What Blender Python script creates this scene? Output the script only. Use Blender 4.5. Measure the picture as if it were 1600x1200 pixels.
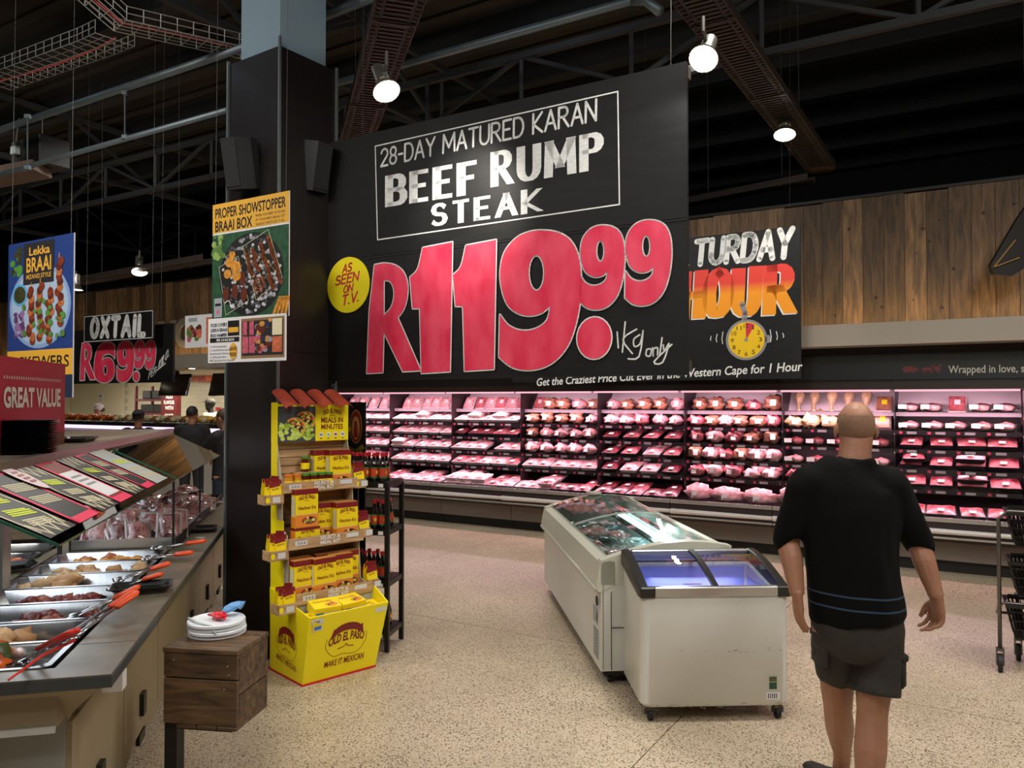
import bpy, bmesh, math, random
from mathutils import Vector, Matrix, noise
from mathutils.geometry import tessellate_polygon
PI = math.pi
random.seed(7)
for o in list(bpy.data.objects): bpy.data.objects.remove(o)
SC = bpy.context.scene
COL = SC.collection
# ---------------------------------------------------------------- camera
F0, TH = 1230.0, math.radians(1.118)
CAMH = 1.7
cd = bpy.data.cameras.new('camera'); cam = bpy.data.objects.new('camera', cd); COL.objects.link(cam)
cam.location = (0, 0, CAMH); cam.rotation_euler = (PI/2+TH, 0, 0)
cd.sensor_width = 36; cd.lens = F0/1600*36; cd.clip_start = .05
SC.camera = cam
SC.view_settings.view_transform = 'Standard'; SC.view_settings.look = 'None'
SC.view_settings.gamma = 1; SC.view_settings.use_curve_mapping = False
SC.view_settings.exposure = 0.0
SC.cycles.use_denoising = True
SC.cycles.max_bounces = 6; SC.cycles.diffuse_bounces = 3; SC.cycles.glossy_bounces = 3
SC.cycles.transmission_bounces = 4; SC.cycles.transparent_max_bounces = 12
SC.cycles.caustics_reflective = False; SC.cycles.caustics_refractive = False
SC.cycles.sample_clamp_indirect = 4
w = bpy.data.worlds.new('world'); SC.world = w; w.use_nodes = True
w.node_tree.nodes['Background'].inputs[0].default_value = (.75, .85, 1, 1)
w.node_tree.nodes['Background'].inputs[1].default_value = .02
FV = Vector((0, math.cos(TH), math.sin(TH))); UV = Vector((0, -math.sin(TH), math.cos(TH))); C0 = Vector((0, 0, CAMH))
def ray(px, py): return FV*F0 + Vector((px-800, 0, 0)) + UV*(600-py)
def P(px, py, Y):
    d = ray(px, py); return C0 + d*(Y/d.y)
def G(px, py, z):
    d = ray(px, py); return C0 + d*((z-CAMH)/d.z)
class Frame:
    def __init__(s, x, y, deg): s.x, s.y, s.r = x, y, math.radians(deg); s.M = Matrix.Translation((x, y, 0)) @ Matrix.Rotation(s.r, 4, 'Z'); s.I = s.M.inverted()
    def w(s, x, y, z=0): return s.M @ Vector((x, y, z))
    def l(s, v): return s.I @ Vector(v)
WA = Frame(-1.55, 11.2, -31.2)          # back wall line: x along the wall, y into it
CN = Frame(-1.285, 2.54, 13.7)          # buffet counter: right front corner, y along it
def light(kind, name, loc, power, col=(1, 1, 1), size=.3, size_y=None, to=None, spot=None, blend=.5, spread=None):
    d = bpy.data.lights.new(name, kind); d.energy = power; d.color = col
    if kind == 'AREA':
        d.size = size
        if size_y: d.shape = 'RECTANGLE'; d.size_y = size_y
        if spread: d.spread = math.radians(spread)
    else: d.shadow_soft_size = size
    if kind == 'SPOT': d.spot_size = math.radians(spot); d.spot_blend = blend
    o = bpy.data.objects.new(name, d); COL.objects.link(o); o.location = loc
    if to is not None: o.rotation_euler = (Vector(to)-Vector(loc)).to_track_quat('-Z', 'Y').to_euler()
    return o
# store lamps high over the aisle (they hang above the frame and behind the camera)
WARM = (1, .95, .88)
for (x, y, p) in ((-.6, .6, 48), (2.4, 1.2, 50), (1.2, 3.6, 66), (3.8, 3.6, 52), (-.3, 7.4, 66), (-3.2, 8.2, 60), (-3.4, 3.0, 66), (6, 2, 44)):
    light('AREA', 'ceiling_lamp', (x, y, 4.45), p, WARM, .9, to=(x, y, 0), spread=160)
# unseen fill lights added to brighten the signs, planks and servery
for (a, b_, p) in (((-1.5, -.8, 4.4), (-.2, 5, 2.6), 20), ((-3.2, 1.5, 4.3), (-4.5, 7.5, 2.3), 48), ((1.8, .2, 4.4), (2.5, 7.6, 2.2), 22), ((3.2, 2.6, 4.4), (4.5, 8, 2.4), 13), ((-5.5, 7, 4.4), (-7, 14.5, 2.2), 28), ((1.5, 6.6, 4.4), (2, 9.5, 3.3), 5)):
    light('AREA', 'front_fill', a, p, (1, .95, .88), .5, to=b_, spread=110)
# bluish point lights without fittings, added to brighten the dark roof void
for (x, y, z, p) in ((-1.2, 2.2, 5.2, 17), (2.8, 2.5, 5.3, 5), (-5, 5.5, 5.3, 13), (.2, 7, 5.5, 5), (5.5, 6, 5.3, 2.5)):
    light('POINT', 'roof_fill', (x, y, z), p, (.72, .86, 1), .5)
# pink tubes of the meat case, one run per shelf
PINK = (1, .60, .72)
for (y, z, p, ty, tz) in ((.12, 1.76, 95, .5, .9), (.30, 1.52, 20, .55, 1.25), (.30, 1.345, 24, .55, 1.0), (.30, 1.155, 24, .55, .85), (.30, .955, 24, .55, .65), (.30, .755, 34, .2, .3)):
    a = WA.w(3.4, y, z); b = WA.w(3.4, ty, tz)
    o = light('AREA', 'case_tube', a, p, PINK, 10.0, .03, to=b)
    zz = (Vector(a)-Vector(b)).normalized(); xx = (WA.w(1, 0)-WA.w(0, 0)).normalized(); yy = zz.cross(xx)
    o.rotation_euler = Matrix((xx, yy, zz)).transposed().to_euler()
# warm wash behind the bulkhead on to the planks
for s0 in (-8.5, 4.2):
    a = WA.w(s0, .05, 2.47); b = WA.w(s0, .24, 3.0)
    o = light('AREA', 'cove_tube', a, 34 if s0 > 0 else 28, (1, .70, .33), 11.5, .04)
    zz = (Vector(a)-Vector(b)).normalized(); xx = (WA.w(1, 0)-WA.w(0, 0)).normalized(); yy = zz.cross(xx)
    o.rotation_euler = Matrix((xx, yy, zz)).transposed().to_euler()
for s0 in (-10.2, -7.4, -4.8):
    light('AREA', 'servery_lamp', WA.w(s0, 1.4, 2.18), 62, (1, .93, .78), 1.2, to=WA.w(s0, 1.6, 0))
# ---------------------------------------------------------------- materials
def hexc(h):
    if isinstance(h, tuple): return h
    v = [int(h[i:i+2], 16)/255 for i in (0, 2, 4)]
    return tuple(c/12.92 if c <= .04045 else ((c+.055)/1.055)**2.4 for c in v)
MATS = {}
def mat(name, col='808080', rough=.5, metal=0, spec=.5, noise_s=0, noise_a=.15, bump=0, bump_s=40, emit=0, coat=0, rnd=0, stretch=None, col2=None, alpha=None):
    if name in MATS: return MATS[name]
    m = bpy.data.materials.new(name); MATS[name] = m; m.use_nodes = True
    nt = m.node_tree; N = nt.nodes; L = nt.links; b = N['Principled BSDF']
    c = hexc(col)
    b.inputs['Base Color'].default_value = (*c, 1); b.inputs['Roughness'].default_value = rough
    b.inputs['Metallic'].default_value = metal; b.inputs['Specular IOR Level'].default_value = spec
    if coat: b.inputs['Coat Weight'].default_value = coat; b.inputs['Coat Roughness'].default_value = .1
    if emit: b.inputs['Emission Color'].default_value = (*c, 1); b.inputs['Emission Strength'].default_value = emit
    src = None
    if noise_s or bump:
        tc = N.new('ShaderNodeTexCoord'); mp = N.new('ShaderNodeMapping'); L.new(tc.outputs['Object'], mp.inputs[0])
        if stretch: mp.inputs['Scale'].default_value = stretch
    if noise_s:
        n = N.new('ShaderNodeTexNoise'); n.inputs['Scale'].default_value = noise_s; n.inputs['Detail'].default_value = 6; L.new(mp.outputs[0], n.inputs[0])
        r = N.new('ShaderNodeValToRGB'); L.new(n.outputs['Fac'], r.inputs[0])
        r.color_ramp.elements[0].position = .33; r.color_ramp.elements[1].position = .67
        c2 = hexc(col2) if col2 else tuple(min(1, x*(1+noise_a)) for x in c)
        c1 = c if col2 else tuple(x*(1-noise_a) for x in c)
        r.color_ramp.elements[0].color = (*c1, 1); r.color_ramp.elements[1].color = (*c2, 1); src = r.outputs[0]
        L.new(src, b.inputs['Base Color'])
    if rnd:
        oi = N.new('ShaderNodeObjectInfo'); hs = N.new('ShaderNodeHueSaturation')
        mr = N.new('ShaderNodeMapRange'); mr.inputs['To Min'].default_value = 1-rnd; mr.inputs['To Max'].default_value = 1+rnd
        L.new(oi.outputs['Random'], mr.inputs['Value']); L.new(mr.outputs[0], hs.inputs['Value'])
        if src: L.new(src, hs.inputs['Color'])
        else: hs.inputs['Color'].default_value = (*c, 1)
        L.new(hs.outputs[0], b.inputs['Base Color'])
    if bump:
        n2 = N.new('ShaderNodeTexNoise'); n2.inputs['Scale'].default_value = bump_s; n2.inputs['Detail'].default_value = 4; L.new(mp.outputs[0], n2.inputs[0])
        bp = N.new('ShaderNodeBump'); bp.inputs['Strength'].default_value = bump; bp.inputs['Distance'].default_value = .01
        L.new(n2.outputs['Fac'], bp.inputs['Height']); L.new(bp.outputs[0], b.inputs['Normal'])
    if alpha is not None: b.inputs['Alpha'].default_value = alpha
    return m
def glassmat(name, tint, ior=1.45, refl=1.0, rough=.02):
    m = bpy.data.materials.new(name); MATS[name] = m; m.use_nodes = True; nt = m.node_tree; N = nt.nodes; L = nt.links
    N.remove(N['Principled BSDF']); out = N['Material Output']
    t = N.new('ShaderNodeBsdfTransparent'); t.inputs[0].default_value = (*tint, 1)
    g = N.new('ShaderNodeBsdfGlossy'); g.inputs['Roughness'].default_value = rough
    f = N.new('ShaderNodeFresnel'); f.inputs[0].default_value = ior
    mu = N.new('ShaderNodeMath'); mu.operation = 'MULTIPLY'; mu.inputs[1].default_value = refl; L.new(f.outputs[0], mu.inputs[0])
    x = N.new('ShaderNodeMixShader'); L.new(mu.outputs[0], x.inputs[0]); L.new(t.outputs[0], x.inputs[1]); L.new(g.outputs[0], x.inputs[2]); L.new(x.outputs[0], out.inputs[0])
    return m
M = mat
black = M('black_paint', '141312', .55); blackp = M('black_plastic', '0d0d0d', .35); steel = M('brushed_steel', 'b9b6ae', .28, .95, noise_s=3, noise_a=.06, stretch=(1, 30, 1))
dsteel = M('dark_steel', '55524c', .4, .8); white = M('white_enamel', 'd9d6cd', .35, noise_s=2, noise_a=.03); wpaint = M('white_sign_paint', 'e6e8e6', .5, noise_s=30, noise_a=.1, stretch=(1, 1, 3))
pink = M('pink_sign_paint', 'e0244c', .5, noise_s=9, col2='f0506c', stretch=(1, 1, .5)); yellow = M('yellow_card', 'f2dc0a', .45); red = M('red_card', 'a81f2b', .45)
paper = M('white_paper', 'dcdcdc', .5); grey = M('grey_plastic', '8a8a88', .5); rubber = M('black_rubber', '151515', .6); cream = M('cream_paper', 'ded6b4', .5)
orange = M('orange_rubber', 'f0531c', .4); clearg = glassmat('clear_glass', (.93, .97, .95), 1.5, 1.0); filmg = glassmat('clear_film', (.98, .98, .98), 1.35, .9, .08)
caseg = glassmat('case_glass', (.97, .97, .98), 1.4, .8)
orangecard = M('orange_card', 'e98a2e', .45); dred = M('dark_red_ink', '7c1418', .45); chalk = M('chalk_white', 'c9c7bd', .7)
# ---------------------------------------------------------------- mesh builder
class MB:
    def __init__(s): s.v = []; s.f = []; s.m = []; s.mats = []; s.k = 0; s.T = None; s.sm = []; s.smooth = False
    def use(s, m):
        if m not in s.mats: s.mats.append(m)
        s.k = s.mats.index(m); return s
    def add(s, vs, fs):
        n = len(s.v)
        if s.T is not None: vs = [s.T @ Vector(q) for q in vs]
        s.v += [tuple(q) for q in vs]; s.f += [tuple(i+n for i in f) for f in fs]; s.m += [s.k]*len(fs); s.sm += [s.smooth]*len(fs); return s
    def box(s, x0, x1, y0, y1, z0, z1, bev=0):
        if bev: return s.bbox(x0, x1, y0, y1, z0, z1, bev)
        return s.add([(x, y, z) for z in (z0, z1) for y in (y0, y1) for x in (x0, x1)], [(0, 2, 3, 1), (4, 5, 7, 6), (0, 1, 5, 4), (2, 6, 7, 3), (0, 4, 6, 2), (1, 3, 7, 5)])
    def bbox(s, x0, x1, y0, y1, z0, z1, b):   # box with bevelled edges
        pts = []
        for z, i in ((z0, b), (z0+b, 0), (z1-b, 0), (z1, b)):
            c = b if i == 0 else b*1.6
            i2 = i
            pts.append([(x0+c, y0+i2, z), (x1-c, y0+i2, z), (x1-i2, y0+c, z), (x1-i2, y1-c, z), (x1-c, y1-i2, z), (x0+c, y1-i2, z), (x0+i2, y1-c, z), (x0+i2, y0+c, z)])
        return s.rings(pts)
    def rings(s, R, cap=True, closed=True):
        n = len(R[0]); vs = [q for r in R for q in r]; fs = []
        for i in range(len(R)-1):
            for j in range(n if closed else n-1):
                k = (j+1) % n; fs.append((i*n+j, i*n+k, (i+1)*n+k, (i+1)*n+j))
        if cap: fs.append(tuple(range(n-1, -1, -1))); fs.append(tuple((len(R)-1)*n+j for j in range(n)))
        return s.add(vs, fs)
    def obox(s, c, ax, half):   # oriented box; ax three unit vectors
        c = Vector(c); vs = []
        for k in (-1, 1):
            for j in (-1, 1):
                for i in (-1, 1): vs.append(c+Vector(ax[0])*half[0]*i+Vector(ax[1])*half[1]*j+Vector(ax[2])*half[2]*k)
        return s.add(vs, [(0, 2, 3, 1), (4, 5, 7, 6), (0, 1, 5, 4), (2, 6, 7, 3), (0, 4, 6, 2), (1, 3, 7, 5)])
    def bar(s, a, b, w, h=None, up=(0, 0, 1)):
        a, b = Vector(a), Vector(b); h = h or w; t = (b-a); L = t.length; t.normalize(); u = Vector(up)
        if abs(t.dot(u)) > .98: u = Vector((1, 0, 0))
        sd = t.cross(u).normalized(); u = sd.cross(t)
        return s.obox((a+b)/2, (t, sd, u), (L/2, w/2, h/2))
    def tube(s, pts, r, n=8, side=None):
        pts = [Vector(p) for p in pts]; R = []
        rr = r if isinstance(r, (list, tuple)) else [r]*len(pts)
        prev = None
        for i, p in enumerate(pts):
            t = (pts[min(i+1, len(pts)-1)]-pts[max(i-1, 0)]).normalized()
            if prev is None:
                u = Vector(side) if side else Vector((0, 0, 1))
                if abs(t.dot(u)) > .95: u = Vector((1, 0, 0)) if abs(t.x) < .9 else Vector((0, 1, 0))
            else: u = prev
            u = (u - t*t.dot(u)).normalized(); prev = u; q = t.cross(u)
            ra, rb = rr[i] if isinstance(rr[i], (list, tuple)) else (rr[i], rr[i])
            R.append([p+u*math.cos(2*PI*j/n)*ra+q*math.sin(2*PI*j/n)*rb for j in range(n)])
        return s.rings(R)
    def lathe(s, prof, n=16, c=(0, 0, 0), axis=None, cap=True):
        R = []
        T = Matrix.Translation(c)
        if axis is not None: T = T @ Vector(axis).to_track_quat('Z', 'Y').to_matrix().to_4x4()
        for r, z in prof: R.append([T @ Vector((r*math.cos(2*PI*j/n), r*math.sin(2*PI*j/n), z)) for j in range(n)])
        return s.rings(R, cap)
    def blob(s, c, r, seg=8, rg=5, amp=.15, fr=6, seed=0, T=None):
        R = []; c = Vector(c)
        vs = []; fs = []
        for i in range(rg+1):
            a = PI*i/rg
            for j in range(seg):
                b = 2*PI*j/seg; d = Vector((math.sin(a)*math.cos(b), math.sin(a)*math.sin(b), math.cos(a)))
                k = 1+amp*noise.noise(d*fr*.35+Vector((seed*3.1, seed*1.7, seed*.3)))*2
                q = Vector((d.x*r[0], d.y*r[1], d.z*r[2]))*k
                if T is not None: q = T @ q
                vs.append(c+q)
        for i in range(rg):
            for j in range(seg):
                k = (j+1) % seg; fs.append((i*seg+j, (i+1)*seg+j, (i+1)*seg+k, i*seg+k))
        return s.add(vs, fs)
    def build(s, name, m=None, parent=None, smooth=False, **props):
        me = bpy.data.meshes.new(name)
        if m is not None and not s.mats: s.mats = [m]
        me.from_pydata(s.v, [], s.f)
        for x in s.mats: me.materials.append(x)
        if len(s.mats) > 1: me.polygons.foreach_set('material_index', s.m)
        if smooth or any(s.sm): me.polygons.foreach_set('use_smooth', [bool(smooth) or q for q in s.sm])
        me.update()
        if smooth and smooth is not True:
            try: me.set_sharp_from_angle(angle=math.radians(smooth))
            except Exception: pass
        o = bpy.data.objects.new(name, me); COL.objects.link(o)
        if parent is not None: o.parent = parent
        for k, v in props.items(): o[k] = v
        return o
def thing(name, label, cat, loc=(0, 0, 0), rz=0, group=None):
    o = bpy.data.objects.new(name, None); COL.objects.link(o); o.location = loc; o.rotation_euler = (0, 0, rz); o.empty_display_size = .1
    o['label'] = label; o['category'] = cat
    if group: o['group'] = group
    return o
def tag(o, label, cat, group=None, kind=None, loc=None, rz=None):
    o['label'] = label; o['category'] = cat
    if group: o['group'] = group
    if kind: o['kind'] = kind
    if loc is not None: o.location = loc
    if rz is not None: o.rotation_euler = (0, 0, rz)
    return o
def struct(o): o['kind'] = 'structure'; return o
def sempty(name, fr):
    o = bpy.data.objects.new(name, None); COL.objects.link(o); o.location = (fr.x, fr.y, 0); o.rotation_euler = (0, 0, fr.r); o['kind'] = 'structure'; return o
def copy_tree(o, parent=None):
    c = o.copy(); COL.objects.link(c)
    if parent is not None: c.parent = parent
    for ch in list(KIDS.get(o.name, [])): copy_tree(ch, c)
    return c
KIDS = {}
def register(o):
    KIDS[o.name] = [c for c in bpy.data.objects if c.parent == o]
    for c in KIDS[o.name]: register(c)
POOL = {}
def place(kind, maker, loc, rot, label, group, scale=None, rnd=None):
    if kind not in POOL:
        o = maker(); register(o); POOL[kind] = o
    else: o = copy_tree(POOL[kind])
    o.location = loc; o.rotation_euler = rot; o['label'] = label
    if group: o['group'] = group
    if scale: o.scale = scale
    return o
ORD = ['first', 'second', 'third', 'fourth', 'fifth', 'sixth', 'seventh', 'eighth', 'ninth', 'tenth', 'eleventh', 'twelfth', 'thirteenth', 'fourteenth', 'fifteenth', 'sixteenth']
# ---------------------------------------------------------------- printing on flat surfaces
def crom(pts, n=4):
    out = []
    for i in range(len(pts)-1):
        p0 = pts[max(i-1, 0)]; p1 = pts[i]; p2 = pts[i+1]; p3 = pts[min(i+2, len(pts)-1)]
        for k in range(n):
            t = k/n; out.append(tuple(.5*((2*p1[a])+(-p0[a]+p2[a])*t+(2*p0[a]-5*p1[a]+4*p2[a]-p3[a])*t*t+(-p0[a]+3*p1[a]-3*p2[a]+p3[a])*t**3) for a in (0, 1)))
    out.append(pts[-1]); return out
def arc(cx, cy, rx, ry, a0, a1, n=7): return [(cx+rx*math.cos(math.radians(a0+(a1-a0)*i/n)), cy+ry*math.sin(math.radians(a0+(a1-a0)*i/n))) for i in range(n+1)]
B1 = [(0, 1), (.3, 1)]+arc(.32, .76, .26, .24, 90, -90)+[(0, .52)]
GL = {'A': (.72, [[(0, 0), (.36, 1), (.72, 0)], [(.14, .34), (.6, .34)]]), 'B': (.64, [[(0, 0)]+B1, [(.3, .52)]+arc(.34, .26, .3, .26, 90, -90)+[(0, 0)]]),
 'C': (.66, [arc(.36, .5, .36, .5, 45, 315, 12)]), 'D': (.68, [[(0, 0), (0, 1), (.25, 1)]+arc(.28, .5, .4, .5, 90, -90, 10)+[(0, 0)]]),
 'E': (.56, [[(.56, 1), (0, 1), (0, 0), (.56, 0)], [(0, .52), (.46, .52)]]), 'F': (.54, [[(.54, 1), (0, 1), (0, 0)], [(0, .52), (.44, .52)]]),
 'G': (.7, [arc(.36, .5, .36, .5, 45, 340, 12)+[(.7, .45), (.42, .45)]]), 'H': (.66, [[(0, 0), (0, 1)], [(.66, 0), (.66, 1)], [(0, .5), (.66, .5)]]), 'I': (.06, [[(.03, 0), (.03, 1)]]),
 'K': (.64, [[(0, 0), (0, 1)], [(.6, 1), (.04, .45), (.64, 0)]]), 'L': (.52, [[(0, 1), (0, 0), (.52, 0)]]), 'M': (.92, [[(0, 0), (.04, 1), (.46, .25), (.88, 1), (.92, 0)]]),
 'N': (.66, [[(0, 0), (0, 1), (.66, 0), (.66, 1)]]), 'O': (.7, [arc(.35, .5, .35, .5, 90, 450, 16)]), 'P': (.6, [[(0, 0)]+B1]),
 'R': (.66, [[(0, 0)]+B1, [(.26, .52), (.66, 0)]]), 'S': (.6, [arc(.31, .75, .27, .25, 30, 270, 8)+arc(.29, .26, .3, .26, 90, -150, 8)]), 'T': (.66, [[(0, 1), (.66, 1)], [(.33, 1), (.33, 0)]]),
 'U': (.66, [[(0, 1), (0, .35)]+arc(.33, .33, .33, .33, 180, 360, 8)+[(.66, 1)]]), 'V': (.68, [[(0, 1), (.34, 0), (.68, 1)]]), 'X': (.68, [[(0, 0), (.68, 1)], [(0, 1), (.68, 0)]]),
 'Y': (.68, [[(0, 1), (.34, .5), (.68, 1)], [(.34, .5), (.34, 0)]]), 'W': (.95, [[(0, 1), (.24, 0), (.47, .8), (.7, 0), (.95, 1)]]),
 '2': (.58, [arc(.29, .72, .28, .28, 170, -30, 8)+[(0, 0), (.58, 0)]]), '8': (.56, [arc(.28, .75, .24, .25, -90, 270, 12), arc(.28, .26, .28, .26, 90, 450, 12)]), '1': (.2, [[(0, .8), (.15, 1), (.15, 0)]]),
 '-': (.34, [[(0, .48), (.34, .48)]]), '.': (.08, [[(.02, .02), (.06, .02)]]), ' ': (.3, [])}
GK = {'k': (.5, [[(0, 0), (0, .9)], [(.45, .6), (.03, .3), (.5, 0)]]), 'g': (.5, [arc(.25, .3, .22, .25, 0, 360, 8), [(.47, .55), (.47, -.2)]+arc(.22, -.2, .25, .2, 0, -150, 5)])}
GL.update(GK)
TXT = {}
class Surf:   # a flat printable face in a parent's local space: origin, right, up
    def __init__(s, mb, o, eu=(1, 0, 0), ev=(0, 0, 1), W=None, step=.0008, base=1):
        s.mb = mb; s.o = Vector(o); s.eu = Vector(eu).normalized(); s.ev = Vector(ev).normalized(); s.n = s.eu.cross(s.ev); s.W = W; s.step = step; s.base = base
    def at(s, u, v, l=0): return s.o+s.eu*u+s.ev*v+s.n*((l+s.base)*s.step)
    def px(s, px, py):
        I = s.W.inverted(); a = I @ C0; b = I @ (C0+ray(px, py)); d = b-a; t = (s.o-a).dot(s.n)/d.dot(s.n); q = a+d*t-s.o
        return (q.dot(s.eu), q.dot(s.ev))
    def poly(s, pts, m=None, l=0):
        if m: s.mb.use(m)
        s.mb.add([s.at(u, v, l) for u, v in pts], [tuple(range(len(pts)))]); return s
    def fill(s, loops, m, l=0):
        s.mb.use(m); L = [[Vector((u, v, 0)) for u, v in lp] for lp in loops]; T = tessellate_polygon(L); flat = [q for lp in L for q in lp]
        s.mb.add([s.at(q.x, q.y, l) for q in flat], [tuple(t) for t in T]); return s
    def rect(s, u0, v0, u1, v1, m, l=0): return s.poly([(u0, v0), (u1, v0), (u1, v1), (u0, v1)], m, l)
    def disc(s, cu, cv, ru, rv, m, l=0, n=24, a0=0, a1=360):
        pts = arc(cu, cv, ru, rv, a0, a1, n)
        if a1-a0 >= 360: pts = pts[:-1]
        else: pts = [(cu, cv)]+pts
        return s.poly(pts, m, l)
    def ribbon(s, pts, w, m, l=0, closed=False, rnd=True, thick=None):
        s.mb.use(m)
        if closed: pts = list(pts)+[pts[0]]
        if thick:   # broad-brush stroke: width follows direction, joints mitred, sharp corners split
            runs = [[pts[0]]]
            for i in range(1, len(pts)):
                runs[-1].append(pts[i])
                if i < len(pts)-1:
                    a1 = math.atan2(pts[i][1]-pts[i-1][1], pts[i][0]-pts[i-1][0]); a2 = math.atan2(pts[i+1][1]-pts[i][1], pts[i+1][0]-pts[i][0]); dd = abs((a2-a1+PI) % (2*PI)-PI)
                    if dd > .9: runs.append([pts[i]])
            for q in runs:
                if len(q) < 2: continue
                ed = []
                for i, p in enumerate(q):
                    a, b = q[max(i-1, 0)], q[min(i+1, len(q)-1)]; L = math.hypot(b[0]-a[0], b[1]-a[1]) or 1; tx, ty = (b[0]-a[0])/L, (b[1]-a[1])/L
                    ww = (w+(thick-w)*abs(ty)**1.4)/2; e = (w*.45 if abs(ty) < .8 else w*.5)*(-1 if i == 0 else (1 if i == len(q)-1 else 0))
                    nx = 1 if abs(ty) > .5 and len(q) == 2 else None
                    if len(q) == 2 and abs(ty) > .3:   # straight down strokes end flat
                        sg = 1 if ty > 0 else -1; ed.append(((p[0]-sg*ww/abs(ty)**.5+tx*e, p[1]+ty*e), (p[0]+sg*ww/abs(ty)**.5+tx*e, p[1]+ty*e)))
                    else: ed.append(((p[0]-ty*ww+tx*e, p[1]+tx*ww+ty*e), (p[0]+ty*ww+tx*e, p[1]-tx*ww+ty*e)))
                for (a, b), (c, d) in zip(ed, ed[1:]): s.mb.add([s.at(*a, l), s.at(*b, l), s.at(*d, l), s.at(*c, l)], [(0, 1, 2, 3)])
            return s
        for i in range(len(pts)-1):
            (a, b), (c, d) = pts[i], pts[i+1]; L = math.hypot(c-a, d-b)
            if L < 1e-6: continue
            tx, ty = (c-a)/L, (d-b)/L; ww = w/2
            e = 0 if rnd else w*.45
            nx, ny = -ty*ww, tx*ww
            s.mb.add([s.at(a+nx-tx*e, b+ny-ty*e, l), s.at(a-nx-tx*e, b-ny-ty*e, l), s.at(c-nx+tx*e, d-ny+ty*e, l), s.at(c+nx+tx*e, d+ny+ty*e, l)], [(0, 1, 2, 3)])
            if rnd and w > .004:
                for (x, y) in ((a, b), (c, d)) if i == 0 else ((c, d),): s.mb.add([s.at(x+ww*math.cos(k*PI/4), y+ww*math.sin(k*PI/4), l) for k in range(8)], [tuple(range(8))])
        return s
    def strokes(s, text, A, B, h, m, w=.12, l=0, thick=None, gap=.2, rnd=True, slant=0, hb=None):
        # letters between the baseline points A and B, cap height h (hb at the end)
        tot = sum(GL[c][0]+gap for c in text)-gap; sc = (B[0]-A[0])/tot; x = 0; hb = hb or h
        for c in text:
            wd, sts = GL[c]
            for st in sts:
                q = []
                for (u, v) in st:
                    t = (x+u)/tot; hh = h+(hb-h)*t
                    q.append((A[0]+(x+u)*sc+slant*v*hh, A[1]+(B[1]-A[1])*t+v*hh))
                s.ribbon(q, w*h, m, l, rnd=rnd, thick=thick*h if thick else None)
            x += wd+gap
        return s
    def text(s, text, u0, v0, u1=None, h=.05, m=None, l=0, bold=0, shear=0, v1=None, center=False, curve=0):
        key = (text, bold)
        if key not in TXT:
            cu = bpy.data.curves.new('t', 'FONT'); cu.body = text; cu.offset = bold; cu.resolution_u = 3
            ob = bpy.data.objects.new('t', cu); COL.objects.link(ob); me = bpy.data.meshes.new_from_object(ob.evaluated_get(bpy.context.evaluated_depsgraph_get())); vs = [v.co.copy() for v in me.vertices]; fs = [tuple(p.vertices) for p in me.polygons]
            bpy.data.objects.remove(ob); bpy.data.curves.remove(cu); bpy.data.meshes.remove(me); TXT[key] = (vs, fs)
        vs, fs = TXT[key]
        if not vs: return s
        x0 = min(v.x for v in vs); x1 = max(v.x for v in vs); cap = .70
        if u1 is None: u1 = u0+(x1-x0)*h/cap
        if center: wd = (x1-x0)*h/cap; c = (u0+u1)/2; wd = min(wd, u1-u0); u0, u1 = c-wd/2, c+wd/2
        v1 = v0 if v1 is None else v1
        s.mb.use(m); out = []
        for v in vs:
            t = (v.x-x0)/(x1-x0); vv = v.y/cap*h
            out.append(s.at(u0+(u1-u0)*t+shear*vv, v0+(v1-v0)*t+vv+curve*4*t*(1-t), l))
        s.mb.add(out, fs); return s
def WM(loc, rz): return Matrix.Translation(loc) @ Matrix.Rotation(rz, 4, 'Z')
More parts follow.
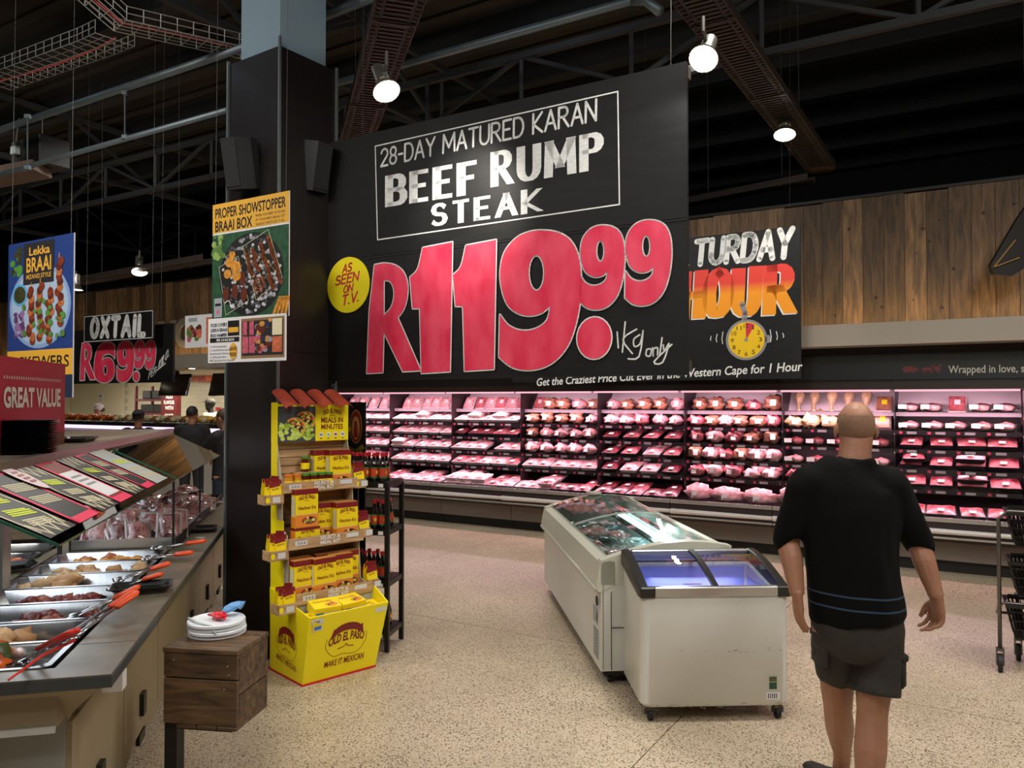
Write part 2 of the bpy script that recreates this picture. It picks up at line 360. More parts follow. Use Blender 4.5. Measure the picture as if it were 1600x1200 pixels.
# ================================================================ SETTING
# floor: polished aggregate slabs with recessed joints (wall frame)
def floormat():
    m = mat('terrazzo', 'b7a68c', .3); nt = m.node_tree; N = nt.nodes; L = nt.links; b = N['Principled BSDF']
    tc = N.new('ShaderNodeTexCoord')
    n0 = N.new('ShaderNodeTexNoise'); n0.inputs['Scale'].default_value = 1.1; n0.inputs['Detail'].default_value = 3; L.new(tc.outputs['Object'], n0.inputs[0])
    r0 = N.new('ShaderNodeValToRGB'); r0.color_ramp.elements[0].position = .3; r0.color_ramp.elements[1].position = .7
    r0.color_ramp.elements[0].color = (*hexc('b8a78e'), 1); r0.color_ramp.elements[1].color = (*hexc('d2c0a6'), 1); L.new(n0.outputs['Fac'], r0.inputs[0])
    def specks(scale, thr, col, prev, jit=1.0):
        v = N.new('ShaderNodeTexVoronoi'); v.inputs['Scale'].default_value = scale; L.new(tc.outputs['Object'], v.inputs['Vector'])
        wn = N.new('ShaderNodeTexWhiteNoise'); L.new(v.outputs['Position'], wn.inputs['Vector'])
        ad = N.new('ShaderNodeMath'); ad.operation = 'MULTIPLY'; ad.inputs[1].default_value = thr; L.new(wn.outputs['Value'], ad.inputs[0])
        lt = N.new('ShaderNodeMath'); lt.operation = 'LESS_THAN'; L.new(v.outputs['Distance'], lt.inputs[0]); L.new(ad.outputs[0], lt.inputs[1])
        mx = N.new('ShaderNodeMixRGB'); L.new(lt.outputs[0], mx.inputs[0]); L.new(prev, mx.inputs[1]); mx.inputs[2].default_value = (*hexc(col), 1); return mx.outputs[0]
    c = specks(120, .58, '85745c', r0.outputs[0]); c = specks(84, .43, '453c30', c); c = specks(95, .3, 'e4d9c2', c); c = specks(48, .24, '6d5f4c', c)
    n1 = N.new('ShaderNodeTexNoise'); n1.inputs['Scale'].default_value = .7; n1.inputs['Detail'].default_value = 8; L.new(tc.outputs['Object'], n1.inputs[0])
    mr = N.new('ShaderNodeMapRange'); mr.inputs['From Min'].default_value = .3; mr.inputs['From Max'].default_value = .7; mr.inputs['To Min'].default_value = .22; mr.inputs['To Max'].default_value = .42
    L.new(n1.outputs['Fac'], mr.inputs[0]); L.new(mr.outputs[0], b.inputs['Roughness']); L.new(c, b.inputs['Base Color']); return m
FM = floormat()
fl = MB().box(-16, 16, -13, 7, -.2, -.012).build('floor', M('joint_dark', '3a342b', .8)); struct(fl); fl.location = (WA.x, WA.y, 0); fl.rotation_euler = (0, 0, WA.r)
SX = [-16, -12.8, -9.1, -5.4, -1.7, 2.0, 5.7, 9.4, 13.1, 16]; SY = [-13, -11.3, -7.56, -3.83, -.1, 3.6, 7]
for i in range(len(SX)-1):
    for j in range(len(SY)-1):
        g = .003; b = MB().box(SX[i]+g, SX[i+1]-g, SY[j]+g, SY[j+1]-g, -.012, 0); b.build('floor_slab', FM, fl)
# shell: side and back walls of the dark shop, roof
dk = M('dark_wall', '1c1b1a', .85); roofm = M('roof_sheet', '2c2824', .9, noise_s=2, noise_a=.2)
def wallbox(name, x0, x1, y0, y1, z0, z1, m):
    b = MB().box(x0, x1, y0, y1, z0, z1); o = struct(b.build(name, m)); o.location = (WA.x, WA.y, 0); o.rotation_euler = (0, 0, WA.r); return o
wallbox('wall_left', -16.2, -16, -13, 7, 0, 6.4, dk); wallbox('wall_right', 16, 16.2, -13, 7, 0, 6.4, dk); wallbox('wall_front', -16, 16, -13.2, -13, 0, 6.4, M('front_wall', '4a4740', .8))
wallbox('wall_far', -16, 16, 7, 7.2, 0, 6.4, dk)
ce = wallbox('ceiling', -16.2, 16.2, -13.2, 7.2, 6.3, 6.4, roofm)
purm = M('purlin_steel', '232324', .7); y = -12.4
while y < 6.9:
    MB().box(-16, 16, y-.035, y+.035, 5.98, 6.3).box(-16, 16, y-.09, y+.09, 5.95, 5.99).build('purlin', purm, ce); y += 1.28
k = -12.8
while k < 7:
    b = MB(); b.box(-16, 16, k, k+.14, 6.26, 6.3); b.build('roof_rib', roofm, ce); k += .64
trm = M('truss_steel', '242629', .7)
def truss(a, b, h, n, name='roof_truss', lab=None, sz=.07):
    m = MB(); a, b = Vector(a), Vector(b); d = (b-a)/n; H = Vector((0, 0, h)); m.bar(a, b, sz).bar(a+H, b+H, sz)
    for i in range(n+1):
        m.bar(a+d*i, a+d*i+H, sz*.6)
        if i < n: m.bar(a+d*i+(H if i % 2 else H*0), a+d*(i+1)+(H*0 if i % 2 else H), sz*.6)
    o = m.build(name, trm); o['label'] = lab; o['category'] = 'truss'; o['group'] = 'dark steel roof trusses'; return o
for s, lab in ((-9.5, 'dark steel lattice roof truss far left above the servery'), (-4.6, 'dark steel lattice roof truss left of the pillar'), (1.2, 'dark steel lattice roof truss above the big beef sign'), (8.2, 'dark steel lattice roof truss at the far right')):
    truss(WA.w(s, -9.5, 5.1), WA.w(s, 6.6, 5.1), .82, 11, lab=lab)
truss(WA.w(-14, -2.2, 4.55), WA.w(9, -2.2, 4.55), .5, 20, 'lattice_girder', 'dark lattice girder running along the shop above the meat case', .06)
# grey rectangular ducts in the roof void
def worldbar(name, a, b, w_, h_, m, lab, cat, grp=None):
    o = MB().bar(a, b, w_, h_).build(name, m); tag(o, lab, cat, grp); return o
# wood plank wall: one object per plank
def woodmat(name, c1, c2, c3, rot=0, sc=(6, 6, .7), rnd=.35, knots=True, rough=.6):
    m = mat(name, c1, rough); nt = m.node_tree; N = nt.nodes; L = nt.links; b = N['Principled BSDF']
    tc = N.new('ShaderNodeTexCoord'); mp = N.new('ShaderNodeMapping'); mp.inputs['Scale'].default_value = sc
    oi = N.new('ShaderNodeObjectInfo'); cx = N.new('ShaderNodeCombineXYZ')
    mu = N.new('ShaderNodeMath'); mu.operation = 'MULTIPLY'; mu.inputs[1].default_value = 37; L.new(oi.outputs['Random'], mu.inputs[0])
    for k in range(3): L.new(mu.outputs[0], cx.inputs[k])
    L.new(tc.outputs['Object'], mp.inputs[0]); L.new(cx.outputs[0], mp.inputs['Location'])
    n = N.new('ShaderNodeTexNoise'); n.inputs['Scale'].default_value = 4; n.inputs['Detail'].default_value = 8; n.inputs['Distortion'].default_value = .8; L.new(mp.outputs[0], n.inputs[0])
    r = N.new('ShaderNodeValToRGB'); L.new(n.outputs['Fac'], r.inputs[0]); e = r.color_ramp.elements
    e[0].position = .3; e[0].color = (*hexc(c1), 1); e[1].position = .7; e[1].color = (*hexc(c3), 1); q = r.color_ramp.elements.new(.5); q.color = (*hexc(c2), 1)
    c = r.outputs[0]
    if knots:
        ad = N.new('ShaderNodeVectorMath'); ad.operation = 'ADD'; L.new(tc.outputs['Object'], ad.inputs[0]); L.new(cx.outputs[0], ad.inputs[1])
        v = N.new('ShaderNodeTexVoronoi'); v.inputs['Scale'].default_value = 5.5; L.new(ad.outputs[0], v.inputs['Vector'])
        kr = N.new('ShaderNodeValToRGB'); kr.color_ramp.elements[0].position = .05; kr.color_ramp.elements[1].position = .13
        kr.color_ramp.elements[0].color = (.12, .09, .06, 1); kr.color_ramp.elements[1].color = (1, 1, 1, 1); L.new(v.outputs['Distance'], kr.inputs[0])
        mx = N.new('ShaderNodeMixRGB'); mx.blend_type = 'MULTIPLY'; mx.inputs[0].default_value = 1; L.new(c, mx.inputs[1]); L.new(kr.outputs[0], mx.inputs[2]); c = mx.outputs[0]
    hs = N.new('ShaderNodeHueSaturation'); mr = N.new('ShaderNodeMapRange'); mr.inputs['To Min'].default_value = 1-rnd; mr.inputs['To Max'].default_value = 1+rnd
    L.new(oi.outputs['Random'], mr.inputs['Value']); L.new(mr.outputs[0], hs.inputs['Value']); L.new(c, hs.inputs['Color']); L.new(hs.outputs[0], b.inputs['Base Color'])
    bp = N.new('ShaderNodeBump'); bp.inputs['Strength'].default_value = .4; bp.inputs['Distance'].default_value = .004; L.new(n.outputs['Fac'], bp.inputs['Height']); L.new(bp.outputs[0], b.inputs['Normal'])
    return m
PLK = woodmat('rough_plank', '4a3c2e', '6b553e', '86694a', rnd=.5)
wb = sempty('wall_back', WA)
plm = []
for k in range(4):
    z1 = 3.84+.012*math.sin(k*2.3); wv = .1965
    plm.append(MB().box(0, wv, 0, .022+.004*k, 2.3, z1).build('plank', PLK, wb).data)
for o in [o for o in bpy.data.objects if o.name.startswith('plank')]: bpy.data.objects.remove(o)
x = -14.4; i = 0
while x < 11.6:
    o = bpy.data.objects.new('plank', plm[(i*7+i//3) % 4]); COL.objects.link(o); o.parent = wb; o.location = (x, .28-.004*((i*5) % 3), 0); x += .2; i += 1
MB().box(-14.5, 11.7, .31, .45, 2.3, 3.82).build('backing', M('backing', '191512', .9), wb)
MB().box(-14.5, 11.7, .25, .33, 3.84, 3.87).build('top_cap', black, wb)
# servery ceiling + taupe bulkhead with cove tube on it
tau = M('taupe_paint', 'a39a8e', .6)
b = sempty('trim_1', WA); MB().box(-14.4, 11.6, -.26, .02, 2.24, 2.46).box(-14.4, 11.6, .02, .27, 2.24, 2.40).build('bulkhead', tau, b)
MB().box(-14.3, 11.5, .02, .045, 2.46, 2.475).build('led_strip', M('warm_led', 'ffc066', emit=3), b)
MB().box(-14.4, -2.0, .3, 4.3, 2.24, 2.3).build('soffit', tau, b)
sp = M('downlight_lens', 'fff2d8', emit=6)
for i, s in enumerate((-9.6, -8.4, -7.2, -6.0, -4.8, -3.6)): MB().lathe([(.05, 2.232), (.05, 2.245)], 14, (s, .1, 0)).build('downlight', sp, b)
# dark fascia over the case
hb = sempty('trim_2', WA)
fasc = M('fascia_dark', '17110f', .45, noise_s=6, noise_a=.25, stretch=(1, 8, 30))
for i in range(9): MB().box(-1.63+1.13*i+.003, -.50+1.13*i-.003, .1, .17, 1.86, 2.24).build('fascia_panel', fasc, hb)
MB().box(-1.63, 8.54, .02, .16, 1.80, 1.87).build('canopy_edge', M('fascia_edge', '2a1c18', .4), hb)
MB().box(-1.63, 8.54, .15, .9, 1.84, 2.24).build('fascia_body', black, hb)
MB().box(-1.72, -1.63, -.12, 1.05, 0, 2.24).build('end_panel', M('end_panel_dark', '1a1412', .5), hb)
# slogan board
so = thing('slogan_board', 'black slogan board with chalk lettering and small red farm animals above the meat case', 'sign', WA.w(5.42, .085, 1.9), WA.r)
MB().box(0, 2.6, 0, .012, 0, .26).build('board', M('board_black', '121414', .5), so)
b = MB(); W = WM(WA.w(5.42, .085, 1.9), WA.r); S = Surf(b, (0, 0, 0), W=W)
tq = S.px(1482, 583); tr = S.px(1600, 578); S.text('Wrapped in love, stored in ice', tq[0], tq[1], tq[0]+(tr[0]-tq[0])*1.62, .075, chalk, bold=.008); b.build('lettering', chalk, so)
b = MB(); S = Surf(b, (0, 0, 0), W=W); rd = M('dull_red', '6e2a28', .6)
def animal(S, u, v, s, kind, m):
    if kind == 0: S.disc(u, v+.05*s, .075*s, .038*s, m); S.disc(u+.08*s, v+.045*s, .03*s, .024*s, m, .2)
    elif kind == 1: S.rect(u-.055*s, v+.03*s, u+.055*s, v+.07*s, m); S.disc(u+.07*s, v+.085*s, .022*s, .02*s, m, .2)
    else: S.disc(u, v+.055*s, .035*s, .03*s, m); S.poly([(u-.03*s, v+.05*s), (u-.065*s, v+.11*s), (u-.005*s, v+.07*s)], m, .2); S.disc(u+.03*s, v+.095*s, .014*s, .014*s, m, .2)
    for dx in ((-.05, -.02, .03, .055) if kind < 2 else (-.008, .012)): S.rect(u+dx*s, v, u+(dx+.009)*s, v+.05*s, m, .4)
for (px_, kd, sc_) in ((1420, 0, .8), (1448, 1, .8), (1465, 2, .8)):
    q = S.px(px_, 583); animal(S, q[0], q[1], sc_, kd, rd)
b.build('animal_icons', rd, so)
# ================================================================ SERVERY behind on the left
deli = sempty('wall_servery', WA); tm = M('cream_tile', 'e2dcc6', .25, rnd=.03)
MB().box(-14.4, -1.9, 3.42, 3.5, 0, 2.24).build('grout', M('grout', 'b9b4a2', .8), deli)
tl = None; n = 0
for r in range(11):
    for c in range(27):
        x0 = -11.9+c*.2+(r % 2)*.1; z0 = 1.12+r*.1
        if tl is None: tl = MB().box(0, .196, -.012, 0, 0, .096).build('tile', tm, deli); o = tl
        else: o = tl.copy(); COL.objects.link(o); o.parent = deli
        o.location = (x0, 3.42, z0)
        n += 1
MB().box(-14.4, -11.95, 3.40, 3.42, 0, 2.24).box(-6.45, -1.9, 3.40, 3.42, 0, 2.24).box(-11.95, -6.45, 3.40, 3.42, 0, 1.12).build('plain_tiling', tm, deli, kind='stuff')
wallbox('wall_servery_left', -14.5, -14.4, .3, 3.5, 0, 2.24, M('cream_wall', 'cfc8b0', .7)); wallbox('wall_servery_right', -1.9, -1.8, .3, 3.5, 0, 2.24, dk)
# letters on the planks
lm = M('brushed_letter', 'b9b7ae', .35, .6)
def letter(ch, px, pyb, h, lab, bold=.05):
    a = P(px, pyb, 14); fr = WA.I; # intersect with the wall plane y=.24
    S0 = Surf(MB(), (0, .20, 0), W=WA.M); u, v = S0.px(px, pyb); b = MB()
    for yy in (.2, .235): Surf(b, (0, yy, 0)).text(ch, u, v, h=h, m=lm, bold=bold)
    key = (ch, bold); vs, fs = TXT[key]; x0 = min(q.x for q in vs); n = len(vs); ed = {}
    for f in fs:
        for i in range(len(f)): e = tuple(sorted((f[i], f[(i+1) % len(f)]))); ed[e] = ed.get(e, 0)+1
    b.f += [(e[0], e[1], e[1]+n, e[0]+n) for e, c in ed.items() if c == 1]; b.m += [0]*(len(b.f)-len(b.m)); b.sm += [False]*(len(b.f)-len(b.sm))
    o = b.build('wall_letter', lm); o.location = (WA.x, WA.y, 0); o.rotation_euler = (0, 0, WA.r); tag(o, lab, 'letter', 'grey metal letters on the plank wall')
letter('A', -20, 590, .58, 'large grey metal letter A on planks at the far left edge')
letter('R', 107, 567, .55, 'grey metal letter mostly hidden behind the oxtail board, left part')
letter('V', 246, 545, .48, 'grey metal letter whose two tips rise above the oxtail board')
letter('O', 272, 541, .48, 'large round grey metal letter O right of the oxtail board')
# servery counter with trays of cooked food
ct = thing('servery_counter', 'long servery counter with a glowing pale purple strip under its food trays', 'counter', (WA.x, WA.y, 0), WA.r)
MB().box(-12.2, -2.1, -.55, .45, .1, 1.18).build('body', M('counter_white', 'c9c2ba', .4), ct)
MB().box(-12.2, -2.1, -.6, .5, 1.24, 1.27).build('worktop', dsteel, ct)
MB().box(-12.2, -2.1, -.58, -.52, 1.18, 1.235).build('light_strip', M('purple_led', 'e6c8ff', emit=1.6), ct)
MB().box(-12.1, -2.2, -.45, .4, 0, .1).build('kick_plate', black, ct)
b = MB().box(-12.2, -2.1, -.62, -.61, 1.27, 1.30); b.build('front_lip', dsteel, ct)
def foodtray(cols, name, mats):
    def mk():
        o = thing(name, '', 'tray'); MB().box(-.17, .17, -.26, .26, 0, .02).box(-.17, .17, -.26, -.245, .02, .035).box(-.17, .17, .245, .26, .02, .035).build('tray', black, o)
        b = MB(); rr = random.Random(name)
        for k in range(16): b.use(mats[k % len(mats)]).blob((rr.uniform(-.13, .13), rr.uniform(-.22, .22), .07+rr.random()*.05), (.05, .055, .045), 6, 4, .3, seed=k)
        b.build('food', None, o, smooth=True, kind='stuff'); return o
    return mk
fo = M('fried_orange', 'd9691f', .35); fb = M('fried_brown', 'a85a24', .4); fy = M('chips_yellow', 'e6b13a', .4); fg = M('pale_food', 'd6c49a', .5)
for i in range(24):
    kd = ('fried', [fo, fo, fb]) if i < 14 else (('pale', [fg, fb, fg]) if i < 19 else ('yellow', [fy, fg]))
    nm = {'fried': 'black tray of orange fried chicken', 'pale': 'black tray of pale pastries', 'yellow': 'black tray of yellow potato chips'}[kd[0]]
    pos = i if i < 14 else (i-14 if i < 19 else i-19)
    place('ft'+kd[0], foodtray(0, 'food_tray', kd[1]), WA.w(-11.7+i*.4, -.2, 1.27), (0, 0, WA.r), nm+' on the servery counter, '+ORD[pos]+' of its kind from left', 'food trays along the servery counter')
# red rack, screens, notices
rk = thing('warming_rack', 'red metal rack holding black oven trays in front of the cream tiles', 'rack', WA.w(-9.2, 1.9, 0), WA.r)
rm = M('red_metal', '5c1519', .6)
b = MB()
for xx in (0, .95): b.box(xx, xx+.05, 0, .05, 0, 2.0)
for xx in (0, .95): b.box(xx, xx+.05, .4, .45, 0, 2.0)
b.build('frame', rm, rk)
for z in (.3, .8, 1.36, 1.66): MB().box(.02, .98, 0, .45, z, z+.05).build('shelf', rm, rk)
MB().box(1.0, 1.5, -.02, .10, .9, 2.02).build('side_cabinet', rm, rk)
b = MB(); S = Surf(b, (1.0, -.02, 0)); dr = M('menu_dark', '5a1216', .5); S.rect(.05, 1.3, .47, 1.85, dr)
for t, z in (('ADD', 1.72), ('FLAVOUR', 1.6), ('WITH', 1.48)): S.text(t, .08, z, .44, .075, wpaint, 1, .03, center=True)
S.text('SAUCE', .12, 1.33, .4, .06, wpaint, 1, .03); b.build('menu_print', None, rk)
for (x0, x1, z) in ((.2, .5, 1.71), (.55, .9, 1.71), (.15, .6, 1.41), (.62, .9, 1.41)):
    tag(MB().bbox(x0, x1, .05, .4, 0, .18, .015).build('oven_box', black), 'black oven box on the red rack, %s' % {.2: 'upper left', .55: 'upper right', .15: 'lower left', .62: 'lower right'}[x0], 'box', 'black boxes on the red rack', loc=WA.w(-9.2, 1.9, z), rz=WA.r)
for (pl, pr, lab) in ((247, 290, 'left black menu screen tilted down under the taupe bulkhead'), (325, 368, 'black menu screen hanging beside the pillar under the bulkhead')):
    q = WA.l(P(pl, 585, 13)); Sx = Surf(MB(), (0, .6, 0), W=WA.M); u0 = Sx.px(pl, 590)[0]; u1 = Sx.px(pr, 590)[0]; z0 = Sx.px(pl, 618)[1]
    o = thing('menu_screen', lab, 'screen', WA.w(u0, .6, z0), WA.r, 'black menu screens under the bulkhead')
    b = MB(); b.T = Matrix.Rotation(math.radians(-14), 4, 'X'); b.bbox(0, u1-u0, 0, .05, 0, .42, .006); b.build('housing', M('screen_black', '0a0a0a', .2), o)
    MB().box((u1-u0)*.45, (u1-u0)*.55, .1, .14, .3, 2.24-z0).build('bracket', black, o)
def flatsign(name, px, py, wd, ht, yy, prints, lab, cat='sign'):
    Sx = Surf(MB(), (0, yy, 0), W=WA.M); u, v = Sx.px(px, py); o = thing(name, lab, cat, WA.w(u, yy, v), WA.r)
    MB().box(-wd/2, wd/2, 0, .01, -ht/2, ht/2).build('panel', paper, o); b = MB(); S = Surf(b, (0, 0, 0)); prints(S); b.build('print', None, o)
rs = M('sign_red', 'd01c28', .5)
flatsign('arrow_sign', 262, 626, .22, .26, 3.38, lambda S: S.poly([(-.08, .02), (0, -.1), (.08, .02), (.04, .02), (.04, .1), (-.04, .1), (-.04, .02)], rs), 'white notice with red down arrow on the cream tiles')
flatsign('extinguisher_sign', 263, 643, .2, .24, 3.38, lambda S: (S.rect(-.035, -.09, .035, .05, rs), S.disc(0, .05, .035, .03, rs, 1), S.rect(-.01, .06, .05, .09, rs, 1)), 'white notice with red fire extinguisher symbol on the cream tiles')
flatsign('small_notice', 157, 622, .2, .26, 3.38, lambda S: (S.rect(-.06, .02, .06, .09, grey), [S.rect(-.07, -.03-.025*k, .07, -.02-.025*k, grey) for k in range(3)]), 'small white notice on tiles above the woman in a hair cover')
flatsign('red_notice', 341, 639, .22, .12, 3.38, lambda S: S.rect(-.09, -.04, .09, .04, rs), 'small red and white notice behind the man in a grey cap')
Sx = Surf(MB(), (0, 3.1, 0), W=WA.M); u0, z0 = Sx.px(283, 596); 
o = thing('red_banner', 'red picture banner between the two menu screens', 'banner', WA.w(u0, 2.9, z0), WA.r); MB().box(0, 1.5, 0, .02, -.02, .3).build('panel', M('banner_red', '8a1f18', .5, noise_s=7, col2='d96b3a'), o)
b = MB().bbox(0, .42, -.1, .1, 0, .14, .01); o = b.build('scale_display', M('scale_grey', '777a78', .4)); tag(o, 'grey electronic scale on the servery counter beside the red rack', 'scale', loc=WA.w(-6.05, .2, 1.27), rz=WA.r)
# ================================================================ MEAT CASE: nine bays side by side
cw = M('case_white', 'c8c2bd', .3); cl = M('case_liner', '2b2024', .45); cg = M('case_taupe', '7d736a', .5); rail = M('price_rail', '1c1518', .35); alu = M('aluminium', 'c9c9c8', .25, .85)
mirror = M('case_back_white', 'd6cdd0', .35)
led = M('pink_led', 'ffc0d2', emit=1.0)
BW = 1.13; BX0 = -1.63
def make_bay():
    t = thing('meat_display_case', '', 'display case', (0, 0, 0), 0, 'bays of the long open meat case')
    x0, x1 = .004, BW-.004
    b = MB(); b.box(x0, x1, .12, .95, 0, .12); b.build('kick_plate', black, t)
    MB().box(x0, x1, .06, .95, .12, .30).build('base_panel', cg, t)
    b = MB(); pr = [(.06, .30), (-.12, .34), (-.17, .40), (-.17, .52), (-.12, .56), (-.10, .56), (-.10, .50), (.2, .46), (.82, .56), (.95, .56), (.95, .30)]
    b.rings([[(xx, y, z) for y, z in pr] for xx in (x0, x1)]); b.build('tub', cl, t)
    b = MB().tube([(x0, -.175, .435), (x1, -.175, .435)], (.03, .022), 8); b.build('bumper_rail', M('bumper_white', 'cfcac6', .35), t)
    MB().box(x0, x1, -.185, -.165, .525, .565).build('front_trim', alu, t)
    MB().box(x0, x1, -.18, -.17, .365, .385).build('lower_trim', alu, t)
    MB().box(x0, x1, -.115, -.109, .56, .68).build('front_glass', caseg, t)
    MB().box(x0, x1, .84, .95, .56, 1.86).build('back_panel', cl, t)
    b = MB(); b.rings([[(xx, y, z) for y, z in ((.62, 1.57), (.83, 1.57), (.83, 1.82), (.80, 1.82))] for xx in (x0, x1)]); b.build('slanted_mirror', mirror, t)
    for z, d in ((1.555, .42), (1.365, .30), (1.175, .28), (.975, .26), (.775, .24)):
        top = z > 1.5
        b = MB(); b.rings([[(xx, y, zz) for y, zz in ((d, z-.012), (.84, z+.035 if not top else z), (.84, z+.05 if not top else z+.012), (d, z))] for xx in (x0+.01, x1-.01)]); s = b.build('shelf', M('shelf_dark', '3a2c30', .4), t)
        MB().box(x0+.005, x1-.005, d-.014, d, z-.03, z+.012).build('price_rail', rail if not top else M('top_rail_grey', '6e666a', .4), s)
        if not top:
            MB().box(x0+.02, x1-.02, d-.004, d, z+.012, z+.045).build('glass_lip', caseg, s)
            for k in range(4):
                MB().box(.12+k*.26, .12+k*.26+.09, d-.017, d-.014, z-.022, z+.004).build('price_ticket', M('ticket_grey', '8f888a', .5), s); MB().box(.05+k*.26, .05+k*.26+.03, d-.017, d-.014, z-.022, z+.004).build('pink_tag', M('tag_pink', 'b03a52', .5), s)
    MB().box(x0+.02, x1-.02, .14, .17, 1.78, 1.80).build('led_tube', led, t)
    MB().box(0, .006, .3, .84, .62, 1.80).build('divider', M('divider_dark', '20181b', .4), t)
    return t
for k in range(9):
    place('bay', make_bay, WA.w(BX0+k*BW, 0, 0), (0, 0, WA.r), ORD[k]+' bay from the left of the long pink lit meat case', 'bays of the long open meat case')
# --- packs
meats = {'pale': ('c47076', 'f0c0c0'), 'red': ('8f2a34', 'cf7c82'), 'dark': ('4c141c', '8a3c44'), 'brown': ('7c4636', 'bb8468'), 'tan': ('a8865e', 'd6bb94')}
MM = {k: M('meat_'+k, a, .38, noise_s=14, col2=b_, coat=.35, rnd=.18, bump=.5, bump_s=30) for k, (a, b_) in meats.items()}
foam = M('foam_tray', 'd8c8c8', .5); lab_ = M('price_label', 'e9e4e2', .5); ylab = M('yellow_label', 'e8d820', .5)
def mk_tray(kind, blackt, w_=.213, d_=.26, h_=.04):
    def f():
        o = thing('meat_tray', '', 'meat pack'); tmat = blackp if blackt else foam
        b = MB(); b.rings([[(-w_*.42, -d_*.44, 0), (w_*.42, -d_*.44, 0), (w_*.42, d_*.44, 0), (-w_*.42, d_*.44, 0)], [(-w_/2, -d_/2, h_), (w_/2, -d_/2, h_), (w_/2, d_/2, h_), (-w_/2, d_/2, h_)]]); b.build('tray', tmat, o)
        b = MB(); n = 5; m_ = 5; rr = random.Random(kind+str(blackt)); vs = []
        for j in range(m_+1):
            for i in range(n+1):
                e = 1 if i in (0, n) or j in (0, m_) else 0
                vs.append((-w_*.46+w_*.92*i/n, -d_*.46+d_*.92*j/m_, h_+.001+(0 if e else .012+.014*rr.random())))
        b.add(vs, [(j*(n+1)+i, j*(n+1)+i+1, (j+1)*(n+1)+i+1, (j+1)*(n+1)+i) for j in range(m_) for i in range(n)]); b.build('meat', MM[kind], o, smooth=True)
        MB().box(-.03, .03, -d_*.38, -d_*.12, h_+.026, h_+.0275).build('label', lab_, o); return o
    return f
def mk_bag(kind, r=(.102, .078, .072), lb='w'):
    def f():
        o = thing('meat_bag', '', 'meat pack'); b = MB(); b.blob((0, 0, r[2]*.93), r, 12, 8, .34, 8, seed=len(kind)+int(r[0]*100)); b.build('meat', MM[kind], o, smooth=True)
        b = MB(); b.T = Matrix.Translation((0, -r[1]*1.03, r[2]*1.05)) @ Matrix.Rotation(math.radians(-20), 4, 'X'); b.box(-.03, .03, -.002, .002, -.033, .033); b.build('label', lab_ if lb == 'w' else ylab, o); return o
    return f
def mk_slab(kind, lb='w'):   # flat pack that leans on the slanted back
    def f():
        o = thing('meat_slab', '', 'meat pack'); b = MB(); b.T = Matrix.Rotation(math.radians(-14), 4, 'X'); b.bbox(-.085, .085, 0, .03, 0, .2, .008); b.build('tray', foam, o)
        b = MB(); b.T = Matrix.Rotation(math.radians(-14), 4, 'X'); b.bbox(-.076, .076, -.018, .002, .01, .19, .007); b.build('meat', MM[kind], o)
        b = MB(); b.T = Matrix.Rotation(math.radians(-14), 4, 'X'); b.box(-.025, .03, -.021, -.019, .08, .14); b.build('label', lab_ if lb == 'w' else ylab, o); return o
    return f
def mk_leg():
    o = thing('lamb_joint', '', 'meat joint'); MB().tube([(0, 0, .2), (.005, -.01, .16), (0, -.015, .1), (-.005, -.01, .05), (0, 0, -.0)], [.045, .06, .045, .018, .022], 9).build('meat', MM['tan'], o, smooth=True)
    MB().tube([(0, 0, .0), (0, 0, -.03)], [.014, .02], 8).build('bone', M('bone', 'd9c7a8', .5), o); return o
def mk_clear(kind):
    def f():
        o = thing('meat_box', '', 'meat pack'); b = MB(); b.blob((0, 0, .045), (.095, .08, .045), 9, 6, .2, 8, seed=5); b.build('meat', MM[kind], o, smooth=True)
        b = MB(); b.rings([[(-.1, -.085, 0), (.1, -.085, 0), (.1, .085, 0), (-.1, .085, 0)], [(-.115, -.1, .09), (.115, -.1, .09), (.115, .1, .09), (-.115, .1, .09)]]); b.build('clear_box', filmg, o)
        MB().box(-.1, -.02, -.102, -.1, .03, .075).build('label', lab_, o); return o
    return f
MK = {'T': ('pale pink meat tray', mk_tray('pale', 0), .06), 't': ('red meat tray', mk_tray('red', 0), .06), 'K': ('black tray of red meat', mk_tray('red', 1), .06), 'k': ('black tray of dark meat', mk_tray('dark', 1), .06),
      'B': ('pink meat bag', mk_bag('pale'), .1), 'b': ('red meat bag', mk_bag('red'), .1), 'O': ('brown meat bag', mk_bag('brown', (.102, .085, .078)), .1), 'C': ('tan chicken bag', mk_bag('tan', (.1, .085, .08), 'w'), .1),
      'S': ('flat pink pack', mk_slab('pale'), .0), 's': ('flat red pack', mk_slab('red'), 0), 'y': ('flat pack with yellow label', mk_slab('brown', 'y'), 0), 'L': ('hanging meat leg', mk_leg, 0),
      'X': ('clear box of red meat', mk_clear('red'), .09), 'x': ('clear box of pale meat', mk_clear('pale'), .09), 'G': ('big pink meat bag', mk_bag('pale', (.17, .13, .09)), .12), 'W': ('wide black tray of meat', mk_tray('red', 1, .27, .27, .045), .07)}
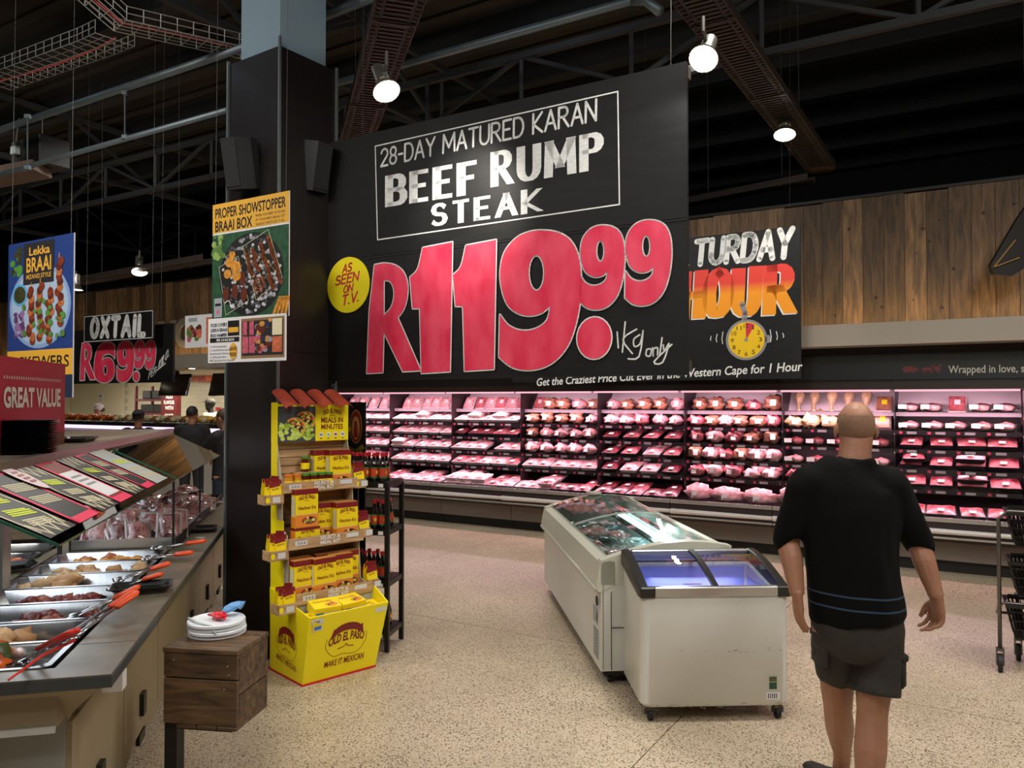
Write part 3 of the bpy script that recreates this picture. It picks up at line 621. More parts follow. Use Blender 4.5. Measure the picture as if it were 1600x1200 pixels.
# rows: top rack, shelf 1-4, tub; one string per bay, "2" after a letter = stacked pair
ROWS = [
 ['SSSSS', 'TTTTT', 'TTTTT', 'T2TTTT', 'TTTTT', 'TTTT'],
 ['SSSSSS', 'TTT2TT', 'TTTTT', 'T2TTTT', 'TTTTT', 'tTTTt'],
 ['SsSsSs', 'TT2TT2T', 'kkkKK', 'TTT TT', 'ttTTt', 'T2T2T2tT'],
 ['sOOBO', 'OOOOB', 'OBBBB', 'BBBBB', 'TTTTT', 'TTt2kkK'],
 ['BOOOB', 'BBbBB', 'kKKK', 'kKTK', 'kTTk', 'kkKkk'],
 ['OOObO', 'bOBOOb', 'bBbOO', 'OBbOBB', 'bBbBB', 'GGG'],
 ['LLLLLy', 'CCCCCy', 'XXXXX', 'xXXXx', 'bbXXb', 'GbbGb'],
 ['xxsxx', 'xxxxx', 'KKWW', 'k2KW2W', 'WKW2W', 'WWKW'],
 ['xOxxx', 'OOxOO', 'KWKW', 'KWWK', 'WKWW', 'WWWW']]
SH = [(1.567, .50), (1.37, .31), (1.18, .29), (.98, .27), (.78, .25), (.50, -.02)]
SN = ['top rack', 'upper shelf', 'second shelf', 'third shelf', 'lowest shelf', 'bottom tub']
rr = random.Random(3)
for k, rows in enumerate(ROWS):
    for r, row in enumerate(rows):
        z, d = SH[r]; items = []
        for ch in row:
            if ch == '2': items[-1][1] = 2
            else: items.append([ch, 1])
        n = len(items); step = (BW-.06)/n
        for i, (ch, st) in enumerate(items):
            if ch == ' ': continue
            nm, mk, hh = MK[ch]; x = BX0+k*BW+.03+step*(i+.5); lay = ch in 'TtKkW'; top = r == 0
            for q in range(st):
                tilt = math.radians(17 if lay else 0)
                if r == 5: tilt = math.radians(13)
                if top: y = .545 if ch in 'SsyL' else .5; tilt = math.radians(-21) if ch in 'SsyL' else 0
                else: y = d+(.15 if lay else .11)
                zz = z+.004
                if not top and r < 5: zz += (.045 if lay else .008)
                if r == 5: y += .1; zz += .045
                if ch == 'L': zz += .02
                zz += q*hh
                jr = rr.uniform(-.12, .12)
                side = ORD[i]
                lb = '%s, %s, %s bay, %s from left%s' % (nm, SN[r], ORD[k], side, ', upper of two' if q else '')
                place('pk'+ch, mk, WA.w(x+rr.uniform(-.012, .012), y+rr.uniform(-.01, .015), zz), (tilt, 0, WA.r+jr*(.3 if top else 1)*(3 if ch in 'BbOC' else 1)), lb, nm+'s in the meat case', scale=(rr.uniform(.86, 1.1), rr.uniform(.9, 1.1), rr.uniform(.8, 1.15)) if ch in 'BbOCG' else (1, 1, 1))
            if ch in 'BbOC' and not top and rr.random() < .45:
                place('pk'+ch, mk, WA.w(x+rr.uniform(-.05, .05), y+.16, zz+.03), (0, 0, WA.r+rr.uniform(-.5, .5)), '%s, %s, %s bay, %s from left, behind the front one' % (nm, SN[r], ORD[k], side), nm+'s in the meat case', scale=(1, 1, 1.1))
            if lay and r in (1, 2, 3, 4, 5) and k < 7 and rr.random() < .5:   # second row behind
                place('pk'+ch, mk, WA.w(x+rr.uniform(-.02, .02), y+.245, zz+.04), (tilt, 0, WA.r), '%s, %s, %s bay, %s from left, behind the front one' % (nm, SN[r], ORD[k], side), nm+'s in the meat case')
# ================================================================ PILLAR
PC = Vector((-1.526, 5.13, 0)); PR = math.radians(34.4)   # near corner
pa = math.radians(90-34.4)                                 # right face runs along (.565,.825)
pil = sempty('trim_3', Frame(PC.x, PC.y, math.degrees(pa)))  # local x along the right face, y along the left face
darkwood = M('pillar_dark_veneer', '181211', .4, noise_s=5, noise_a=.3, stretch=(14, 14, .6))
PW, PH = .50, 4.03
b = MB().box(0.006, PW-.006, 0.006, .54, 0, PH); b.build('cladding', darkwood, pil)
for k, (x, y) in enumerate(((0, 0), (PW, 0), (0, .545))):
    MB().box(x-.008, x+.008, y-.008, y+.008, .1, PH+(.02 if k else .06)).build('corner_trim', M('trim_alu', '7f8788', .35, .6), pil)
for z in (2.02,): MB().box(-.002, PW-.01, -.002, .008, z, z+.004).box(-.002, .006, 0, .53, z, z+.004).build('panel_joint', black, pil)
MB().box(.05, PW-.05, .06, .47, PH-.1, 6.3).build('grey_core', M('core_grey', '8ba3b2', .7), pil)
# ================================================================ BIG HANGING SIGNS
SD = -31.1
def boards(name, lab, cat, pr, YR, pl_px, ptop, pbot, th=.02):
    """board through the screen column pr at distance YR, running left along the wall direction to column pl_px"""
    R = P(pr, pbot, YR); u = Vector((math.cos(math.radians(SD)), math.sin(math.radians(SD)), 0))
    W0 = WM(R, math.radians(SD)); S0 = Surf(MB(), (0, 0, 0), W=W0); uL = S0.px(pl_px, pbot)[0]; top = S0.px(pr, ptop)[1]
    loc = R+u*uL; o = thing(name, lab, cat, loc, math.radians(SD)); wd = -uL
    return o, WM(loc, math.radians(SD)), wd, top, th
# --- price sign
o, W, wd, ht, th = boards('price_sign', 'huge black hanging sign painted BEEF RUMP STEAK and a pink price', 'sign', 1075.5, 4.16, 512.5, 95.5, 586)
sgn = o
bm = M('sign_black', '171718', .5, spec=.35, noise_s=4, noise_a=.25, stretch=(1, 1, 6))
zj = ht*.50
MB().box(0, wd, 0, th, 0, zj-.002).build('lower_board', bm, o); MB().box(0, wd, -.006, th-.002, zj+.001, ht).build('upper_board', bm, o)
MB().box(-.002, wd+.002, th, th+.04, ht-.08, ht-.02).box(0, wd, th, th+.04, .02, .08).build('rear_batten', M('batten', '3b332a', .7), o)
C7 = lambda x, y: (500+x/2.2222, 80+y/2.2222)
b = MB(); S = Surf(b, (0, -.0075, 0), W=W); q = lambda x, y: S.px(*C7(x, y))
def capline(S, text, A, B, hA, hB, m, w, thick=None, slant=.03, rnd=True, gap=.2, l=0):
    a = q(*A); c = q(*B); h1 = q(A[0], A[1]-hA)[1]-a[1]; h2 = q(B[0], B[1]-hB)[1]-c[1]; S.strokes(text, a, c, h1, m, w, l, thick, gap=gap, slant=slant, rnd=rnd, hb=h2)
capline(S, '28-DAY MATURED KARAN', (212, 400), (958, 240), 58, 72, wpaint, .13, slant=.02)
fr = [q(192, 330), q(1034, 140), q(1040, 532), q(200, 655)]
b.build('thin_lettering', wpaint, o)
b = MB(); S = Surf(b, (0, -.0075, 0), W=W); S.ribbon(fr, .008, wpaint, closed=True, rnd=False); b.build('border_line', wpaint, o)
b = MB(); S = Surf(b, (0, -.0075, 0), W=W)
capline(S, 'BEEF', (240, 533), (538, 488), 95, 102, wpaint, .15, thick=.38, slant=.0, rnd=False, gap=.42)
capline(S, 'RUMP', (606, 464), (972, 402), 108, 116, wpaint, .13, thick=.31, slant=.0, rnd=False, gap=.46)
capline(S, 'STEAK', (392, 604), (762, 553), 68, 74, wpaint, .16, thick=.36, slant=.0, rnd=False, gap=.4)
b.build('bold_lettering', wpaint, o)
# traced numerals in a unit box (x right, y down)
def norm(pts, x0, y0, x1, y1): return [((x-x0)/(x1-x0), (y-y0)/(y1-y0)) for x, y in pts]
N9o = crom([(765, 622), (820, 628), (868, 655), (897, 710), (907, 790), (903, 870), (888, 950), (862, 1020), (820, 1072), (770, 1100), (715, 1107), (665, 1096), (622, 1062)])+crom([(625, 915), (655, 952), (700, 970), (748, 964), (788, 935), (800, 885)])+crom([(780, 905), (740, 918), (695, 913), (655, 885), (634, 835), (626, 770), (640, 700), (680, 650), (725, 628), (765, 622)])[1:-1]
N9 = [norm(N9o, 622, 622, 907, 1107), norm(arc(752, 770, 27, 62, 0, 360, 20)[:-1], 622, 622, 907, 1107)]
NR = [norm([(190, 742)]+crom([(222, 736), (258, 742), (288, 764), (304, 805), (303, 855), (290, 898), (270, 925)])+[(350, 1108), (288, 1112), (222, 975), (218, 1115), (163, 1118), (172, 900)], 163, 736, 350, 1118), norm(crom([(222, 795), (245, 800), (258, 835), (250, 885), (222, 918)]), 163, 736, 350, 1118)]
N1 = [norm([(357, 683), (460, 663), (452, 1112), (353, 1118), (347, 893), (322, 893), (313, 785)]+crom([(313, 785), (340, 755), (357, 683)])[1:-1], 313, 663, 460, 1118)]
def flip(g): return [[(1-x, 1-y) for x, y in lp] for lp in g]
N6 = flip(N9)
def glyph(S, g, box, qf, fillm, outm, ow, l=0):
    x0, y0, x1, y1 = box; loops = [[qf(x0+x*(x1-x0), y0+y*(y1-y0)) for x, y in lp] for lp in g]
    for lp in loops: S.ribbon(lp, ow, outm, l, closed=True)
    S.fill(loops, fillm, l+2)
def price(o, W, yy, glyphs, dots, qf, ow, name):
    b = MB(); S = Surf(b, (0, yy, 0), W=W)
    qq = lambda x, y: S.px(*qf(x, y))
    for g, bx in glyphs: glyph(S, g, bx, qq, pink, wpaint, ow, 0)
    for (cx, cy, rx, ry) in dots:
        c = qq(cx, cy); ru = abs(qq(cx+rx, cy)[0]-c[0]); rv = abs(qq(cx, cy-ry)[1]-c[1]); S.disc(c[0], c[1], ru+ow/2, rv+ow/2, wpaint, 0); S.disc(c[0], c[1], ru, rv, pink, 2)
    b.build(name, None, o)
price(o, W, -.009, [(NR, (163, 736, 350, 1118)), (N1, (313, 663, 460, 1118)), (N1, (462, 655, 612, 1110)), (N9, (622, 622, 907, 1107)), (N9, (903, 605, 1058, 897)), (N9, (1060, 587, 1220, 883))], [(952, 996, 60, 72)], C7, .016, 'painted_price')
b = MB(); S = Surf(b, (0, -.003, 0), W=W)
for pts in ([(1032, 975), (1036, 1030)], [(1060, 940), (1050, 1045)], [(1100, 965), (1052, 1000), (1085, 1050)], [(1110, 985), (1090, 1000), (1092, 1025), (1112, 1015), (1122, 970), (1108, 1060), (1070, 1068)], [(1135, 1035), (1132, 1055), (1146, 1058), (1150, 1035), (1135, 1035)], [(1155, 1030), (1157, 1058), (1158, 1035), (1172, 1030), (1172, 1055)], [(1188, 995), (1180, 1052)], [(1192, 1020), (1196, 1040), (1212, 1015), (1190, 1080), (1160, 1078), (1222, 1018)]):
    S.ribbon(crom([q(*p) for p in pts], 3), .009, wpaint)
b.build('script_lettering', wpaint, o)
MB().box(0, wd, -.0045, -.003, zj-.012, zj-.002).build('joint_shadow_gap', black, o)
# yellow disc
c = q(100, 812); dk_ = thing('round_badge', 'round yellow badge AS SEEN ON T.V. at the lower left of the huge sign', 'badge', W @ Vector((c[0]-.0, -.012, c[1])), math.radians(SD))
MB().lathe([(.192, 0), (.192, .006)], 40, (0, .006, 0), (0, -1, 0)).build('disc', M('badge_yellow', 'f0e01c', .45), dk_)
b = MB(); S = Surf(b, (0, -.0005, 0)); ri = M('badge_red', 'cf3340', .5)
S.strokes('AS', (-.05, .085), (.03, .095), .055, ri, .2, slant=.2).strokes('SEEN', (-.115, .005), (.09, .025), .06, ri, .2, slant=.2).strokes('ON', (-.04, -.055), (.04, -.045), .05, ri, .2, slant=.2).strokes('T.V.', (-.055, -.14), (.095, -.115), .066, ri, .2, slant=.2)
b.build('lettering', ri, dk_)
wire = M('hanging_wire', '4a4a48', .6)
def hang(o, pts, z1, name='hanging_wire'):
    for (x, y, z) in pts: MB().tube([(x, y, z), (x+.02, y, z1)], .0014, 4).build(name, wire, o)
hang(o, [(wd-.09, .0, ht-.05), (.3, .01, ht-.05)], 6.2-W.translation.z)
# --- saturday sign
o, W, wd, ht, th = boards('price_sign', 'black hanging sign painted with TURDAY HOUR and a yellow clock, half hidden', 'sign', 1252, 7.6, 800, 352.5, 591.5)
MB().box(0, wd, 0, th, 0, ht).build('board', bm, o)
C3 = lambda x, y: (1040+x/2.857, 280+y/2.857)
b = MB(); S = Surf(b, (0, -.001, 0), W=W); q3 = lambda x, y: S.px(*C3(x, y))
def cap3(text, A, B, hA, hB, m, w, l=0, slant=.1, off=(0, 0), gap=.2, thick=None, rnd=True):
    a = q3(*A); c = q3(*B); h1 = q3(A[0], A[1]-hA)[1]-a[1]; h2 = q3(B[0], B[1]-hB)[1]-c[1]; a = (a[0]+off[0], a[1]+off[1]); c = (c[0]+off[0], c[1]+off[1]); S.strokes(text, a, c, h1, m, w, l, hb=h2, slant=slant, gap=gap, thick=thick, rnd=rnd)
cap3('TURDAY', (130, 382), (555, 346), 102, 125, wpaint, .24, gap=.26); cap3('SA', (-30, 396), (95, 386), 95, 100, wpaint, .24, gap=.26)
b.build('white_lettering', wpaint, o)
gm = mat('orange_fade_paint', 'e0443c', .5); nt = gm.node_tree; tc = nt.nodes.new('ShaderNodeTexCoord'); sx = nt.nodes.new('ShaderNodeSeparateXYZ'); mr = nt.nodes.new('ShaderNodeMapRange'); cr = nt.nodes.new('ShaderNodeValToRGB')
zc = q3(300, 480)[1]; mr.inputs['From Min'].default_value = zc-.16; mr.inputs['From Max'].default_value = zc+.14
cr.color_ramp.elements[0].color = (*hexc('f39a1c'), 1); cr.color_ramp.elements[0].position = .3; cr.color_ramp.elements[1].color = (*hexc('e04034'), 1); cr.color_ramp.elements[1].position = .65
nt.links.new(tc.outputs['Object'], sx.inputs[0]); nt.links.new(sx.outputs['Z'], mr.inputs[0]); nt.links.new(mr.outputs[0], cr.inputs[0]); nt.links.new(cr.outputs[0], nt.nodes['Principled BSDF'].inputs['Base Color'])
b = MB(); S = Surf(b, (0, -.001, 0), W=W)
for l, m, off in ((0, wpaint, (-.012, -.012)), (2, gm, (0, 0))):
    cap3('H', (78, 612), (150, 606), 182, 184, m, .17, l, .06, off, thick=.34, rnd=False); cap3('O', (190, 606), (270, 600), 186, 188, m, .17, l, .06, off, thick=.34); cap3('U', (318, 600), (396, 594), 186, 190, m, .17, l, .05, off, thick=.34); cap3('R', (462, 590), (552, 584), 190, 194, m, .17, l, .04, off, thick=.32, rnd=False)
b.build('orange_lettering', None, o)
b = MB(); S = Surf(b, (0, -.003, 0), W=W); c = q3(360, 717); r = abs(q3(360, 637)[1]-c[1]); ye = M('clock_yellow', 'f0c41a', .5); gy = M('clock_grey', '8d8d90', .5)
S.disc(c[0], c[1], r*1.14, r*1.14, gy, 0, 36); S.disc(c[0], c[1], r, r, ye, 1, 36); S.disc(c[0], c[1], r*.95, r*.95, M('badge_red', 'cf3340'), 2, 6, 60, 92)
S.ribbon([(c[0]-.02, c[1]+r*1.1), (c[0]-.01, c[1]+r*1.5), (c[0]-.04, c[1]+r*2.0)], .05, gy, 1)
for k in range(1, 13):
    a = math.radians(90-30*k); hw = .006 if k == 1 else (.024 if k > 9 else .015); S.text(str(k), c[0]+r*.78*math.cos(a)-hw, c[1]+r*.78*math.sin(a)-.022, c[0]+r*.78*math.cos(a)+hw, .042, black, 3)
S.disc(c[0], c[1], .018, .018, gy, 4); S.disc(c[0]+r*1.16, c[1], .035, .04, gy, 0)
for s in (-1, 1):
    for k in range(3): S.ribbon([(c[0]+s*(r*1.3+k*.06), c[1]+.09-k*.02), (c[0]+s*(r*1.36+k*.06), c[1]+.02), (c[0]+s*(r*1.32+k*.06), c[1]-.03+k*.02)], .008, wpaint, 1)
b.build('painted_clock', None, o)
b = MB(); S = Surf(b, (0, -.001, 0), W=W); a = S.px(838, 603); c = S.px(1253, 579)
S.text('Get the Craziest Price Cut Ever in the Western Cape for 1 Hour', a[0], a[1], c[0], .088, wpaint, 0, .016, .15, v1=c[1]); b.build('script_lettering', wpaint, o)
hang(o, [(wd-.1, .01, ht-.05), (wd-1.6, .01, ht-.05)], 6.2-W.translation.z)
# --- oxtail sign
o, W, wd, ht, th = boards('price_sign', 'black hanging sign with pink R69.99 and PER KILO behind the oxtail board', 'sign', 270, 7.4, 100, 505, 597)
MB().box(0, wd, 0, th, 0, ht).build('board', bm, o)
C1 = lambda x, y: (x/4.4444, 400+y/4.4444)
price(o, W, -.002, [(NR, (556, 605, 662, 862)), (N6, (655, 600, 798, 878)), (N9, (812, 592, 932, 875)), (N9, (936, 588, 1008, 782)), (N9, (1010, 588, 1082, 786))], [(947, 836, 22, 34)], C1, .022, 'painted_price')
b = MB(); S = Surf(b, (0, -.002, 0), W=W); q1 = lambda x, y: S.px(*C1(x, y))
S.strokes('PER', q1(1030, 855), q1(1082, 815), .07, wpaint, .13, slant=.3).strokes('KILO..', q1(1098, 790), q1(1175, 690), .09, wpaint, .12, slant=.3); S.ribbon([q1(1085, 800), q1(1150, 745)], .01, wpaint); b.build('script_lettering', wpaint, o)
hang(o, [(wd-.2, .01, ht-.03)], 6.2-W.translation.z)
o, W, wd, ht, th = boards('product_sign', 'small black board painted OXTAIL in white above the pink R69.99', 'sign', 239.5, 7.28, 131, 483.5, 529, .012)
MB().box(0, wd, 0, th, 0, ht).build('board', bm, o)
b = MB(); S = Surf(b, (0, -.001, 0), W=W); q1 = lambda x, y: S.px(*C1(x, y)); S.strokes('OXTAIL', q1(632, 560), q1(1000, 545), q1(630, 440)[1]-q1(630, 560)[1], wpaint, .33, slant=.08, gap=.42)
b.build('lettering', wpaint, o); b = MB(); S = Surf(b, (0, -.001, 0)); S.ribbon([(.01, .01), (wd-.01, .01), (wd-.01, ht-.01), (.01, ht-.01)], .006, wpaint, closed=True, rnd=False); b.build('border_line', wpaint, o)
hang(o, [(.03, .005, ht-.02), (wd-.03, .005, ht-.02)], 6.2-W.translation.z)
# ================================================================ PRINTED POSTERS (flat panels)
def pic_discs(S, n, u0, v0, u1, v1, rmin, rmax, ms, l, seed):
    rr = random.Random(seed)
    for k in range(n):
        r = rr.uniform(rmin, rmax); S.disc(rr.uniform(u0, u1), rr.uniform(v0, v1), r, r*rr.uniform(.6, 1), ms[k % len(ms)], l+k*.02, 9)
o, W, wd, ht, th = boards('hanging_poster', 'tall hanging poster PROPER SHOWSTOPPER BRAAI BOX in front of the dark pillar', 'poster', 451, 4.45, 331.5, 298, 493, .006)
MB().box(0, wd, 0, th, 0, ht).build('panel', paper, o)
b = MB(); S = Surf(b, (0, -.0005, 0)); gold = M('poster_gold', 'dba63c', .5); grn = M('lawn_green', '1f4a30', .6, noise_s=30, noise_a=.4); coal = M('coal_grey', '8f9098', .6); coal2 = M('coal_dark', '4a4a52', .6)
hy = ht*.735
S.rect(0, hy+.012, wd, ht, gold, 0); S.rect(0, 0, wd, hy, grn, 0)
S.text('PROPER SHOWSTOPPER', .025, ht-.088, wd-.025, .06, black, 1, .02); S.text('BRAAI BOX', .025, ht-.168, wd*.54, .062, black, 1, .02)
for k, t in enumerate(('WHEN YOU NEED TO GO BIG', 'AT YOUR NEXT BRAAI, GET', "THE BOX THAT'S GOT IT ALL.")): S.text(t, wd*.58, ht-.118-.026*k, wd-.03, .015, black, 1)
bd = M('grill_black', '101210', .6); sau = M('sausage_brown', '8a4a2a', .5, noise_s=60, noise_a=.3); chick = M('chicken_yellow', 'c98a34', .5, noise_s=40, noise_a=.35); sau2 = M('sausage_dark', '5c2a1c', .5)
S.disc(wd*.52, hy*.5, wd*.42, hy*.47, bd, 1, 40)
rr = random.Random(4)
for k in range(230):
    a = rr.uniform(0, 2*PI); q_ = math.sqrt(rr.random()); S.disc(wd*(.52+.39*q_*math.cos(a)), hy*(.5+.44*q_*math.sin(a)), .013, .010, (coal, coal2, M('coal_light', 'b9bac2'))[k % 3], 2+k*.01, 7)
S.ribbon([(wd*.1, hy*.62), (wd*.36, hy*.72), (wd*.5, hy*.2), (wd*.2, hy*.06)], .0025, cream, 5, closed=True, rnd=False); S.ribbon([(wd*.42, hy*.82), (wd*.75, hy*.97), (wd*.93, hy*.42), (wd*.6, hy*.2)], .0025, cream, 5, closed=True, rnd=False)
for k in range(6): S.ribbon([(wd*(.44+.05*k), hy*(.8-.1*k*.2)), (wd*(.62+.055*k), hy*(.22+.04*k))], .0015, gold, 5.2, rnd=False)
for (x, y) in ((.47, .72), (.55, .77), (.65, .82), (.75, .88), (.74, .55), (.84, .6)): S.ribbon(crom([(wd*x, hy*y), (wd*(x+.03), hy*(y-.08)), (wd*(x+.04), hy*(y-.16)), (wd*(x+.08), hy*(y-.23))]), .028, sau, 6)
pts = [(wd*.63+.052*(k/60)*math.cos(k*.33), hy*.38+.052*(k/60)*math.sin(k*.33)) for k in range(6, 61)]; S.ribbon(pts, .008, sau, 6.5)
for (x, y, r) in ((.25, .66, .04), (.33, .6, .045), (.22, .53, .035), (.34, .5, .04), (.28, .74, .03)): S.disc(wd*x, hy*y, r, r*.8, chick, 6+r, 10)
for (x, y) in ((.42, .46), (.32, .32), (.44, .28), (.2, .3)): S.disc(wd*x, hy*y, .03, .045, sau2, 6, 10)
pic_discs(S, 26, 0, hy*.72, wd*.16, hy*.98, .015, .03, [M('leaf_pale', '8aa65a'), M('leaf_mid', '54783c')], 3, 8)
for k in range(4): S.ribbon([(wd*(.82+.05*k), hy*.02), (wd*(.9+.035*k), hy*.2)], .022, chick, 6)
S.rect(wd*.04, hy*.04, wd*.15, hy*.26, M('sticker_grey', '9aa0a8'), 7); S.rect(wd*.055, hy*.17, wd*.135, hy*.2, black, 8); S.disc(wd*.095, hy*.1, .012, .012, M('sticker_pink', 'd05a70'), 8)
S.ribbon(crom([(wd*.19, hy*.2), (wd*.24, hy*.22), (wd*.28, hy*.16)]), .006, wpaint, 8); S.poly([(wd*.25, hy*.17), (wd*.31, hy*.17), (wd*.285, hy*.125)], wpaint, 8)
b.build('print', None, o); hang(o, [(.02, .003, ht-.01), (wd-.03, .003, ht-.01)], 6.2-W.translation.z)
o, W, wd, ht, th = boards('hanging_poster', 'small white price card with SAVE R50 hung below the showstopper poster', 'poster', 446.5, 4.43, 325, 489, 563, .005)
MB().box(0, wd, 0, th, 0, ht).build('panel', paper, o)
b = MB(); S = Surf(b, (0, -.0005, 0)); blu = M('print_blue', '24324a', .5)
for k, t in enumerate(("FOOD LOVER'S", 'LEKKA BRAAI', 'BOX HAMPER')): S.text(t, .025, ht-.05-.031*k, wd*.26, .02, blu, 1, .02)
S.rect(wd*.27, ht-.11, wd*.42, ht-.02, black, 1); S.rect(wd*.28, ht-.09, wd*.41, ht-.06, gold, 2); S.rect(.02, ht-.145, wd*.42, ht-.118, black, 1); S.text('PER 3.4 KG BOX', wd*.12, ht-.14, wd*.36, .015, wpaint, 2, .02)
for k, t in enumerate(('4 x 200 g 28-Day Matured Rump Steaks', '1 x 1 kg Lekka Braai Lemon & Herb', 'Spatchcock Chicken', '2 x 500 g Lekka Braai', 'BBQ Sprinkled Pork Rashers', '1 x 500 g Pinetta Wors', 'The Seamanto')): S.text(t, .02, ht-.175-.021*k, .02+wd*(.22+.1*((k*5) % 3)/2), .011, blu, 1)
S.disc(wd*.345, .065, .034, .05, gold, 2); S.text('SAVE', wd*.3, .07, wd*.39, .022, black, 3, .02); S.text('R50!', wd*.305, .036, wd*.385, .022, black, 3, .02)
cb = M('carton_brown', '8a6a48', .6); S.rect(wd*.445, .02, wd*.985, ht-.015, cb, 1); S.rect(wd*.46, .035, wd*.97, ht-.03, M('print_dark', '2b2a2e'), 2)
mpp = M('print_meat', 'b8586a', .5, noise_s=50, noise_a=.3); mo = M('print_marinated', 'c46a4a', .5, noise_s=50, noise_a=.3); 
for x in (.465, .55): S.rect(wd*x, .05, wd*(x+.075), ht*.55, mpp, 3); S.rect(wd*(x+.005), ht*.58, wd*(x+.06), ht*.88, mpp, 3)
S.rect(wd*.84, .05, wd*.96, ht*.52, mo, 3); S.rect(wd*.84, ht*.55, wd*.96, ht*.9, cream, 3)
pic_discs(S, 40, wd*.65, .06, wd*.82, ht*.88, .012, .028, [chick, blu, coal, sau2, mpp], 4, 9)
b.build('print', None, o)
o, W, wd, ht, th = boards('hanging_poster', 'small pale poster of sliced meat partly hidden behind the showstopper poster', 'poster', 345, 6.6, 289, 489, 541, .006)
MB().box(0, wd, 0, th, 0, ht).build('panel', paper, o); b = MB(); S = Surf(b, (0, -.0005, 0)); pic_discs(S, 40, wd*.1, ht*.25, wd*.42, ht*.65, .015, .035, [mo, mpp, sau2, M('leaf_mid', '54783c')], 1, 3); S.rect(wd*.1, ht*.8, wd*.35, ht*.92, M('sticker_grey', '9aa0a8'), 1); S.rect(wd*.6, ht*.1, wd*.95, ht*.9, mo, 1); b.build('print', None, o)
# Lekka braai banner
o, W, wd, ht, th = boards('hanging_poster', 'blue hanging banner LEKKA BRAAI with a plate of meat skewers at the left edge', 'poster', 113, 5.0, 11, 364, 621, .008)
MB().box(0, wd, 0, th, 0, ht).build('panel', paper, o)
b = MB(); S = Surf(b, (0, -.0005, 0)); navy = M('banner_navy', '223a78', .55); plate = M('plate_print', '9db4cf', .5)
S.rect(0, ht*.3, wd, ht, navy, 0); S.rect(0, ht*.14, wd, ht*.3, gold, 0); S.rect(0, 0, wd, ht*.14, blu, 0); S.text('SKEWERS', wd*.2, ht*.19, wd*.95, .075, black, 1, .01)
S.disc(wd*.5, ht*.575, wd*.47, ht*.265, M('plate_rim', '7f9cc4'), 1, 40); S.disc(wd*.5, ht*.575, wd*.43, ht*.24, plate, 1.5, 40)
S.rect(wd*.25, ht*.72, wd*.72, ht*.985, M('print_dark', '2b2a2e'), 3); S.text('Lekka', wd*.34, ht*.905, wd*.66, .055, gold, 4, .02); S.text('BRAAI', wd*.3, ht*.80, wd*.68, .095, gold, 4, .02); S.text('METCALFE STYLE'[0:0] or 'MZANSI STYLE', wd*.3, ht*.755, wd*.68, .03, gold, 4, .01)
sk = [M('skewer_meat', '7c3620', .45, noise_s=40, noise_a=.4), M('skewer_meat_pale', 'b06a3c', .45, noise_s=40, noise_a=.4), sau2]; rr = random.Random(2)
for (x0, y0, y1) in ((.38, .36, .68), (.52, .38, .7), (.66, .36, .66), (.8, .46, .84)):
    for k in range(13): S.disc(wd*(x0+rr.uniform(-.03, .03)), ht*(y0+(y1-y0)*k/12), .036, .03, sk[k % 3], 5+k*.02, 9)
    S.ribbon([(wd*x0, ht*(y1+.01)), (wd*(x0+.0), ht*(y1+.05))], .006, gold, 4.9)
pic_discs(S, 34, wd*.12, ht*.4, wd*.26, ht*.54, .012, .03, [M('cabbage_purple', '5c3a68'), M('cabbage_pale', '8a6a9a')], 3, 5)
S.disc(wd*.2, ht*.66, wd*.12, ht*.07, M('bowl_blue', '5aa0d0'), 4); S.disc(wd*.2, ht*.66, wd*.095, ht*.055, M('herb_dark', '3a3c22', noise_s=60, noise_a=.5), 5)
pic_discs(S, 22, wd*.25, ht*.36, wd*.9, ht*.66, .018, .03, [M('leaf_print', '4f8a3c'), M('leaf_mid', '54783c')], 8, 12); pic_discs(S, 12, wd*.05, ht*.78, wd*.22, ht*.95, .02, .04, [M('leaf_print', '4f8a3c'), M('herb_dark', '3a3c22')], 2, 13)
b.build('print', None, o); hang(o, [(.03, .004, ht-.01), (wd-.04, .004, ht-.01)], 6.2-W.translation.z)
# ================================================================ CEILING TRAYS, PIPES, LAMPS, SPEAKERS
tray_m = M('tray_brown', '3a302c', .5, .3)
def ladder(name, a, b, wd, lab, grp, step=.055, hgt=.07):
    a, b = Vector(a), Vector(b); L = (b-a).length; t = (b-a)/L; sd = t.cross(Vector((0, 0, 1))).normalized(); up = sd.cross(t)
    o = thing(name, lab, 'cable tray', (a.x, a.y, a.z), math.atan2(t.y, t.x), grp)
    for s in (-1, 1): MB().box(0, L, s*wd/2-.004, s*wd/2+.004, 0, hgt).build('side_rail', tray_m, o)
    m = MB(); k = .03
    while k < L: m.box(k, k+.022, -wd*.28, wd*.28, -.003, .004); m.box(k+.004, k+.02, -wd*.46, -wd*.36, -.006, .0); m.box(k+.004, k+.02, wd*.36, wd*.46, -.006, .0); k += step
    m.build('rungs', tray_m, o, kind='stuff'); MB().box(0, L, -wd/2, wd/2, .006, .010).build('tray_back', M('tray_back', '1d1918', .6), o)
    m = MB(); k = .6
    while k < L: m.box(k, k+.01, -wd/2, wd/2, -.012, .0); k += 1.5
    m.build('joint_plates', dsteel, o, kind='stuff')
    for k in (.2, .75): MB().tube([(L*k, 0, .07), (L*k, .02, 6.2-a.z)], .003, 4).build('hanger', wire, o)
    return o
ZT = 4.2
la, lb = G(640, -40, ZT-.08), G(553, 235, ZT-.08); ladder('cable_tray', la, la+(lb-la)*1.25, .29, 'brown perforated cable tray running away above the left end of the huge sign', 'brown perforated cable trays')
ra, rb_ = G(1066, -30, ZT), G(1283, 266, ZT); ladder('cable_tray', ra, rb_, .29, 'brown perforated cable tray running diagonally at the upper right', 'brown perforated cable trays')
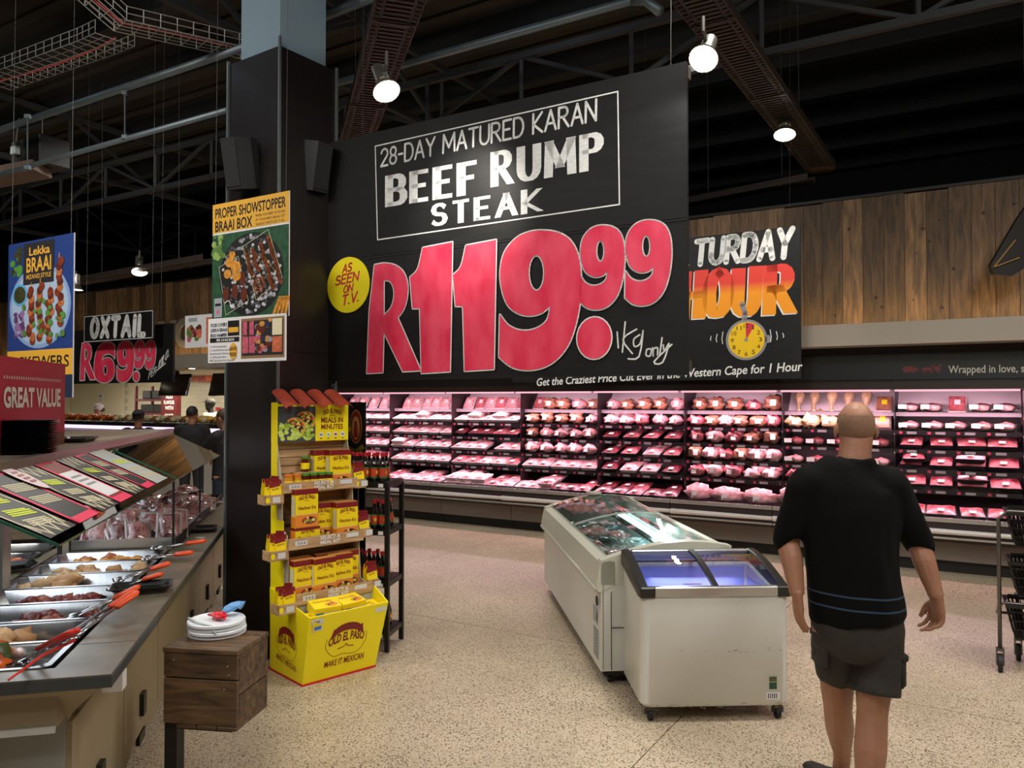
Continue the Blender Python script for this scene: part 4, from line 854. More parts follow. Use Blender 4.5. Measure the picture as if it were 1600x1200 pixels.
MB2 = MB().lathe([(.15, 0), (.15, .07)], 20); o = MB2.build('tray_end_cap', M('cap_brown', '4a3a32', .5)); tag(o, 'rounded brown end cap joining two cable trays at the right', 'end cap', loc=rb_)
ladder('cable_tray', P(1268, 283, rb_.y+.05), P(1060, 306, 9.75), .2, 'brown perforated cable tray running left behind the huge sign toward the planks', 'brown perforated cable trays')
ladder('cable_tray', P(330, 408, 9.6), P(112, 446, 11.6), .24, 'brown perforated cable tray above the oxtail board with small bright lamps', 'brown perforated cable trays')
pm = M('galvanised_pipe', '6d7a80', .45, .5)
def pipe(a, b, r, lab, grp='grey service pipes', name='service_pipe'):
    o = MB().tube([a, b], r, 8).build(name, pm, smooth=True); tag(o, lab, 'pipe', grp); return o
def uline(px, py, Y, ln0, ln1):
    q_ = P(px, py, Y); u = Vector((math.cos(math.radians(SD)), math.sin(math.radians(SD)), 0)); return q_+u*ln0, q_+u*ln1
a, c = uline(386, 72, 5.5, -6, 0); pipe(a, c, .03, 'upper grey pipe running from the left edge to the pillar')
a, c = uline(355, 172, 5.6, -6, 0); pipe(a, c, .022, 'lower grey pipe running from the left edge to the pillar')
for px in (43, 195):
    a = P(px, 182 if px < 100 else 145, 6.2); c = P(px, 262 if px < 100 else 214, 6.2); o = MB().tube([a, c], .006, 5).bar(a+Vector((-.02, 0, 0)), a+Vector((.02, 0, 0)), .03).bar(c+Vector((-.02, 0, 0)), c+Vector((.02, 0, 0)), .03).build('pipe_hanger', pm)
    tag(o, 'thin hanger rod between the two left pipes, %s one' % ('left' if px < 100 else 'right'), 'hanger', 'pipe hangers')
a, c = uline(522, 131, 7.6, -.3, 3.1); pipe(a, c, .035, 'grey pipe running behind the top of the huge sign')
a = P(985, 18, a.y-3.4*.517); o = MB().tube([c, c+Vector((.1, -.04, -.02)), c+Vector((.2, -.1, -.14))], .04, 8).build('pipe_elbow', pm, smooth=True); tag(o, 'bent end of the grey pipe above the huge sign', 'pipe')
pipe(P(490, 32, 6.3), P(600, -12, 5.8), .04, 'thick grey pipe to the right of the grey pillar top')
# small grey camera box at upper left
o = thing('sensor_box', 'black box with a small white sensor hanging at the upper left edge', 'box', P(40, 262, 7.6), math.radians(SD))
MB().bbox(-.28, .24, 0, .3, .02, .3, .01).build('body', black, o); MB().bbox(-.17, -.09, -.06, 0, .14, .22, .006).build('white_sensor', M('sensor_white', 'b9c4c0', .4), o); MB().tube([(-.13, -.03, .22), (-.13, .0, .5)], .012, 6).tube([(.1, .1, .3), (.1, .1, .5)], .01, 6).build('bracket', dsteel, o)
o = MB().bar(P(-30, 282, 7.6), P(66, 264, 7.6), .3, .1).build('duct', M('duct_brown', '6b5a4e', .7)); tag(o, 'pale brown duct end below the black box at the left edge', 'duct')
# wire basket trays
wm = M('wire_zinc', 'a9aaa6', .4, .6); rc = M('red_cable', 'a03a3a', .5)
def basket(name, pts, wd, hgt, lab, cable=True):
    pts = [Vector(p) for p in pts]; m = MB(); dense = []
    for i in range(len(pts)-1):
        n = max(1, int((pts[i+1]-pts[i]).length/.1))
        for k in range(n): dense.append(pts[i].lerp(pts[i+1], k/n))
    dense.append(pts[-1]); r = .0035
    sd = []
    for i, p in enumerate(dense):
        t = (dense[min(i+1, len(dense)-1)]-dense[max(i-1, 0)]).normalized(); sd.append(t.cross(Vector((0, 0, 1))).normalized())
    o = thing(name, lab, 'cable tray', dense[0], 0, 'wire basket trays'); z0 = dense[0]
    for off, zz in ((-.5, hgt), (-.5, hgt/2), (-.5, 0), (-.25, 0), (0, 0), (.25, 0), (.5, 0), (.5, hgt/2), (.5, hgt)):
        MB().tube([dense[i]-z0+sd[i]*wd*off+Vector((0, 0, zz)) for i in range(len(dense))], r, 4).build('long_wire', wm, o)
    b = MB()
    for i in range(len(dense)):
        q_ = dense[i]-z0; s = sd[i]*wd/2; b.tube([q_-s+Vector((0, 0, hgt)), q_-s, q_+s, q_+s+Vector((0, 0, hgt))], r, 4)
    b.build('cross_wires', wm, o, kind='stuff')
    if cable: MB().tube([dense[i]-z0+sd[i]*wd*.15*math.sin(i*.2)+Vector((0, 0, .012)) for i in range(len(dense))], .008, 5).build('red_cable', rc, o)
J = P(188, 40, 5.1)
basket('wire_basket_tray', [P(120, -20, 4.9), J, P(386, 84, 5.7)], .22, .09, 'wire mesh cable basket with red cable running down to the pillar')
basket('wire_basket_tray', [P(180, 62, 5.3), P(150, 75, 5.5), P(-10, 132, 6.2)], .26, .09, 'wire mesh cable basket with red cable running to the left edge')
# spot lamps
chrome = M('lamp_chrome', 'a8a49c', .25, .9); lens = M('lamp_lens', 'fff4e4', emit=14)
def spotlamp(loc, to, lab, power, s=1.0, spot=70, face=None):
    loc = Vector(loc); d = (Vector(face if face is not None else to)-loc).normalized(); o = thing('spot_lamp', lab, 'lamp', loc, 0, 'silver spot lamps on the trays')
    MB().lathe([(.001, -.2*s), (.042*s, -.2*s), (.045*s, -.08*s), (.035*s, -.075*s), (.05*s, -.06*s), (.085*s, 0), (.08*s, .002)], 20, (0, 0, 0), d, cap=False).build('housing', chrome, o, smooth=40)
    MB().lathe([(.0001, -.004), (.08*s, -.004)], 20, (0, 0, 0), d, cap=False).build('lens', lens, o)
    MB().tube([tuple(-d*.12*s), (0, 0, .16*s), (0, 0, .24*s)], .012*s, 6).build('bracket', dsteel, o)
    light('SPOT', 'lamp_beam', loc+d*.03, power, (1, .93, .84), .06*s, to=to, spot=spot, blend=.8)
spotlamp(P(604, 143, 4.25), P(735, 330, 4.95), 'silver spot lamp on the tray above the left of the huge sign', 70, .92, 62, face=P(665, 300, 3.95))
spotlamp(P(1099, 92, 3.95), P(1000, 300, 4.42), 'silver spot lamp at the upper right corner of the huge sign', 16, .9, 75, face=P(1020, 300, 3.35))
spotlamp(P(1226, 211, 7.0), P(1180, 700, 8), 'bright spot lamp near the end of the right tray', 60, 1.15, 80, face=P(1222, 450, 6.5))
spotlamp(P(218, 425, 10.4), P(225, 800, 10.8), 'bright lamp on the far tray above the oxtail board', 40, 1.2, 90, face=P(219, 700, 9.3))
spotlamp(P(119, 453, 10), P(110, 800, 10), 'lamp beside the right edge of the blue banner', 20, 1.0, 90)
# speakers on the pillar
def speaker(loc, rz, lab, tilt=12):
    o = thing('wall_speaker', lab, 'speaker', loc, rz, 'black loudspeakers on the pillar'); b = MB(); b.T = Matrix.Rotation(math.radians(tilt), 4, 'X'); b.rings([[(x, y, z) for x, y in ((-.06, 0), (.06, 0), (.1, .1), (.1, .17), (-.1, .17), (-.1, .1))] for z in (0, .33)]); b.build('cabinet', M('speaker_black', '17181a', .5), o)
    b = MB(); b.T = Matrix.Rotation(math.radians(tilt), 4, 'X'); b.box(-.056, .056, -.006, .0, .02, .31); b.build('grille', M('grille_black', '1f2022', .8, bump=.5, bump_s=200), o); MB().box(-.03, .03, .15, .28, .12, .22).build('bracket', dsteel, o)
speaker(P(366, 296, 5.15), math.radians(-20), 'black loudspeaker on the left face of the pillar above the poster')
speaker(P(500, 300, 5.36), math.radians(48), 'black loudspeaker on the right of the pillar beside the huge sign')
# dark bunting at the right edge
q_ = P(1600, 340, 7.0); o = thing('hanging_pendant', 'dark pendant with yellow edge hanging at the right edge before the planks', 'pendant', q_, math.radians(-10))
MB().rings([[(x, y, z) for x, z in ((.05, .15), (-.06, -.02), (-.28, -.42), (-.25, -.5), (-.1, -.52), (.1, -.38))] for y in (0, .06)]).build('body', M('pendant_dark', '16120f', .5), o); MB().bar((-.08, -.01, -.2), (-.26, -.01, -.44), .03, .01).bar((-.26, -.01, -.44), (-.05, -.01, -.36), .03, .01).build('yellow_edge', M('pendant_gold', '9a7430', .5), o)
MB().tube([(.03, .03, .1), (.03, .03, 6.2-q_.z)], .003, 4).build('hanging_wire', wire, o)
# ================================================================ BUFFET COUNTER (local: x to the right, 0 = customer edge; y away)
ZC = .82; CR = CN.r
stone = M('worktop_stone', '6b604d', .3, noise_s=9, noise_a=.25, spec=.6, rnd=0); beige = M('counter_beige', '94866c', .5); cgrey = M('counter_grey', '8f8f8b', .5)
edge = M('worktop_edge', '3a3d3f', .4, noise_s=8, noise_a=.15)
ctr = thing('buffet_counter', 'long dark topped buffet counter with beige side and steel pans on the left', 'counter', (CN.x, CN.y, 0), CR)
CL = 4.75
PX0, PX1, PY0, PITCH, NP = -.80, -.205, .10, .30, 7
b = MB(); z0, z1 = ZC-.035, ZC
yb = PY0+NP*PITCH+.02
b.rings([[(x, y, z) for x, y in ((0, 0), (0, CL), (PX1+.012, CL), (PX1+.012, 0))] for z in (z0, z1)])
b.box(-1.9, PX1+.012, 0, PY0+.005, z0, z1); b.box(PX0-.07, PX0-.012, PY0+.005, CL, z0, z1); b.box(-1.9, PX0-.07, 3.0, CL, z0, z1); b.box(PX0-.012, PX1+.012, yb, CL, z0, z1)
b.use(edge).box(0, .004, 0, CL, z0-.004, z1-.004).box(-1.9, .004, -.005, 0, z0-.006, z1-.004)
top = b.build('worktop', None, ctr); top.data.materials.clear(); top.data.materials.append(stone); top.data.materials.append(edge); top.data.polygons.foreach_set('material_index', [0]*(len(b.f)-12)+[1]*12)
MB().box(-.002, .001, 1.2, 1.203, z0, z1+.0005).box(PX1, 0, .36, .362, z1-.001, z1+.0006).build('worktop_joint', black, ctr)
b = MB(); b.rings([[(x, y, z) for x, z in ((-.02, z0), (-.17, .64), (-1.9, .64), (-1.9, z0-.2), (-.9, z0-.2), (-.9, .65), (-.1, z0-.02))] for y in (.02, CL)]); 
b = MB(); b.add([(-.02, .03, z0), (-.02, CL, z0), (-.17, CL, .64), (-.17, .16, .64), (-1.9, .16, .64), (-1.9, .03, z0)], [(0, 1, 2, 3), (0, 3, 4, 5)]); b.build('sloping_fascia', beige, ctr)
MB().box(-1.9, -.17, .16, CL, .1, .64).build('cabinet_body', beige, ctr)
MB().box(-1.9, -.175, .155, .16, .1, .635).build('end_panel', cgrey, ctr); MB().box(-1.9, -.178, .06, .07, .625, .645).build('end_trim', M('pale_trim', 'b9b9b4', .4), ctr)
MB().box(-1.85, -.24, .22, CL, 0, .1).build('kick_plate', black, ctr)
y = .16; i = 0
while y < CL-.1:
    d = MB().box(-.17, -.155, y+.004, min(y+.72, CL)-.004, .16, .62).build('door', beige, ctr)
    MB().box(-.157, -.135, y+.3, y+.36, .24, .34, ).build('handle', M('black_handle', '1a1a1a', .4), d)
    v = MB().box(-.169, -.152, y+.3, y+.42, .105, .15).build('vent', M('black_handle', '1a1a1a', .4), ctr); y += .724; i += 1
MB().box(-.075, -.01, .2, .26, z0-.09, z0-.03).build('paper_tag', paper, ctr)
MB().box(-1.5, PX1+.01, PY0, 2.3, .645, .66).build('well_floor', dsteel, ctr)
# pans
panm = M('pan_steel', 'c3c6c8', .2, .95, noise_s=4, noise_a=.05, stretch=(30, 1, 1))
def mkpan():
    o = thing('food_pan', '', 'food pan'); w_, d_, h_ = .585, .285, .10; rw = .018
    def ring(x, y, z, c): return [(-x+c, -y, z), (x-c, -y, z), (x, -y+c, z), (x, y-c, z), (x-c, y, z), (-x+c, y, z), (-x, y-c, z), (-x, -y+c, z)]
    b = MB(); X, Y = w_/2, d_/2
    b.rings([ring(X, Y, 0, .02), ring(X, Y, .004, .02), ring(X-rw, Y-.012, .006, .03), ring(X-rw-.004, Y-.016, 0, .03), ring(X-.05, Y-.035, -h_, .04)], cap=False)
    b.add(ring(X-.05, Y-.035, -h_, .04), [tuple(range(8))]); b.build('pan', panm, o, smooth=35); return o
pn = ['nearest', 'second', 'third', 'fourth', 'fifth', 'sixth', 'seventh']
lumpm = {'glazed': [M('glazed_orange', 'd8641a', .25, noise_s=25, col2='8a2c10', coat=.5), M('green_veg', '3c4a1c', .4)], 'flour': [M('floured_chicken', 'c9a274', .6, noise_s=40, noise_a=.2), M('floured_chicken2', 'b78a5c', .6)], 'dark': [M('dark_meat', '6e2a20', .4, noise_s=40, noise_a=.4), M('dark_meat2', '93503a', .4)], 'gold': [M('gold_crumb', 'cc9038', .5, noise_s=40, noise_a=.3), fb]}
PF = [('glazed', 16, .05, 'glazed orange grilled chicken pieces', (-.2, .1)), ('flour', 14, .035, 'pale crumbed pieces', (-.27, .12)), ('dark', 26, .026, 'few dark red cooked bits', (-.05, .22)), ('dark', 34, .026, 'dark red chopped meat', (-.15, .16)), ('flour', 16, .038, 'pale floured chicken pieces at the left', (-.22, -.02)), ('flour', 18, .03, 'pale fried chicken pieces', (-.15, .24)), ('gold', 24, .028, 'small golden crumbed pieces', (-.15, .24))]
for i in range(NP):
    cx, cy = (PX0+PX1)/2, PY0+PITCH*(i+.5)
    place('pan', mkpan, CN.w(cx, cy, ZC), (0, 0, CR), '%s steel pan from the camera on the front row of the buffet' % pn[i], 'steel food pans of the buffet')
    kd, n, r, lb, (xa, xb) = PF[i]; b = MB(); rr = random.Random(i)
    for k in range(n): b.use(lumpm[kd][0 if k % 4 else 1]).blob((rr.uniform(xa, xb), rr.uniform(-.07, .085), -.094+r*1.0+.008+rr.random()*r*1.3), (r*1.4, r*1.15, r), 8, 5, .35, 9, seed=k+i*50)
    o = b.build('pan_food', None, smooth=True); tag(o, '%s in the %s pan of the buffet' % (lb, pn[i]), 'food', kind='stuff', loc=CN.w(cx, cy, ZC), rz=CR)
for i in range(6):
    cx, cy = -1.19, 1.0+.31*i-.1
    place('pan', mkpan, CN.w(cx, cy, ZC), (0, 0, CR), '%s steel pan of the rear buffet row behind the steel post' % ORD[i], 'steel food pans of the buffet')
    if i in (1, 2, 3, 4):
        b = MB(); rr = random.Random(i+20)
        for k in range(30): b.use((fo, M('rust_food', 'a8431c', .4))[k % 2]).blob((rr.uniform(-.2, .22), rr.uniform(-.07, .08), -.05+rr.random()*.04), (.036, .034, .026), 7, 4, .3, seed=k)
        o = b.build('pan_food', None, smooth=True); tag(o, 'rust orange fried food in the %s pan of the rear row' % ORD[i], 'food', kind='stuff', loc=CN.w(cx, cy, ZC), rz=CR)
# glass guard
gx0, gz0, gx1, gz1 = -.60, 1.43, -.18, 1.22
MB().box(-1.9, -.175, .07, .16, .64, z0).build('end_fascia', beige, ctr)
grd = thing('sneeze_guard', 'slanting clear glass guard on steel posts above the buffet pans', 'glass guard', (CN.x, CN.y, 0), CR)
gn = Vector((gz0-gz1, 0, gx1-gx0)).normalized()
def gp(y, t, l=0): return Vector((gx0+(gx1-gx0)*t, y, gz0+(gz1-gz0)*t))+gn*l
for (ya, yc) in ((.08, 2.24), (2.29, 4.3)):
    b = MB(); b.add([gp(y, t, l) for l in (0, .008) for y in (ya, yc) for t in (0, 1)], [(0, 1, 3, 2), (4, 6, 7, 5), (0, 4, 5, 1), (2, 3, 7, 6), (0, 2, 6, 4), (1, 5, 7, 3)]); b.build('glass_pane', clearg, grd)
    gme = M('glass_edge_green', '2c5a48', .15); b = MB(); b.bar(gp(ya, 0, .004), gp(ya, 1, .004), .006, .009); b.bar(gp(ya, 1, .004), gp(yc, 1, .004), .003, .006); b.build('glass_edge', gme, grd)
MB().box(-1.25, -.56, .02, 4.35, 1.435, 1.45).build('top_shelf', M('top_shelf_tan', '9b8f7a', .3, .3), grd)
MB().box(-.60, -.55, .02, 4.35, 1.385, 1.455).build('front_beam', steel, grd)
MB().box(-1.2, -.64, .3, 4.2, 1.40, 1.43).build('lamp_housing', dsteel, grd)
MB().box(-1.0, -.85, .4, 4.1, 1.392, 1.40).build('lamp_tube', M('buffet_tube', 'e8f0ff', emit=3), grd)
for (y) in (1.32, 2.62, 3.95): MB().box(-.845, -.77, y, y+.1, ZC, 1.40).build('post', steel, grd)
for y in (.5, 2.2, 3.6): MB().box(PX0+.0, PX0+.02, y, y+.02, ZC, 1.4).build('thin_post', dsteel, grd)
for (y) in (2.24, 3.3): MB().box(gx1-.02, gx1-.008, y, y+.012, ZC, 1.225).build('glass_prop', black, grd)
light('AREA', 'buffet_lamp', CN.w(-.75, 1.4, 1.385), 9, (.86, .93, 1), .5, 2.6, to=CN.w(-.6, 1.4, .8)).rotation_euler = (0, 0, CR)
# posters lying on the glass
zig = M('zigzag_cream', 'cfc7a4', .5); lime = M('lime_ink', 'cfe02a', .5); hot = M('hot_pink', 'e32a58', .5)
lastt = [0]
def gposter(y0, wd, kind, lab):
    o = thing('glass_poster', lab, 'poster', CN.w(*gp(y0, .06, .0095)), CR, 'printed price posters on the buffet glass'); 
    eu = Vector((gx1-gx0, 0, gz1-gz0)).normalized(); L = .47*.86; b = MB(); S = Surf(b, (0, 0, 0), eu, Vector((0, 1, 0)), step=.0005)
    if S.n.z < 0: S.n = -S.n
    w_ = wd; base = {'z': M('poster_black', '1a1a18', .4), 'p': M('poster_black', '1a1a18', .4), 'l': hot, 'd': M('poster_pale', 'a9b4b8', .5)}[kind]
    S.rect(0, 0, L, w_, base, 0)
    if kind in 'zd':
        for s0 in (0, L-.11):
            pts = [(s0, .0)];
            for k in range(7): pts += [(s0+(.10 if k % 2 else .02), w_*(k+.5)/7)]
            S.ribbon(pts[1:], .012, zig, 1, rnd=False)
        S.ribbon([(.05, .012), (L*.4, .02), (L*.55, .004), (L-.04, .016)], .012, zig, 1, rnd=False); S.ribbon([(.05, w_-.012), (L*.35, w_-.02), (L*.6, w_-.006), (L-.04, w_-.02)], .012, zig, 1, rnd=False)
        for (u, c) in ((.13, lime), (.22, lime if kind == 'z' and y0 < .4 else zig), (.29, zig)):
            rr = random.Random(int(u*100+y0*10))
            for k in range(4): S.ribbon([(u+.012*k, .05+rr.random()*.02), (u+.02+.012*k, w_-.05-rr.random()*.02)], .008, c, 2, rnd=False)
    elif kind == 'p':
        S.rect(0, 0, .035, w_, hot, 1); S.rect(L-.04, 0, L, w_, hot, 1); S.rect(0, 0, L, .022, hot, 1); S.rect(0, w_-.022, L, w_, hot, 1)
        for u in (.1, .2): 
            for k in range(5): S.ribbon([(u+.012*k, .05), (u+.015+.012*k, w_-.05)], .007, zig, 2, rnd=False)
    elif kind == 'l':
        S.rect(.03, .02, .12, w_-.02, M('menu_brown', '7c3228', .5), 1); S.rect(.12, .02, L-.06, w_-.02, paper, 1)
        for k in range(3): S.rect(.16+.035*k, .05, .175+.035*k, w_-.05, grey, 2)
        S.rect(L-.06, .02, L-.045, w_-.02, dred, 2)
    b.build('print', None, o)
for y0, wd, kd, lab in ((.10, .28, 'z', 'black zigzag bordered poster on the glass, nearest to the camera'), (.42, .28, 'p', 'black poster with pink frame on the glass, nearest of its kind'), (.74, .26, 'z', 'black zigzag bordered poster on the glass beside the price list'), (1.03, .24, 'l', 'pink framed white price list on the buffet glass'), (1.31, .24, 'z', 'zigzag bordered poster on the glass just beyond the price list'), (1.58, .22, 'p', 'pink framed dark poster on the glass, farther of its kind'), (1.84, .3, 'd', 'pale poster with zigzag border at the far end of the glass pane')):
    gposter(y0, wd, kd, lab)
Sg = Surf(MB(), gp(0, 0, .016), (gx1-gx0, 0, gz1-gz0), (0, 1, 0), W=CN.M); q_ = Sg.at(*Sg.px(35, 745)); o = thing('oval_tag', 'pale oval swing tag hanging over the top of the buffet glass', 'tag', CN.w(*q_), CR)
b = MB(); S = Surf(b, (0, 0, 0), (gx1-gx0, 0, gz1-gz0), (0, 1, 0)); S.n = -S.n if S.n.z < 0 else S.n; S.disc(0, 0, .105, .06, M('tag_pale', 'd8c4c4', .5), 0, 24); b.build('card', None, o)
b = MB(); S = Surf(b, (0, 0, 0), (gx1-gx0, 0, gz1-gz0), (0, 1, 0)); S.n = -S.n if S.n.z < 0 else S.n; [S.rect(-.04+.025*k, -.028, -.028+.025*k, .028, M('tag_ink', 'a8696a'), 3) for k in range(4)]; b.build('print', None, o)
MB().tube([(-.08, 0, .04), (-.16, .0, .1), (-.22, 0, .09)], .002, 5).build('cord', wire, o)
# packs of meat in the cold bin at the far end of the counter
o = thing('cold_bin', 'steel edged cold bin holding packed meat at the far end of the buffet', 'bin', CN.w(0, 0, ZC+.001), CR)
bx0, bx1, by0, by1 = -.76, -.17, 2.27, 4.45
MB().box(bx0, bx1, by0, by1, 0, .006).build('floor_plate', dsteel, o)
for nm, (a, c, d, e) in {'front_wall': (bx0, bx1, by0, by0+.012), 'back_wall': (bx0, bx1, by1-.012, by1), 'left_wall': (bx0, bx0+.012, by0, by1), 'right_wall': (bx1-.012, bx1, by0, by1)}.items(): MB().box(a, c, d, e, .006, .06).build(nm, steel if nm == 'front_wall' else black, o)
def mkvac():
    o = thing('vacuum_pack', '', 'meat pack'); b = MB(); rr = random.Random(1); n = 6; vs = []
    for j in range(n+1):
        for i in range(n+1):
            e = 1 if i in (0, n) or j in (0, n) else 0; vs.append((-.075+.15*i/n, -.11+.22*j/n, .006+(0 if e else .016+.012*rr.random())))
    b.add(vs, [(j*(n+1)+i, j*(n+1)+i+1, (j+1)*(n+1)+i+1, (j+1)*(n+1)+i) for j in range(n) for i in range(n)]); b.build('meat', M('vac_meat', '5c2a28', .12, noise_s=22, col2='a87470', coat=1, rnd=.3, bump=1, bump_s=34), o, smooth=True)
    b = MB(); b.rings([[(-.085, -.12, .0), (.085, -.12, .0), (.085, .12, 0), (-.085, .12, 0)], [(-.09, -.125, .004), (.09, -.125, .004), (.09, .125, .004), (-.09, .125, .004)], [(-.08, -.115, .008), (.08, -.115, .008), (.08, .115, .008), (-.08, .115, .008)]]); b.build('tray', M('vac_tray', '8f7f7a', .2, coat=.6), o)
    return o
rr = random.Random(11); n = 0
for j in range(11):
    for i in range(4):
        yy = by0+.16+j*.185; xx = bx0+.08+i*.142+rr.uniform(-.015, .015); lean = math.radians(rr.uniform(25, 55) if j < 3 else rr.uniform(5, 30))
        place('vac', mkvac, CN.w(xx+rr.uniform(-.02, .02), yy, ZC+.012+.1*math.sin(lean)), (lean, rr.uniform(-.2, .2), CR+rr.uniform(-.9, .9)), 'vacuum packed meat in the cold bin, %s row from front, %s from left' % (ORD[j], ORD[i]), 'vacuum packed meat in the cold bin', scale=(.82, .82, 1.2))
for j in range(5):
    place('vac', mkvac, CN.w(bx0+.3+rr.uniform(-.12, .12), by0+.75+j*.32, ZC+.12), (rr.uniform(-.3, .5), rr.uniform(-.3, .3), CR+rr.uniform(-1, 1)), 'vacuum packed meat lying on top of the others, %s from the front' % ORD[j], 'vacuum packed meat in the cold bin')
# black dishes
def dish(loc, rz, lab, w_=.2, d_=.14):
    o = thing('serving_dish', lab, 'dish', loc, rz, 'black serving dishes on the buffet'); R = []
    for (k, z) in ((.78, 0), (1, .02), (1, .024), (.97, .024), (.76, .004)): R.append([(-w_/2*k+.012, -d_/2*k, z), (w_/2*k-.012, -d_/2*k, z), (w_/2*k, -d_/2*k+.012, z), (w_/2*k, d_/2*k-.012, z), (w_/2*k-.012, d_/2*k, z), (-w_/2*k+.012, d_/2*k, z), (-w_/2*k, d_/2*k-.012, z), (-w_/2*k, -d_/2*k+.012, z)])
    MB().rings(R).build('dish', M('melamine_black', '1c1c1b', .3), o)
dish(G(222, 921, ZC+.012), CR+.12, 'black serving dish lying beside the orange tongs on the worktop', .26, .16)
dish(G(318, 829, ZC+.002), CR+.05, 'black serving dish on the worktop near the pillar', .17, .2)
a = gp(.55, .9); dish(CN.w(-.87, 1.75, ZC+.02), CR+.5, 'black serving dish seen through the glass behind the pans', .2, .14)
# stack of black plates and the great value sign
o = None
for k in range(16):
    if k == 0:
        o = MB().lathe([(.001, .0), (.075, 0), (.115, .011), (.118, .0125), (.11, .0125), (.07, .004), (.001, .004)], 28).build('black_plate', M('melamine_black', '1c1c1b', .3), smooth=30); c = o
    else: c = o.copy(); COL.objects.link(c)
    tag(c, 'black plate in the stack before the great value sign, %s from the bottom' % ORD[k], 'plate', 'stack of black plates'); c.location = CN.w(-.655+.002*math.sin(k*2), 1.28+.002*math.cos(k), 1.451+.0095*k)
gvx = -.74; o = thing('value_sign', 'red block sign GREAT VALUE standing on the buffet top shelf', 'sign', CN.w(gvx, .85, 1.451), CR)
MB().box(-.12, 0, 0, 1.25, .07, .445).build('panel', M('sign_crimson', '9e1c30', .5), o); MB().box(-.12, .0, .0, 1.25, 0, .07).build('wooden_base', M('base_brown', '5c3424', .5, noise_s=8, noise_a=.3), o)
Wg = WM(CN.w(gvx, .85, 1.451), CR); b = MB(); S = Surf(b, (0.001, 0, 0), (0, 1, 0), (0, 0, 1), W=Wg)
u0, v0 = S.px(5, 636); u1, v1 = S.px(94, 634); vt = S.px(50, 607)[1]; S.text('GREAT VALUE', u0, v0, u1, (vt-v0)*1.02, M('sign_cream', 'cfc7bd', .5), 1, .035, v1=v1)
for (yy) in (S.px(50, 592)[1], S.px(50, 661)[1]):
    k = 0
    while u0+.03*k+.012 < u1: S.rect(u0+.03*k, yy-.007, u0+.03*k+.012, yy+.007, M('sign_cream', 'cfc7bd'), 1); k += 1
b.build('lettering', None, o)
dish(CN.w(-.75, 2.35, 1.452), CR, 'black dish on the top shelf right of the great value sign', .18, .3)
# tongs
tsteel = M('tong_steel', 'b4b4b6', .2, .95)
def tongs(hp, tp, open_, lab, grip=.34, col=None):
    """hp handle end, tp tip (world); two sprung arms"""
    hp, tp = Vector(hp), Vector(tp); d = (tp-hp); L = d.length; d.normalize(); side = d.cross(Vector((0, 0, 1))).normalized(); up = side.cross(d)
    o = thing('tongs', lab, 'tongs', hp, 0, 'steel tongs with orange grips'); ax = (d, side, up)
    for s in (-1, 1):
        e = d*L+side*open_*s; g = d*L*grip+side*(open_*grip*s+.008*s)
        MB().tube([side*.004*s, d*L*.04+side*.012*s, g], [(.009, .013), (.010, .015), (.010, .015)], 8, side=up).build('grip', col or orange, o, smooth=True)
        MB().tube([g, g.lerp(e, .65), e-d*.03], [(.004, .010), (.004, .012), (.005, .02)], 6, side=up).build('arm', tsteel, o, smooth=True)
        m = MB().blob(tuple(e-d*.02), (.028, .028, .01), 9, 5, 0); m.build('head', tsteel, o, smooth=True)
zz = ZC+.02
tongs(G(320, 845, zz+.03), G(236, 857, zz), .02, 'orange handled tongs farthest from the camera beside the cold bin')
tongs(G(300, 863, zz+.02), G(222, 873, zz), .03, 'orange handled tongs second farthest, across the seventh pan')
tongs(G(264, 880, zz+.05), G(178, 908, zz-.01), .02, 'orange handled tongs across the fifth pan')
tongs(G(252, 897, zz+.04), G(170, 921, zz-.02), .02, 'orange handled tongs partly behind the black serving dish')
tongs(G(216, 917, zz+.08), G(106, 968, zz-.03), .025, 'orange handled tongs with crossed grips over the fourth pan')
tongs(G(212, 925, zz+.07), G(100, 1000, zz-.02), .02, 'long orange handled tongs reaching over the second pan')
tongs(G(118, 985, zz+.12), G(18, 1040, zz-.05), .03, 'red handled tongs resting in the nearest pan', .45, M('red_rubber', 'c9302a', .35))
tag(MB().tube([(0, 0, 0), (-.05, -.1, -.02), (-.09, -.2, -.06)], [.006, .005, .004], 6).build('spoon_handle', M('red_rubber', 'c9302a', .35)), 'red spoon handle beside the red tongs over the nearest pan', 'spoon', loc=G(117, 1000, zz+.07))
o = MB().lathe([(.001, 0), (.03, 0), (.028, .004), (.001, .006)], 16).build('paper_scrap', paper); tag(o, 'small white paper scrap on the worktop edge near the black dish', 'paper', loc=G(313, 840, ZC+.0015)); o.scale = (1, .4, .3)
# ================================================================ WOODEN CRATE ON POST, LIDS
cwd = woodmat('crate_wood', '33251a', '54402c', '74593c', sc=(.9, 7, 7), rnd=.2); ca = math.radians(-9)
TFL = G(256, 1010, .678); o = thing('wooden_crate', 'dark wooden plank crate on a black post in the left foreground', 'crate', (TFL.x, TFL.y, 0), ca)
W0, D0, zt_, zb_ = .325, .27, .675, .365
for nm, (a, c, z0_, z1_) in {'a': (0, W0, .555, .655), 'b': (0, W0, .365, .55)}.items():
    MB().bbox(a, c, 0, .018, z0_, z1_, .002).build('front_plank', cwd, o); MB().bbox(a, c, D0-.018, D0, z0_, z1_, .002).build('back_plank', cwd, o)
for x0 in (0.0, W0-.018):
    for (z0_, z1_) in ((.365, .485), (.49, .655)): MB().bbox(x0, x0+.018, .02, D0-.02, z0_, z1_, .002).build('side_plank', cwd, o)
for k in range(4): MB().bbox(-.004, W0+.004, -.004+k*.07, .063+k*.07, .656, .676, .002).build('top_plank', cwd, o)
for k in range(3): MB().bbox(.06+k*.09, .145+k*.09, -.002, D0, .348, .364, .002).build('bottom_plank', cwd, o)
